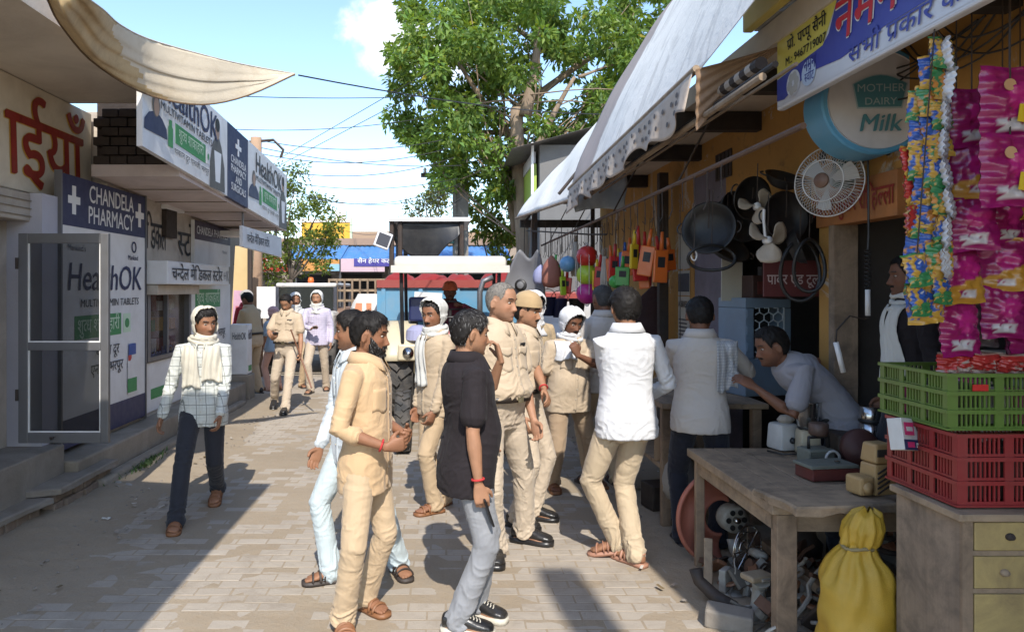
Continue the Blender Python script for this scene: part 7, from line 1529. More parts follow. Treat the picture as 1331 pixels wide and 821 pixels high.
# ------------------------------------------------------------------ background: trees, poles, wires, far shops, vehicles
def leaf_mat(name, c):
    t = NT(name); a = t.new('Attribute', attribute_name='Col'); t.color(t.mix(1.0, a.outputs['Color'], c, 'MULTIPLY')); t.set(Roughness=.45, Specular_IOR_Level=.35)
    tr = t.new('BsdfTranslucent'); t.link(t.mix(1.0, a.outputs['Color'], (c[0] * 1.5, c[1] * 1.35, c[2] * .5), 'MULTIPLY'), tr.inputs['Color'])
    ms = t.new('MixShader'); ms.inputs[0].default_value = .45; out = t.n['Material Output']; t.link(t.b.outputs[0], ms.inputs[1]); t.link(tr.outputs[0], ms.inputs[2]); t.link(ms.outputs[0], out.inputs['Surface']); return t.m
def leaves(name, centres, radii, per, L, W, m, parent, seed, droop=.5, org=None):
    """leaf-sized faces in hanging sprays around twig ends"""
    r = np.random.default_rng(seed); c = np.repeat(np.array(centres), per, 0); rd = np.repeat(np.array(radii), per); n = len(c)
    d = r.normal(size=(n, 3)); d /= np.linalg.norm(d, axis=1)[:, None]; p = c + d * (rd * r.uniform(.25, 1.0, n) ** .6)[:, None] * np.array([1, 1, .8])
    ax = d * .8 + r.normal(size=(n, 3)) * .6; ax[:, 2] -= droop; ax /= np.linalg.norm(ax, axis=1)[:, None]
    sd = np.cross(ax, r.normal(size=(n, 3))); sd /= np.linalg.norm(sd, axis=1)[:, None]; nm = np.cross(sd, ax); sc_ = r.uniform(.6, 1.25, n)[:, None]
    l, w = L * sc_, W * sc_
    v = np.stack([p, p + ax * l * .45 + sd * w * .5 + nm * l * .06, p + ax * l - nm * l * .10, p + ax * l * .45 - sd * w * .5 + nm * l * .06], 1).reshape(-1, 3)
    if org is not None: v = v - np.array(org)
    i = np.arange(n)[:, None] * 4; q = np.concatenate([np.concatenate([i, i + 1, i + 2], 1), np.concatenate([i, i + 2, i + 3], 1)])
    me = quads_mesh(name, v, q); base = np.repeat(r.uniform(.75, 1.2, len(centres)), per); k = (base * r.uniform(.7, 1.3, n))[:, None]
    hue = r.uniform(0, 1, n)[:, None]; cc = np.concatenate([k * (1 + .5 * hue), k * (1 + .1 * hue), k * (1 - .3 * hue)], 1); yl = r.random(n) < .012; cc[yl] *= np.array([2.2, 1.3, .6])
    set_col(me, np.repeat(np.clip(cc, 0, 3), 4, 0)); o = link_mesh(name, me, m, parent); return o
M_BARK = pm('pale_bark', (.27, .20, .14), .9, .35, 5, .6, 14, (.12, .085, .06), .6, 3, stretch=(2, 2, .6)); M_BARKD = pm('dark_bark', (.11, .085, .065), .9, .35, 5, .6, 14)
def limb(mb, a, b, r0, r1, seed, wob=.12, n=9):
    r = random.Random(seed); a, b = Vector(a), Vector(b); L = (b - a).length; ph = [r.uniform(0, 6) for _ in range(4)]
    pts = [a.lerp(b, t) + Vector((math.sin(t * 4 + ph[0]) - math.sin(ph[0]), math.sin(t * 3.3 + ph[1]) - math.sin(ph[1]), math.sin(t * 5 + ph[2]) * .5 - math.sin(ph[2]) * .5)) * wob * L * .18 for t in np.linspace(0, 1, n)]
    mb.tube(pts, [r0 + (r1 - r0) * t for t in np.linspace(0, 1, n)], 10); return pts
def pxY(lst, Y): return [(P(px, py, y if y else Y), r_) for px, py, r_, y in lst]
# -- the big tree (crown lobes given where they stand, 17 to 20 m away)
tx = empty('broadleaf_tree', (1.95, 18, 0), 0, 'tall leafy green tree with pale trunk rising over the right hand shops', 'tree'); oX = Vector((1.95, 18, 0)); TY = 18
mb = MB(); trunk = limb(mb, (1.9, 17.2, -.1), P(683, 140, 17), .25, .15, 1, .1, 14); limb(mb, P(683, 150, 17), P(700, 20, 17), .16, .06, 2); limb(mb, P(683, 215, 17.1), P(752, 100, 16.7), .10, .04, 3); limb(mb, P(680, 200, 18), P(600, 80, 17.5), .11, .04, 4); limb(mb, P(690, 130, 18), P(840, 30, 18.5), .10, .03, 5); limb(mb, P(686, 170, 18), P(560, 170, 18.4), .09, .03, 6); limb(mb, P(752, 100, 16.7), P(800, 85, 16.8), .04, .02, 7); limb(mb, P(700, 60, 18.2), P(620, -10, 18), .07, .03, 8); limb(mb, P(672, 300, 18.2), P(660, 200, 18.6), .14, .07, 9)
bl(mb, 'trunk', M_BARK, tx, oX, smooth=True)
lobes = [(565, 30, 55), (620, 20, 60), (560, 100, 50), (600, 90, 55), (545, 130, 32), (640, 70, 50), (590, 160, 50), (625, 150, 45), (560, 165, 35), (600, 205, 38), (640, 200, 40), (650, 120, 50), (700, 30, 60), (690, 200, 40), (760, 20, 60), (740, 150, 45), (780, 100, 55), (820, 50, 50), (840, 15, 45), (720, 90, 45), (720, 210, 30), (770, 175, 40), (660, 235, 28), (590, 225, 22), (680, -20, 60), (600, -20, 50), (540, 15, 28),  (855, 5, 34), (860, 40, 40), (800, 120, 45), (825, 90, 40), (575, 60, 45), (535, 60, 25), (550, 190, 30), (870, -20, 40), (530, 150, 22)]
cen, rad = [], []; r2 = random.Random(5)
for px, py, rp_ in lobes:
    n_ = max(4, int((rp_ / 11) ** 2 * .46))
    for i in range(n_):
        a, q = r2.uniform(0, 6.283), math.sqrt(r2.random()); Y = 18 + r2.gauss(0, 1.0) * rp_ / 50
        c = P(px + math.cos(a) * rp_ * q, py + math.sin(a) * rp_ * q * .9, Y); cen.append(tuple(c)); rad.append(r2.uniform(.22, .44))
M_LEAF = leaf_mat('tree_leaf', (.12, .225, .06))
leaves('crown', cen, rad, 135, .185, .078, M_LEAF, tx, 3, .55, oX)
mb = MB()
for i in range(0, len(cen), 5): limb(mb, trunk[r2.randrange(5, 14)].lerp(Vector(cen[(i * 7) % len(cen)]), .25 * r2.random()), cen[i], .024, .006, i, .35, 7)
bl(mb, 'branches', M_BARK, tx, oX, smooth=True)['kind'] = 'stuff'
def small_tree(label, base, lob, per, L, W, m, seed, Y, trunk_top, tr=.09, k=.62, bark=None):
    e = empty('leafy_tree', base, 0, label, 'tree'); o = Vector(base); mb = MB(); tk = limb(mb, Vector(base) - Vector((0, 0, .1)), trunk_top, tr, tr * .5, seed, .2, 8); cen, rad = [], []; r_ = random.Random(seed)
    for px, py, rp_ in lob:
        limb(mb, tk[5], P(px, py, Y), tr * .4, tr * .12, seed + int(px), .2, 6)
        for i in range(max(4, int((rp_ / 8) ** 2 * k))):
            a, q = r_.uniform(0, 6.283), math.sqrt(r_.random()); cen.append(tuple(P(px + math.cos(a) * rp_ * q, py + math.sin(a) * rp_ * q, Y + r_.gauss(0, .5) * rp_ / 30))); rad.append(r_.uniform(.16, .34) * Y / 20)
    bl(mb, 'trunk', bark or M_BARKD, e, o, smooth=True); leaves('crown', cen, rad, per, L, W, m, e, seed, .3, o); return e
M_LEAF2 = leaf_mat('fine_leaf', (.105, .165, .038)); M_LEAF3 = leaf_mat('grey_green_leaf', (.10, .15, .055))
small_tree('feathery green tree beside the pharmacy hoarding', tuple(G(385, 470)), [(385, 245, 30), (400, 290, 38), (375, 300, 35), (360, 340, 40), (395, 335, 30), (420, 275, 16), (330, 345, 25), (370, 225, 20), (415, 310, 25), (345, 370, 18), (430, 300, 14)], 60, .13, .05, M_LEAF2, 21, 19, P(385, 330, 19))
small_tree('small pale green tree in the distance left of the concrete pole', tuple(G(560, 432)), [(555, 258, 22), (570, 265, 20), (545, 270, 16), (575, 250, 14)], 60, .22, .08, M_LEAF3, 22, 30, P(560, 280, 30), .12)
small_tree('bright green sapling right of the concrete pole', tuple(G(640, 455)), [(635, 265, 26), (640, 300, 24), (655, 325, 22), (620, 290, 14), (665, 300, 16)], 60, .20, .08, M_LEAF2, 23, 21, P(640, 330, 21), .08)
small_tree('low green shrub behind the hanging toys', tuple(G(720, 452)), [(720, 320, 22), (755, 322, 20), (700, 335, 16)], 60, .18, .07, M_LEAF2, 24, 22, P(720, 350, 22), .06)
# -- poles and wires
M_POLE = pm('cast_concrete', (.27, .255, .235), .9, .2, 5, .4, 25, (.14, .125, .11), .5, 1.5)
pe = empty('utility_pole', (.36, 18.7, 0), 0, 'thick ribbed concrete utility pole in front of the big tree', 'pole'); mb = MB(); mb.bb((-.20, -.1, -.1), (-.11, .1, 5.6)).bb((.11, -.1, -.1), (.20, .1, 5.6)).bb((-.115, -.06, 0), (.115, .06, 5.6)); mb.build('shaft', M_POLE, pe)
MB().bb((-1.0, -.06, 4.6), (1.0, .06, 4.7)).build('cross_arm', M_IRON, pe); MB().bb((-.42, -.28, 2.9), (-.16, -.1, 3.5), bev=.02).build('switch_box', pm('box_green', (.06, .14, .12), .6, .15), pe)
for x in (-.9, -.45, .45, .9): MB().lathe([(.03, 0), (.05, .03), (.035, .06), (.05, .09), (.02, .14)], (x, 0, 4.7), 10).build('insulator', M_WHITEB, pe, True)
p2 = empty('utility_pole', (P(333, 380, 15).x, 15, 0), 0, 'thin wooden pole head with a crooked arm showing above the hoarding', 'pole'); MB().tube([(0, 0, 0), (0, 0, 4.85)], [.14, .11], 10).build('shaft', pm('pole_wood', (.34, .22, .14), .9, .2), p2, True); MB().tube([(-.25, 0, 4.75), (.35, 0, 4.8), (.55, 0, 4.6), (.5, 0, 4.45)], .03, 6).build('arm', M_IRON, p2)
M_WIRE = pm('cable_black', (.02, .02, .022), .6, .2, 4, 0)
def wire(a, b, sag, r_=.008, lab=None):
    a, b = Vector(a), Vector(b); o = MB().tube([a.lerp(b, t) - Vector((0, 0, sag * 4 * t * (1 - t))) for t in np.linspace(0, 1, 24)], r_, 5).build('power_line', M_WIRE)
    tag(o, lab or 'thin black overhead cable crossing the sky above the lane', 'cable', None if lab else 'overhead cables')
WL = ['upper cable leaving the top edge of the hoarding toward the tree', 'cable tied to the crooked pole arm', 'highest flat cable passing just under the tarpaulin point', 'cable hanging slightly below the crooked pole arm', 'cable crossing at the height of the hoarding panel top', 'sagging cable over the feathery tree', 'lowest sagging cable of the bundle over the feathery tree', 'cable just above the lowest sagging one', 'diagonal cable rising steeply to the right, upper of two', 'diagonal cable rising steeply to the right, lower of two', 'cable from the billboard corner to the concrete pole', 'lower cable from the billboard to the concrete pole', 'slanting cable from the crooked arm down to the concrete pole']
wire(P(388, 98, 7), P(900, 140, 17), .25, .008, 'thin cable running from the tarpaulin point across the tree')
for lab, (x0, y0, Y0, x1, y1, Y1, sg) in zip(WL, ((300, 168, 15, 560, 152, 16.5, .12), (335, 182, 15, 575, 182, 16, .2), (300, 125, 12, 640, 118, 20, .1), (340, 200, 15, 585, 192, 16, .25), (300, 208, 14, 590, 205, 16, .35), (330, 225, 18, 595, 232, 16, .3), (340, 230, 18, 590, 250, 16, .45), (345, 236, 18, 600, 238, 16, .5), (360, 208, 22, 560, 92, 14, .0), (365, 214, 22, 545, 120, 14, .0), (450, 292, 28, 600, 240, 16, .3), (450, 300, 28, 600, 258, 16, .4), (330, 190, 15, 600, 215, 16, .15))): wire(P(x0, y0, Y0), P(x1, y1, Y1), sg, .008, lab)
# -- far row of shops across the end of the street
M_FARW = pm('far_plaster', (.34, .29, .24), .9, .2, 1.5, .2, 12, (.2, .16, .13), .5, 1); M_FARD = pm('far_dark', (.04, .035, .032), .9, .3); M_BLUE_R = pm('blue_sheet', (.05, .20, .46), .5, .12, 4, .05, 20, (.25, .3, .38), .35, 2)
fr_ = empty('far_shops', (-3, 27, 0), 0, 'row of small shops with blue corrugated awnings across the end of the street', 'shop row'); oF = Vector((-3, 27, 0))
def fpp(mb, n, m, par=None, **k): return bl(mb, n, m, par or fr_, oF, **k)
fpp(MB().bb((-16, 27, 0), (5, 32, 3.35)), 'wall', M_FARW); fpp(MB().bb((-16, 26.9, 3.36), (5, 32.2, 3.6)), 'parapet', pm('brown_parapet', (.30, .20, .14), .9, .2, 3, .2))
for i in range(8):
    x = -11.2 + i * 1.85; fpp(MB().bb((x, 26.93, .2), (x + 1.45, 26.99, 2.3)), 'shaded_opening_panel', M_FARD); fpp(MB().bb((x - .16, 26.8, 0), (x - .04, 26.99, 2.45)), 'pillar', [M_FARW, M_CREAMSIGN][i % 2])  # near-black slabs on a closed wall carry the openings' shade as colour
    for k in range(3): fpp(MB().bb((x + .1 + .42 * k, 26.86, .2), (x + .42 + .42 * k, 26.925, .6 + .35 * ((i + k) % 3))), 'goods', [M_RED_INK, M_BLUE_R, M_CREAMSIGN, M_GREEN_INK, M_WHITEB][(i * 2 + k) % 5])
def corr(x0, x1, y0, z0, y1, z1, m, name):
    mb = MB(); n = int((x1 - x0) / .09)
    for i in range(n): a, b = x0 + (x1 - x0) * i / n, x0 + (x1 - x0) * (i + 1) / n; d0, d1 = .035 * (i % 2), .035 * ((i + 1) % 2); mb.quad((a, y0, z0 + d0), (b, y0, z0 + d1), (b, y1, z1 + d1), (a, y1, z1 + d0))
    return fpp(mb, name, m, fix=False)
corr(-5.5, -3.55, 24.9, 2.75, 27, 3.35, M_BLUE_R, 'blue_awning'); corr(-3.7, 2.2, 24.9, 2.72, 27, 3.30, M_BLUE_R, 'blue_awning')
def board(x0, px0, px1, py0, py1, Y, m, name, txt=None, tm=None, size=.3, sub=None):
    a, b = P(px0, py1, Y), P(px1, py0, Y); o = fpp(MB().bb((a.x, Y, a.z), (b.x, Y + .06, b.z)), name, m)
    if txt: t = lettering(txt, size, (a.x + .12, Y, (a.z * .55 + b.z * .45)), (1, 0, 0), (0, 0, 1), tm, o, bold=.015, width=(b.x - a.x) * .85); t.matrix_parent_inverse = Matrix.Translation(-oF)
    return o
M_SB = pm('sign_blue2', (.06, .05, .26), .5, .1); M_SR = pm('sign_red2', (.40, .03, .02), .5, .1); M_SO = pm('sign_orange', (.55, .26, .07), .5, .35, 1.2, .02); M_SP = pm('sign_pink', (.55, .40, .45), .5, .15, 1.5, .02)
board(0, 320, 376, 335, 353, 24.6, M_SR, 'signboard', 'होटल', M_WHITE_INK, .3); board(0, 392, 441, 337, 352, 24.7, M_SO, 'signboard'); board(0, 425, 441, 343, 352, 24.66, pm('sign_skyblue', (.25, .45, .6), .5, .1), 'signboard'); board(0, 443, 500, 346, 353, 24.7, M_SP, 'signboard'); board(0, 443, 460, 336, 346, 24.7, M_SP, 'signboard'); board(0, 460, 510, 336, 346, 24.68, M_SB, 'signboard', 'सैन हेयर कट', M_WHITE_INK, .2); board(0, 300, 320, 340, 355, 24.6, M_SO, 'signboard'); board(0, 510, 560, 338, 352, 24.7, M_SP, 'signboard')
for px in (384, 442, 512, 575): p = P(px, 360, 24.8); fpp(MB().tube([(p.x, 24.85, 0), (p.x, 24.85, 2.75)], .04, 8), 'post', M_ALU)
fpp(MB().bb((-9.5, 25.2, .0), (-4.2, 26.0, .8)), 'counter', M_FARW); fpp(MB().bb((-9.5, 24.9, 2.25), (-3.7, 25.1, 2.32)), 'awning_edge', M_CONC)
bbd = empty('billboard', (-4.6, 28.5, 3.6), 0, 'bright yellow billboard standing on the far roofs', 'billboard'); o_ = Vector((-4.6, 28.5, 3.6)); a, b = P(392, 319, 28.5), P(455, 285, 28.5)
bl(MB().bb((a.x, 28.5, a.z), (b.x, 28.6, b.z)), 'panel', pm('billboard_yellow', (.62, .36, .03), .5, .1, 1, .02), bbd, o_); bl(MB().bb((b.x, 28.45, a.z - .1), (b.x + .08, 28.62, b.z + .05)), 'frame', pm('pale_green_frame', (.45, .55, .40), .6, .1), bbd, o_); bl(MB().bb((a.x, 28.47, b.z - .12), (b.x, 28.49, b.z - .02)), 'frame', M_WHITEB, bbd, o_)
for sx in (.2, .9): bl(MB().bb((a.x + sx * (b.x - a.x), 28.7, 3.3), (a.x + sx * (b.x - a.x) + .1, 28.8, b.z)), 'leg', M_IRON, bbd, o_)
t_ = lettering('ढाबा', .36, (P(428, 305, 28.5).x, 28.5, P(428, 303, 28.5).z), (1, 0, 0), (0, 0, 1), pm('billboard_orange', (.50, .20, .02), .5, .1), bbd, bold=.015); t_.matrix_parent_inverse = Matrix.Translation(-o_)
tk_ = empty('water_tank', P(443, 284, 29.5), 0, 'small white cube tank with a dark spot behind the billboard', 'tank'); MB().bb((-.22, -.2, -.3), (.22, .2, .32), bev=.03).build('body', M_WHITEB, tk_); MB().lathe([(0, 0), (.06, 0), (.06, .01), (0, .01)], (0, -.21, .05), 12, 0, Euler((R(90), 0, 0))).build('spot', M_BLACKP, tk_)
fb = empty('far_building', (-1, 34, 0), 0, 'long low brown building with a dark eave beyond the blue awnings', 'building'); bl(MB().bb((-6, 34, 0), (6, 40, 3.9)), 'wall', M_FARD, fb, Vector((-1, 34, 0))); bl(MB().bb((-6.3, 33.4, 3.92), (6.3, 40, 4.35)), 'roof', pm('tan_roof', (.36, .25, .17), .9, .15, 2, .2), fb, Vector((-1, 34, 0)))
fb2 = empty('far_building', (5, 24, 0), 0, 'low tiled roof building glimpsed behind the hanging toys', 'building'); bl(MB().bb((2.4, 24, 0), (9, 30, 2.3)), 'wall', M_FARW, fb2, Vector((5, 24, 0))); bl(MB().bb((2.2, 23.5, 2.32), (9.2, 30, 2.75)), 'roof', pm('terracotta_roof', (.36, .17, .10), .9, .2, 4, .3), fb2, Vector((5, 24, 0)))
lb_ = empty('far_house', (-9, 17, 0), 0, 'shaded house wall beyond the pharmacy behind the feathery tree', 'house'); bl(MB().bb((-13, 16.5, 0), (-5.6, 22, 3.4)), 'wall', M_FARW, lb_, Vector((-9, 17, 0))); bl(MB().bb((-13.2, 16.2, 3.42), (-5.4, 22.2, 3.6)), 'roof', M_CONC, lb_, Vector((-9, 17, 0)))
# leaning poster pillar and post at the end of the pharmacy
pp_ = empty('poster_pillar', P(308, 430, 14.2) * 1, 0, 'leaning yellow and pink printed poster pillar beside the pharmacy', 'sign'); pp_.location.z = 0; pp_.rotation_euler = (0, R(3), 0)
MB().bb((-.17, 0, 0), (.17, .1, 2.6)).build('panel', pm('poster_yellow', (.58, .42, .20), .6, .2, 3, .02), pp_); MB().bb((-.15, -.006, .9), (.15, -.002, 1.75)).build('pink_print', pm('poster_pink', (.55, .33, .42), .6, .25, 6, .02), pp_); MB().bb((-.10, -.010, 1.1), (.10, -.007, 1.45)).build('red_print', pm('poster_red', (.42, .10, .12), .6, .3, 12, .02), pp_)
tag(MB().tube([(P(325, 380, 14).x, 14, 0), (P(325, 380, 14).x, 14, 2.6)], .05, 8).build('post', M_IRON), 'dark iron post between the poster pillar and the red shirt man', 'post')
tag(MB().box((0, 0, 0), (.36, .03, .62), (0, 0, .1)).build('notice_board', M_WHITEB, loc=P(346, 393, 14.5)), 'white notice board behind the policeman leaning at the counter', 'board')
# -- blue trailer, sacks, rails
M_TBLUE = pm('trailer_blue', (.07, .27, .45), .5, .15, 3, .06, 25, (.25, .28, .30), .5, 2); M_TRED = pm('trailer_red', (.27, .05, .04), .5, .15)
tr_ = empty('farm_trailer', (.2, 11.5, 0), 0, 'blue farm trailer with a red top rail hitched behind the tractor', 'trailer'); oT2 = Vector((.2, 11.5, 0)); a, b = P(490, 470, 11.2), P(700, 366, 11.2)
bl(MB().bb((a.x, 11.2, .72), (b.x, 11.26, 1.80)), 'front_board', M_TBLUE, tr_, oT2); bl(MB().bb((a.x, 11.27, .72), (a.x + .06, 14.2, 1.80)), 'side_board', M_TBLUE, tr_, oT2); bl(MB().bb((b.x - .06, 11.27, .72), (b.x, 14.2, 1.80)), 'side_board', M_TBLUE, tr_, oT2); bl(MB().bb((a.x, 11.15, 1.803), (b.x, 11.30, 1.92)), 'top_rail', M_TRED, tr_, oT2); bl(MB().bb((a.x + .06, 11.26, .70), (b.x - .06, 14.2, .76)), 'bed', M_IRON, tr_, oT2)
for i in range(5): x = a.x + .1 + i * (b.x - a.x - .2) / 4; bl(MB().bb((x - .03, 11.17, .74), (x + .03, 11.199, 1.80)), 'stake', M_TBLUE, tr_, oT2)
def wheel(e, c, r_, w, m_rim, tread=True, org=None, lugs=22):
    t = MB().lathe([(r_ * .55, -w / 2), (r_ * .92, -w / 2), (r_, -w * .34), (r_, w * .34), (r_ * .92, w / 2), (r_ * .55, w / 2)], c, 36, 0, Euler((0, R(90), 0)), False)
    o = bl(t, 'tyre', pm('tyre_rubber', (.03, .03, .03), .85, .25, 8, .3, 40, (.14, .12, .10), .6, 4), e, org or Vector((0, 0, 0)), smooth=False); mb = MB()
    if tread:
        for i in range(lugs):
            for sg in (-1, 1):
                an = 2 * math.pi * (i + (.5 if sg > 0 else 0)) / lugs; mb.box(Vector(c) + Vector((sg * w * .22, math.cos(an) * r_ * 1.005, math.sin(an) * r_ * 1.005)), (w * .5, r_ * .10, r_ * .10), Matrix.Rotation(an - R(90), 3, 'X') @ Matrix.Rotation(sg * R(38), 3, 'Z'))
        bl(mb, 'tread_lugs', MATS['tyre_rubber'], e, org or Vector((0, 0, 0)))['kind'] = 'stuff'
    bl(MB().lathe([(.02, -w * .3), (r_ * .3, -w * .3), (r_ * .5, -w * .42), (r_ * .56, -w * .45), (r_ * .56, w * .45), (r_ * .5, w * .42), (r_ * .3, w * .3), (.02, w * .3)], c, 28, 0, Euler((0, R(90), 0))), 'rim', m_rim, e, org or Vector((0, 0, 0)), smooth=False)
for sx in (a.x + .25, b.x - .25): wheel(tr_, (sx, 12.8, .42), .42, .24, M_TRED, False, oT2)
for k, (px, w, h) in enumerate(((520, .5, .26), (560, .6, .22), (598, .5, .20), (648, .6, .26))):
    tag(sheet('red_bundle', lambda u, v, w=w, h=h, k=k: ((u - .5) * w, (v - .5) * .5, .65 * h * math.sin(math.pi * u) ** .6 * math.sin(math.pi * v) ** .6 * (1 + .25 * math.sin(u * 11 + k) * math.sin(v * 9))), 18, 12, cloth('red_cloth', (.22, .02, .022), .15)), ['bright red cloth bundle on the trailer corner by the black frame', 'red cloth bundle on the trailer left of the driver', 'red cloth bundle behind the driver head', 'red cloth bundle on the trailer right of the driver'][k], 'bundle').location = P(px, 367, 11.5)
tag(MB().box((0, 0, 0), (.42, .01, .42), (0, .05, 0)).build('paper_notice', M_WHITEB, loc=P(556, 398, 11.14)), 'white paper notice with red writing on the blue trailer board', 'notice')
t_ = lettering('रक्षक', .13, P(547, 401, 11.12), (1, 0, -.05), (0, 0, 1), M_SR, None, name='painted_words', width=.28); tag(t_, 'red handwritten Hindi word on the white paper notice', 'writing')
sh_ = empty('machine_canopy', (-.3, 13.4, 0), 0, 'black tarpaulin canopy on a rusty frame standing behind the tractor', 'canopy'); oC = Vector((-.3, 13.4, 0)); c0, c1 = P(505, 288, 13.4), P(611, 285, 13.4)
for px in (509, 520, 600): p = P(px, 300, 13.4); bl(MB().tube([(p.x, 13.4, 0), (p.x, 13.4, c0.z)], .045, 8), 'post', M_IRON, sh_, oC); bl(MB().tube([(p.x, 15.2, 0), (p.x, 15.2, c0.z)], .045, 8), 'post', M_IRON, sh_, oC)
bl(MB().bb((c0.x, 13.3, c0.z), (c1.x, 15.4, c0.z + .07)), 'roof_board', M_WHITEB, sh_, oC)
sheet('black_sheet', lambda u, v: Vector((P(518, 300, 13.4).x + u * (P(598, 300, 13.4).x - P(518, 300, 13.4).x), 13.42 + .1 * math.sin(u * 5) * v, c0.z - .01 - v * (.18 + .62 * max(0, 1 - abs(u - .42) / .58) ** .8) - .03 * math.sin(u * 14) * v)) - oC, 24, 12, M_BLACKP, sh_, .004)
sheet('black_sheet', lambda u, v: Vector((c0.x + .02 + .1 * u, 13.38 + u * .6, c0.z - v * .35 - .05 * math.sin(v * 9 + u * 5))) - oC, 8, 8, M_BLACKP, sh_, .004)
fl_ = empty('flood_lamp', P(498, 312, 13.3), R(10), 'white flood lamp hanging at the corner of the black canopy', 'lamp'); MB().box((0, 0, 0), (.28, .10, .30), (0, .35, 0), 0, .02).build('casing', M_WHITEB, fl_); MB().box((0, -.052, 0), (.22, .006, .22), (0, .35, 0)).build('glass', M_GREY_INK, fl_)
ct = empty('cart', (-1.9, 16, 0), 0, 'wooden rail sided cart standing behind the hooded man', 'cart'); oC2 = Vector((-1.9, 16, 0)); a, b = P(428, 402, 16), P(508, 366, 16)
for z in (1.95, 1.72, 1.5): bl(MB().bb((a.x, 16, z), (b.x, 16.05, z + .05)), 'rail', M_WORNX, ct, oC2)
for i in range(9): x = a.x + (b.x - a.x) * i / 8; bl(MB().bb((x - .02, 15.97, 1.0), (x + .02, 15.999, 2.0)), 'upright', M_WORNZ, ct, oC2)
bl(MB().bb((a.x, 16.06, .95), (b.x, 18, 1.35)), 'bed', pm('brown_boards', (.24, .15, .11), .85, .25, 4, .2), ct, oC2); bl(MB().bb((a.x, 15.9, 1.0), (b.x, 15.96, 1.32)), 'front_board', MATS['brown_boards'], ct, oC2)
for sx in (a.x + .3, b.x - .3): wheel(ct, (sx, 16.6, .5), .5, .16, M_IRON, False, oC2)
for k, (px, m) in enumerate(((472, (.55, .53, .48)), (484, (.60, .55, .50)))):
    pS = P(px, 408, 14.8); e = empty('fodder_sack', (pS.x, 14.8, 0), 0, ['white woven sack slumped at the end of the cart', 'white and orange woven sack beside the blue trailer'][k], 'sack'); mbk = MB(); n = 20; V = []
    for i, (q, z) in enumerate(((.22, .0), (.34, .15), (.36, .7), (.30, 1.2), (.2, 1.5), (.1, 1.68))): V += [(math.cos(j * 6.283 / n) * q * (1 + .08 * math.sin(j * 2.7 + i)), math.sin(j * 6.283 / n) * q * .8, z) for j in range(n)]
    mbk.add(V, [(i * n + j, i * n + (j + 1) % n, (i + 1) * n + (j + 1) % n, (i + 1) * n + j) for i in range(5) for j in range(n)] + [tuple(range(n))[::-1], tuple(100 + j for j in range(n))]).build('sack_body', cloth('woven_sack_%s' % 'ab'[k], m, .12), e, True)
    MB().add([V[i * n + j] for i in range(5) for j in (13, 15)], [(2 * i, 2 * i + 1, 2 * i + 3, 2 * i + 2) for i in range(4)]).build('print_stripe', pm('sack_orange', (.5, .2, .1), .8, .2), e, fix=False).location = (0, -.012, 0)
# -- white roofed jeep
jp = empty('jeep', (-3.0, 15.8, 0), 0, 'white roofed jeep with an orange beacon behind the policemen', 'jeep'); M_VW = pm('vehicle_white', (.60, .58, .54), .35, .05, 3, .03, 20, (.4, .33, .27), .4, 2)
MB().box((0, 1.2, 1.86), (1.30, 2.4, .09), None, 0, .035).build('roof', M_VW, jp); MB().box((0, .9, .95), (1.4, 3.2, .72), None, 0, .08).build('body', M_VW, jp); MB().box((0, -.45, 1.0), (1.25, .9, .35), None, 0, .08).build('bonnet', M_VW, jp)
for x in (-.62, .62): 
    for y in (.05, 1.2, 2.35): MB().bb((x - .035, y - .03, 1.3), (x + .035, y + .03, 1.83)).build('pillar', M_GREY_INK, jp)
MB().box((0, .02, 1.57), (1.15, .012, .48)).build('windscreen', glass('screen_glass', (.03, .033, .03), .88), jp); MB().lathe([(.06, 0), (.07, .05), (.05, .12), (0, .13)], (.05, .3, 1.905), 14).build('beacon', M_OR, jp, True)
for x in (-.45, .45): MB().lathe([(0, 0), (.09, 0), (.1, .03), (0, .04)], (x, -.9, 1.0), 16, 0, Euler((R(90), 0, 0))).build('headlight', M_STEEL, jp, True)
for x in (-.62, .62):
    for y in (-.3, 1.9): wheel(jp, (x, y, .36), .36, .2, M_STEEL, False)
MB().bb((-.68, -.98, .55), (.68, -.90, .68), bev=.02).build('bumper', M_GREY_INK, jp)
# -- white car beyond the toys
car = empty('white_car', (2.35, 15.0, 0), 0, 'white car with a red stripe parked beyond the hanging toys', 'car'); mb = MB(); prof = [(-2.0, .35), (-2.05, .75), (-1.9, .95), (-.95, 1.08), (-.35, 1.52), (1.0, 1.55), (1.7, 1.08), (2.0, .98), (2.05, .4)]
secs = [(0.0, 1.0, 0)]; V = []; xs_ = (-.80, -.76, -.55, .55, .76, .80); Fs = []
for x in xs_: V += [(x, y, z if abs(x) < .7 or z < 1.1 else 1.08 + (z - 1.08) * .8 if abs(x) < .78 else min(z, 1.0)) for y, z in prof]
k = len(prof); Fs = [(i * k + j, (i + 1) * k + j, (i + 1) * k + (j + 1) % k, i * k + (j + 1) % k) for i in range(5) for j in range(k)] + [tuple(range(k)), tuple(5 * k + j for j in range(k))[::-1]]
mb.add(V, Fs).build('body', M_VW, car, auto=40); MB().add([(-.5, -.93, 1.10), (.5, -.93, 1.10), (.46, -.40, 1.50), (-.46, -.40, 1.50)], [(0, 1, 2, 3)]).build('windscreen', glass('car_glass', (.03, .035, .035), .15), car).location = (0, -.02, .03)
for sx in (-.55, .55): MB().box((sx, -2.0, .78), (.28, .12, .14), None, 0, .03).build('headlight', M_STEEL, car)
MB().box((0, -2.04, .62), (.8, .06, .16), None, 0, .02).build('grille', M_GREY_INK, car); MB().bb((-.6, -.2, 1.56), (.6, .0, 1.72), bev=.02).build('roof_board', M_TRED, car)
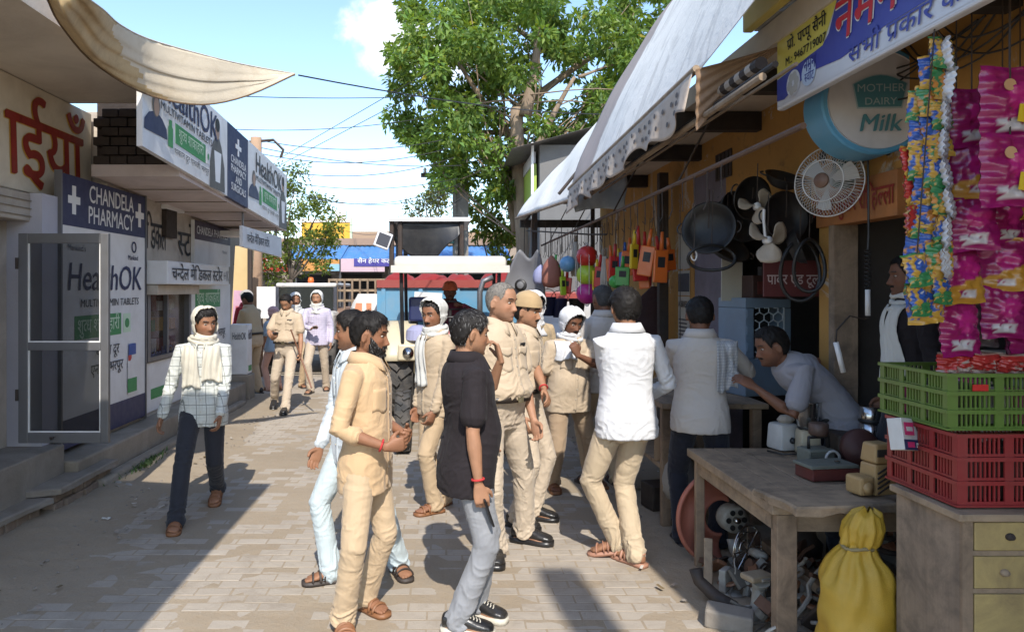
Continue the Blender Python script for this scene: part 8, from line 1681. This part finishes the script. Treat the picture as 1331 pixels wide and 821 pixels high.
for sx in (-.74, .74):
    for y in (-1.3, 1.3): wheel(car, (sx, y, .31), .31, .2, M_STEEL, False)
for k, (px, py) in enumerate(((712, 398), (727, 400), (750, 400))):
    e = empty('bucket', P(px, py, 10.2), 0, ['navy blue bucket hanging lowest at the far end of the toys', 'second navy bucket hanging close beside the first', 'dark bucket hanging under the net of balls'][k], 'bucket', 'dark buckets hanging by the toys'); MB().lathe([(.085, -.13), (.115, .12), (.122, .13), (.11, .13), (.08, -.12)], (0, 0, 0), 20).build('pail', [pm('navy_plastic', (.015, .022, .08), .4, .15), MATS['navy_plastic'], M_BLACKP][k], e, True); MB().tube([(.115 * math.cos(t), 0, .12 + .12 * math.sin(t)) for t in np.linspace(0, math.pi, 12)], .005, 5).build('handle', M_IRON, e); MB().tube([(0, 0, .24), (.02, 0, 2.4 - e.location.z)], .003, 4).build('string', M_IRON, e)
# -- tractor facing the camera
ta = empty('tractor', (.05, 9.9, 0), 0, 'tractor under a white canopy driving up the lane toward the crowd', 'tractor'); M_TW = pm('canopy_white', (.60, .57, .50), .4, .06, 3, .03, 20, (.45, .38, .3), .3, 2); M_CREAM = pm('tractor_cream', (.52, .45, .31), .45, .1, 5, .04)
for sx in (-.64, .64): wheel(ta, (sx, 0, .64), .64, .34, M_CREAM)
for sx in (-.52, .52): wheel(ta, (sx, -1.75, .33), .33, .17, M_CREAM, True, None, 16)
MB().box((0, -1.1, .92), (.46, 1.35, .44), None, 0, .06).build('bonnet', M_TRED, ta); MB().box((0, -1.79, .9), (.40, .02, .36), None, 0, .01).build('grille', M_BLACKP, ta); MB().bb((-.17, -1.4, .45), (.17, .3, .72)).build('engine_block', M_IRON, ta)
MB().box((0, -.38, 1.18), (.36, .12, .22), (R(-20), 0, 0), 0, .02).build('dashboard', pm('dash_red', (.40, .02, .03), .4, .1), ta); MB().lathe([(.0, 0), (.06, 0), (.06, .01), (0, .012)], (.05, -.455, 1.2), 16, 0, Euler((R(90), 0, 0))).build('gauge', M_WHITEB, ta)
MB().tube([(math.cos(t) * .2, -.20 + math.sin(t) * .16, 1.52 + math.sin(t) * .10) for t in np.linspace(0, 6.2832, 30)], .016, 8, 0, False).tube([(0, -.34, 1.2), (0, -.20, 1.52)], .02, 8).tube([(-.2, -.2, 1.52), (.2, -.2, 1.52)], .012, 6).build('steering_wheel', M_BLACKP, ta, True)
MB().box((0, .22, .80), (.45, .42, .10), None, 0, .03).box((0, .44, 1.0), (.45, .08, .40), None, 0, .03).build('seat', M_BLACKP, ta)
for sx in (-1, 1):
    o = sheet('mudguard', lambda u, v, sx=sx: (sx * (.44 + .40 * v), .72 * math.cos(R(20) + R(140) * u), .64 + .72 * math.sin(R(20) + R(140) * u)), 18, 4, M_CREAM, ta, .012); MB().box((sx * .52, -.72, 1.0), (.26, .08, .20), None, 0, .02).build('lamp_housing', M_CREAM, ta); MB().lathe([(0, 0), (.06, 0), (.07, .02), (0, .03)], (sx * .52, -.762, 1.0), 16, 0, Euler((R(90), 0, 0))).build('headlight', M_STEEL, ta, True)
    for y in (-.55, .45): MB().tube([(sx * .60, y, .95), (sx * .62, y, 2.0)], .024, 8).build('canopy_post', M_BLACKP if sx < 0 else M_GREY_INK, ta)
MB().box((.0, -.05, 2.10), (1.42, 1.25, .20), None, 0, .06).build('canopy', M_TW, ta, auto=40); MB().bb((-.74, -.70, 1.99), (.74, -.69, 2.08)).build('canopy_fringe', M_TW, ta)
MB().tube([(.36, -.9, 1.1), (.36, -.9, 1.75), (.40, -.9, 1.88), (.52, -.9, 1.93)], .035, 10).build('exhaust', M_ALU, ta, True); MB().lathe([(.06, 0), (.075, .02), (.075, .42), (.06, .45)], (-.20, -.95, .72), 18).build('air_filter', M_BLACKP, ta, True); MB().lathe([(.05, 0), (.075, .04), (.075, .13), (.05, .16)], (-.20, -.95, 1.18), 18).build('filter_bowl', pm('amber_bowl', (.40, .32, .12), .3, .1), ta, True); MB().tube([(-.2, -.95, 1.16), (-.2, -.95, 1.2)], .03, 8).build('filter_neck', M_BLACKP, ta)
tag(MB().box((0, 0, .16), (.30, .24, .32), None, 0, .03).build('tool_box', MATS['navy_plastic'], loc=(-.34, 9.75, 1.36)), 'navy blue box riding on the tractor mudguard', 'box'); tag(MB().lathe([(.14, 0), (.17, .02), (.15, .14), (.08, .2), (0, .21)], (0, 0, 0), 20).build('plastic_tub', pm('lilac_plastic', (.30, .30, .44), .4, .1), loc=(-.36, 9.45, 1.12)), 'lilac plastic tub in front of the navy box on the tractor', 'tub')

pb = empty('utility_pole', (1.58, -3.3, 0), 0, 'concrete pole behind the photographer whose shadow falls along the lane', 'pole'); MB().bb((-.13, -.1, 0), (.13, .1, 8.0)).build('shaft', M_POLE, pb); 
# ------------------------------------------------------------------ people
def plaid(name, base, line, step, w, line2=None):
    t = NT(name); tc = t.new('TexCoord'); sp = t.new('SeparateXYZ'); t.link(tc.outputs['Object'], sp.inputs[0]); v = t.coords()
    def lines(ax, st, wd): 
        f = t.math('FRACT', t.math('DIVIDE', t.math('ADD', ax, 10), st)); return t.math('LESS_THAN', f, wd / st)
    ax = t.math('ADD', sp.outputs['X'], t.math('MULTIPLY', sp.outputs['Y'], .8))
    m = t.math('MAXIMUM', lines(ax, step, w), lines(sp.outputs['Z'], step, w)); m2 = t.math('MAXIMUM', lines(t.math('ADD', ax, step * .3), step, w * .5), lines(t.math('ADD', sp.outputs['Z'], step * .3), step, w * .5))
    c = t.mix(t.noise(v, 8, 4), dk(base, .93), dk(base, 1.05)); c = t.mix(t.math('MULTIPLY', m2, .45), c, line2 or line); c = t.mix(t.math('MULTIPLY', m, .8), c, line)
    t.color(c); t.set(Roughness=.88, Sheen_Weight=.15, Specular_IOR_Level=.2); t.bump(t.math('ADD', t.noise(v, 450, 2), t.math('MULTIPLY', t.noise(v, 26, 4, .6, .8), 3.2)), .32, .006); return t.m
C_PLAID = plaid('check_shirt', (.56, .57, .53), (.13, .14, .13), .075, .006, (.30, .31, .29)); C_LAV = plaid('lavender_check', (.60, .57, .62), (.42, .36, .50), .03, .010)
C_KHAKI = cloth('khaki_shirt', (.475, .375, .265), .07); C_KHAKI2 = cloth('sand_shirt', (.42, .32, .20), .07); C_CREAMT = cloth('cream_trousers', (.50, .41, .31), .07); C_KHT = cloth('khaki_trousers', (.46, .34, .215), .08); C_YEL = cloth('buff_shirt', (.51, .35, .20), .06); C_BEI = cloth('beige_shirt', (.45, .35, .24), .07)
C_WHITE = cloth('white_shirt', (.58, .58, .59), .04); C_SCARF = cloth('white_scarf', (.56, .55, .51), .05); C_SCARFC = cloth('cream_scarf', (.54, .50, .41), .06); C_PALE = cloth('pale_blue_cloth', (.50, .54, .57), .06); C_PALET = cloth('pale_trousers', (.46, .53, .55), .06); C_BLACK = cloth('black_polo', (.020, .016, .018), .2, .03); C_CHAR = cloth('charcoal_trousers', (.026, .027, .034), .2); C_NAVY = cloth('navy_trousers', (.018, .020, .030), .2)
C_JEAN = cloth('grey_denim', (.235, .24, .255), .18, .1, .9, 600, (.34, .345, .355)); C_CARGO = cloth('cargo_trousers', (.47, .37, .25), .07); C_GREYW = cloth('greyish_shirt', (.47, .43, .39), .06); C_TEE = cloth('grey_tee', (.27, .26, .28), .08); C_MAR = cloth('maroon_sweater', (.11, .02, .035), .2); C_RED = cloth('red_shirt', (.26, .015, .02), .1); C_SKY = cloth('sky_shirt', (.30, .38, .46), .08); C_PEACH = cloth('peach_trousers', (.55, .32, .24), .08); C_PINK = cloth('pink_cloth', (.45, .28, .28), .08); C_GCAP = cloth('grey_cap', (.36, .33, .30), .1); C_TURB = cloth('orange_turban', (.45, .11, .05), .15); C_BRT = cloth('brown_khaki_trousers', (.36, .26, .17), .08); C_KCAP = cloth('khaki_cap', (.40, .28, .15), .1)
L_BROWN = pm('tan_leather', (.22, .095, .04), .55, .2, 9, .15, 60); L_DARKS = pm('dark_sandal', (.045, .035, .03), .6, .25, 9, .15, 60); L_BLACK = pm('black_leather', (.010, .010, .011), .32, .3, 9, .1, 60, (.08, .07, .06), .3, 5); L_BELT = pm('belt_leather', (.022, .016, .012), .4, .3, 9, .1); L_PINKS = pm('rubber_slipper', (.34, .17, .11), .6, .15, 9, .1); L_WS = pm('sneaker_white', (.52, .48, .40), .55, .1, 9, .1)
LIGHT, MID, DARK = (.34, .175, .10), (.26, .125, .068), (.17, .075, .042)
def wpt(r, p, dz=0): E = r['E']; q = Matrix.Rotation(E.rotation_euler.z, 3, 'Z') @ Vector(p); return q + E.location + Vector((0, 0, dz))
def thing_box(name, label, cat, pos, dims, m, rot, bev=.004): o = MB().box((0, 0, 0), dims, None, 0, bev).build(name, m, loc=pos); o.rotation_euler = rot; return tag(o, label, cat)
def bracelet(r, right, m):
    sx, sh, eb, w, rt = r['arms'][1 if right else 0]; d = (w - eb).normalized(); a = d.orthogonal().normalized(); b = d.cross(a); c = eb.lerp(w, .93)
    MB().tube([c + (a * math.cos(t) + b * math.sin(t)) * .030 for t in np.linspace(0, 6.2832, 18)], .006, 6, 0, False).build('wrist_thread', m, r['E'], True)
M_THREAD = pm('red_thread', (.45, .03, .03), .8, .2); M_PHONE = pm('phone_black', (.012, .012, .014), .2, .1, 5, 0)
K = 'people gathered in the lane'
# checked shirt, walking
person('man walking in a pale checked shirt with a cream head scarf and charcoal trousers', (-1.95, 5.93), 188, 1.68, fr=G(229, 687), fl=G(283, 651), fyr=192, fyl=186, liftl=.05, hr=P(207, 552, 5.85), hl=P(286, 540, 5.75), cr=.6, cl=.6, head=(38, 2, 3), skin=MID, fat=.97, shirt=C_PLAID, hem=.76, trousers=C_CHAR, shoe=L_BROWN, pockets=2, hair=dict(front=.058, th=.026, len=.03, messy=1.2, sweep=(.2, .7, .1), grey=.12, lift=.6), hood=dict(tails=[(-.15, -.03, 1.41, 1.08, (0, 1, 0)), (.02, .14, 1.41, 1.13, (0, 1, 0))], skirt=3), hoodm=C_SCARFC, hood_b=.12, hood_y=.022, moustache=False, group=K)
# policeman with stick and phone
r = person('policeman in khaki walking while looking at a phone, wooden stick in one hand', (-2.34, 10.85), 172, 1.71, fl=G(371, 537), fr=G(357, 530), fyl=180, fyr=185, liftr=.05, hr=P(354, 440, 10.5), hl=P(391, 462, 10.65), er=(.8, -.4, -.6), cl=1.0, cr=.9, dr=(.5, -.6, .5), nr=(.4, .3, .8), head=(-8, 30, 0), belly=.05, skin=LIGHT, shirt=C_KHAKI, sleeve='short', tuck=True, belt=L_BELT, trousers=C_CREAMT, feet='shoe', shoe=(L_BLACK, L_BLACK), epaulette=True, hair=dict(front=.072, len=.03), group=K)
thing_box('phone', 'dark phone in the hand of the policeman looking down', 'phone', wpt(r, r['hands'][1][3]), (.075, .012, .15), M_PHONE, (R(60), 0, R(20)))
tag(MB().tube([P(378, 428, 10.5), P(391, 464, 10.58), P(405, 504, 10.4)], [.011, .013, .013], 8).build('stick', pm('cane', (.20, .09, .05), .6, .3)), 'brown wooden stick held by the policeman with the phone', 'stick')
r = person('man with a white head cloth in a lavender checked shirt and khaki trousers', (-2.22, 12.7), 178, 1.74, fr=G(404, 511), fl=G(424, 507), hr=P(404, 427, 12.4), er=(.8, -.3, -.6), dr=(.6, -.5, .4), cr=.9, skin=LIGHT, shirt=C_LAV, hem=.80, trousers=C_CREAMT, shoe=L_DARKS, hair={}, hood=dict(tails=[], skirt=5), hoodm=C_SCARF, hood_y=.045, hood_top=.085, group=K)
thing_box('phone', 'phone held by the man in the lavender checked shirt', 'phone', wpt(r, r['hands'][1][3]), (.075, .012, .15), M_PHONE, (R(70), 0, R(10)))
person('person under a white hood half hidden behind the policeman with the phone', (-2.72, 13.3), 200, 1.70, skin=MID, shirt=C_WHITE, trousers=C_KHT, shoe=L_DARKS, hood=dict(tails=[], skirt=5), hoodm=C_SCARF, hood_y=.05, hood_top=.09, group=K)
person('policeman seen from behind leaning over the counter by the pharmacy', (-3.24, 12.45), 62, 1.74, lean=16, hl=P(305, 446, 12.6), hr=P(320, 440, 12.9), skin=DARK, shirt=C_KHAKI2, sleeve='short', tuck=True, belt=L_BELT, trousers=C_KHT, feet='shoe', shoe=(L_BLACK, L_BLACK), head=(10, 20, 0), hair={}, group=K)
person('man in a red shirt with a grey cap at the pharmacy corner', (-3.72, 13.7), 245, 1.74, skin=DARK, shirt=C_RED, trousers=C_CHAR, shoe=L_DARKS, hair={}, cap=dict(m=C_GCAP, z=.03, off=.022, fold=.006), group=K)
person('small person in a sky blue shirt and peach trousers with a dull pink head cloth', (-3.02, 12.95), 48, 1.46, skin=MID, shirt=C_SKY, sleeve='short', trousers=C_PEACH, shoe=L_BROWN, hood=dict(tails=[], skirt=3), hoodm=C_PINK, hood_top=.08, group=K)
# pale man behind the buff shirt man
person('man in pale clothes facing left behind the buff shirted man', (-.56, 4.52), 125, 1.66, fr=G(432, 756), fl=G(517, 744), fyr=105, fyl=205, hr=P(413, 592, 4.55), hl=P(470, 600, 4.35), head=(-30, 2, 0), skin=MID, fat=.95, shirt=C_PALE, hem=.76, trousers=C_PALET, shoe=L_DARKS, hair=dict(front=.060, th=.026, len=.045, sweep=(-.3, .8, -.35), side=-.025), moustache=True, group=K)
# buff shirt man with beard
r = person('bearded man in a buff shirt and trousers with hands clasped before him', (-.43, 4.0), -106, 1.66, fr=G(446, 820), fl=G(474, 791), fyr=195, fyl=-130, hr=P(500, 580, 3.80), hl=P(524, 562, 4.02), er=(.5, -1, -.3), el=(-.6, -.8, -.4), dr=(.9, .25, .15), dl=(.35, -.9, 0), nr=(-.2, .9, .2), nl=(-.9, -.2, .3), cr=.75, cl=.8, head=(6, 4, 0), skin=(.25, .115, .062), fat=.98, belly=.015, shirt=C_YEL, sleeve='roll', hem=.735, trousers=C_KHT, shoe=L_BROWN, hair=dict(front=.064, th=.027, len=.05, sweep=(.15, .8, -.3), side=-.02, n=1800), beard=dict(grey=.35), group=K)
bracelet(r, True, M_THREAD)
# scarf man behind
person('man in beige with a white scarf over his head and shoulder looking back', (-.09, 5.98), 128, 1.70, fl=G(566, 666), fr=G(577, 656), fyl=120, fyr=140, hl=P(563, 540, 5.78), hr=P(541, 540, 6.0), cl=.7, cr=.6, head=(14, 4, 0), skin=(.24, .11, .06), fat=.95, shirt=C_BEI, hem=.78, trousers=C_KHT, shoe=L_BROWN, hair=dict(front=.066, len=.022, th=.014, grey=.2), hood=dict(tails=[(-.12, .04, 1.42, 1.02, (0, 1, 0))], skirt=3), hoodm=C_SCARF, hood_b=.15, hood_y=.026, beard=None, group=K)
# black polo
r = person('man in a black polo shirt and grey jeans with one hand at his face', (.11, 3.95), -74, 1.67, fr=G(594, 822), fl=G(616, 800), fyr=-100, fyl=-118, hr=P(622, 634, 3.72), hl=P(650, 470, 4.12), er=(.4, -1, -.2), el=(-.5, .6, -1), dl=(-.25, .1, .95), nl=(-.9, -.1, 0), cl=.8, cr=.7, head=(-4, 4, 0), skin=LIGHT, fat=1.06, belly=.06, shirt=C_BLACK, sleeve='short', hem=.735, trousers=C_JEAN, feet='shoe', shoe=(L_BLACK, L_WS, L_WS), pockets=False, loose=1.02, tpock=1, hair=dict(front=.066, th=.026, len=.045, grey=.38, sweep=(.3, .75, -.25), n=2000), moustache=False, group=K)
bracelet(r, True, M_THREAD); h = r['hands'][1]
thing_box('phone', 'black phone hanging in the hand of the man in the black polo', 'phone', wpt(r, h[3]) + Vector((.03, 0, -.05)), (.012, .078, .155), M_PHONE, (R(8), R(-20), R(10)))
# tall policeman
r = person('tall grey haired policeman in pale khaki with a black belt', (.35, 4.95), -138, 1.83, fr=G(644, 726), fl=G(680, 704), fyr=178, fyl=-112, hl=P(694, 548, 4.9), hr=P(632, 560, 4.75), cl=.6, head=(14, 3, 0), skin=(.36, .19, .115), fat=1.05, belly=.06, shirt=C_KHAKI, sleeve='short', tuck=True, belt=L_BELT, trousers=C_CREAMT, feet='shoe', shoe=(L_BLACK, L_BLACK, L_BLACK), epaulette=True, hairc=(.20, .18, .155), hair=dict(front=.078, th=.008, len=.012, grey=.5, side=-.01, n=1500, lift=.8), moustache=False, loose=1.05, group=K)
r = person('policeman in a khaki cap behind the tall one, red thread on his wrist', (.60, 5.66), -118, 1.74, hl=P(711, 522, 5.3), el=(-.6, -1, -.2), cl=.5, skin=LIGHT, shirt=C_KHAKI, sleeve='short', tuck=True, belt=L_BELT, trousers=C_CREAMT, feet='shoe', shoe=(L_BLACK, L_BLACK), head=(0, 5, 0), hair={}, cap=dict(m=C_KCAP, z=.035, off=.02, up=.02), group=K)
bracelet(r, False, M_THREAD)
person('policeman with a white cloth covering head and chin, standing farther back', (.80, 6.9), -158, 1.75, skin=LIGHT, shirt=C_KHAKI2, sleeve='short', tuck=True, belt=L_BELT, trousers=C_KHT, feet='shoe', shoe=(L_BLACK, L_BLACK), hair=dict(front=.06), hood=dict(tails=[], skirt=5, chin=-.055), hoodm=C_WHITE, hood_y=.05, hood_top=.075, group=K)
# officer with hand at face
person('man in a khaki shirt with a white scarf holding a hand to his nose', (1.06, 6.42), 196, 1.66, lean=5, fr=G(718, 636), fl=G(772, 630), fyr=185, fyl=205, hl=P(752, 462, 6.12), el=(-.9, .2, -.7), dl=(-.35, .0, .9), nl=(-.3, .9, .2), cl=1.2, hr=P(696, 552, 6.3), cr=.5, head=(10, 14, 0), skin=DARK, fat=1.05, belly=.05, shirt=C_KHAKI, sleeve='short', hem=.79, trousers=C_BRT, shoe=L_BROWN, pockets=2, hair=dict(front=.06, len=.03), hood=dict(tails=[(-.16, -.02, 1.42, 1.26, (0, 1, 0))], skirt=5), hoodm=C_WHITE, hood_y=.04, hood_top=.085, hood_b=.35, group=K)
person('man in a greyish shirt with cropped hair, back turned, behind the white shirted man', (1.44, 6.75), 18, 1.82, skin=DARK, fat=1.05, shirt=C_GREYW, trousers=C_KHT, shoe=L_DARKS, hairc=(.05, .047, .045), hair=dict(front=.08, th=.007, len=.010, grey=.3, n=1200, lift=.8), group=K)
# white shirt man from behind
person('man in a white shirt and cargo trousers seen from behind in sandals', (1.18, 4.84), 12, 1.79, fl=G(803, 724), fr=G(826, 733), fyl=72, fyr=35, liftl=.03, hl=P(800, 520, 5.12), hr=P(838, 515, 5.12), el=(-.6, -1, -.4), er=(.6, -1, -.4), head=(-6, 6, 0), skin=MID, fat=1.0, shirt=C_WHITE, hem=.79, trousers=C_CARGO, shoe=L_PINKS, loose=.98, tpock=2, hair=dict(front=.065, th=.028, len=.05, nape=-.085, messy=.9, sweep=(-.2, .5, -.4), n=2200, lift=.4), group=K)
# stall customer and stall keepers
r = person('man in greyish shirt and navy trousers at the stall with a towel on his shoulder', (1.76, 5.12), -14, 1.73, hr=P(946, 492, 5.42), hl=P(890, 505, 5.5), er=(1, -.4, -.3), el=(-1, -.4, -.3), head=(0, 14, 0), skin=DARK, shirt=C_GREYW, hem=.80, trousers=C_NAVY, shoe=L_DARKS, hair=dict(th=.024, len=.035), group=K)
if r['bvh'] is not None:
    o = drape(r['bvh'], lambda t: (.10, .24), 1.44, 1.10, 12, 16, plaid('towel_check', (.50, .50, .50), (.25, .27, .30), .02, .005), None, 'towel', (0, -1, 0), .014, .022, 3, .004, 3); o.location = r['E'].location; o.rotation_euler = r['E'].rotation_euler; tag(o, 'pale checked towel over the shoulder of the man at the stall', 'towel')
person('man in a grey tee bending over the work table and reaching left', (2.50, 4.72), 88, 1.68, z0=.05, lean=58, hl=P(984, 505, 4.62), hr=P(1092, 512, 4.95), er=(.4, -1, .8), el=(-.3, -.3, -1), head=(4, 12, 0), skin=DARK, belly=.03, shirt=C_TEE, sleeve='short', hem=.86, collar=False, placket=False, pockets=False, trousers=C_NAVY, shoe=L_DARKS, hair=dict(th=.024, len=.035), group='stall keepers')
person('man in black with a pale scarf round his neck standing in the dark doorway', (2.66, 4.22), 76, 1.66, z0=.32, skin=DARK, shirt=C_BLACK, trousers=C_CHAR, shoe=L_DARKS, collar=False, placket=False, pockets=False, hair=dict(th=.02), hood=dict(only_wrap=True, wraps=3, tails=[(-.13, .0, 1.42, .98, (0, 1, 0)), (.02, .12, 1.42, 1.0, (0, 1, 0))]), hoodm=C_SCARF, group='stall keepers')
# tractor driver
person('tractor driver in a maroon sweater and orange turban at the wheel', (.05, 10.05), 180, 1.66, z0=.60, sit=.50, fl=Vector((.24, 9.6, .6)), fr=Vector((-.14, 9.6, .6)), hl=Vector((.22, 9.74, 1.56)), hr=Vector((-.12, 9.74, 1.56)), cl=1.1, cr=1.1, skin=(.12, .05, .03), shirt=C_MAR, trousers=C_CHAR, shoe=L_DARKS, pockets=False, cap=dict(m=C_TURB, z=.02, off=.022, fold=.012, up=.01, name='turban'), hair={}, group='vehicle drivers')
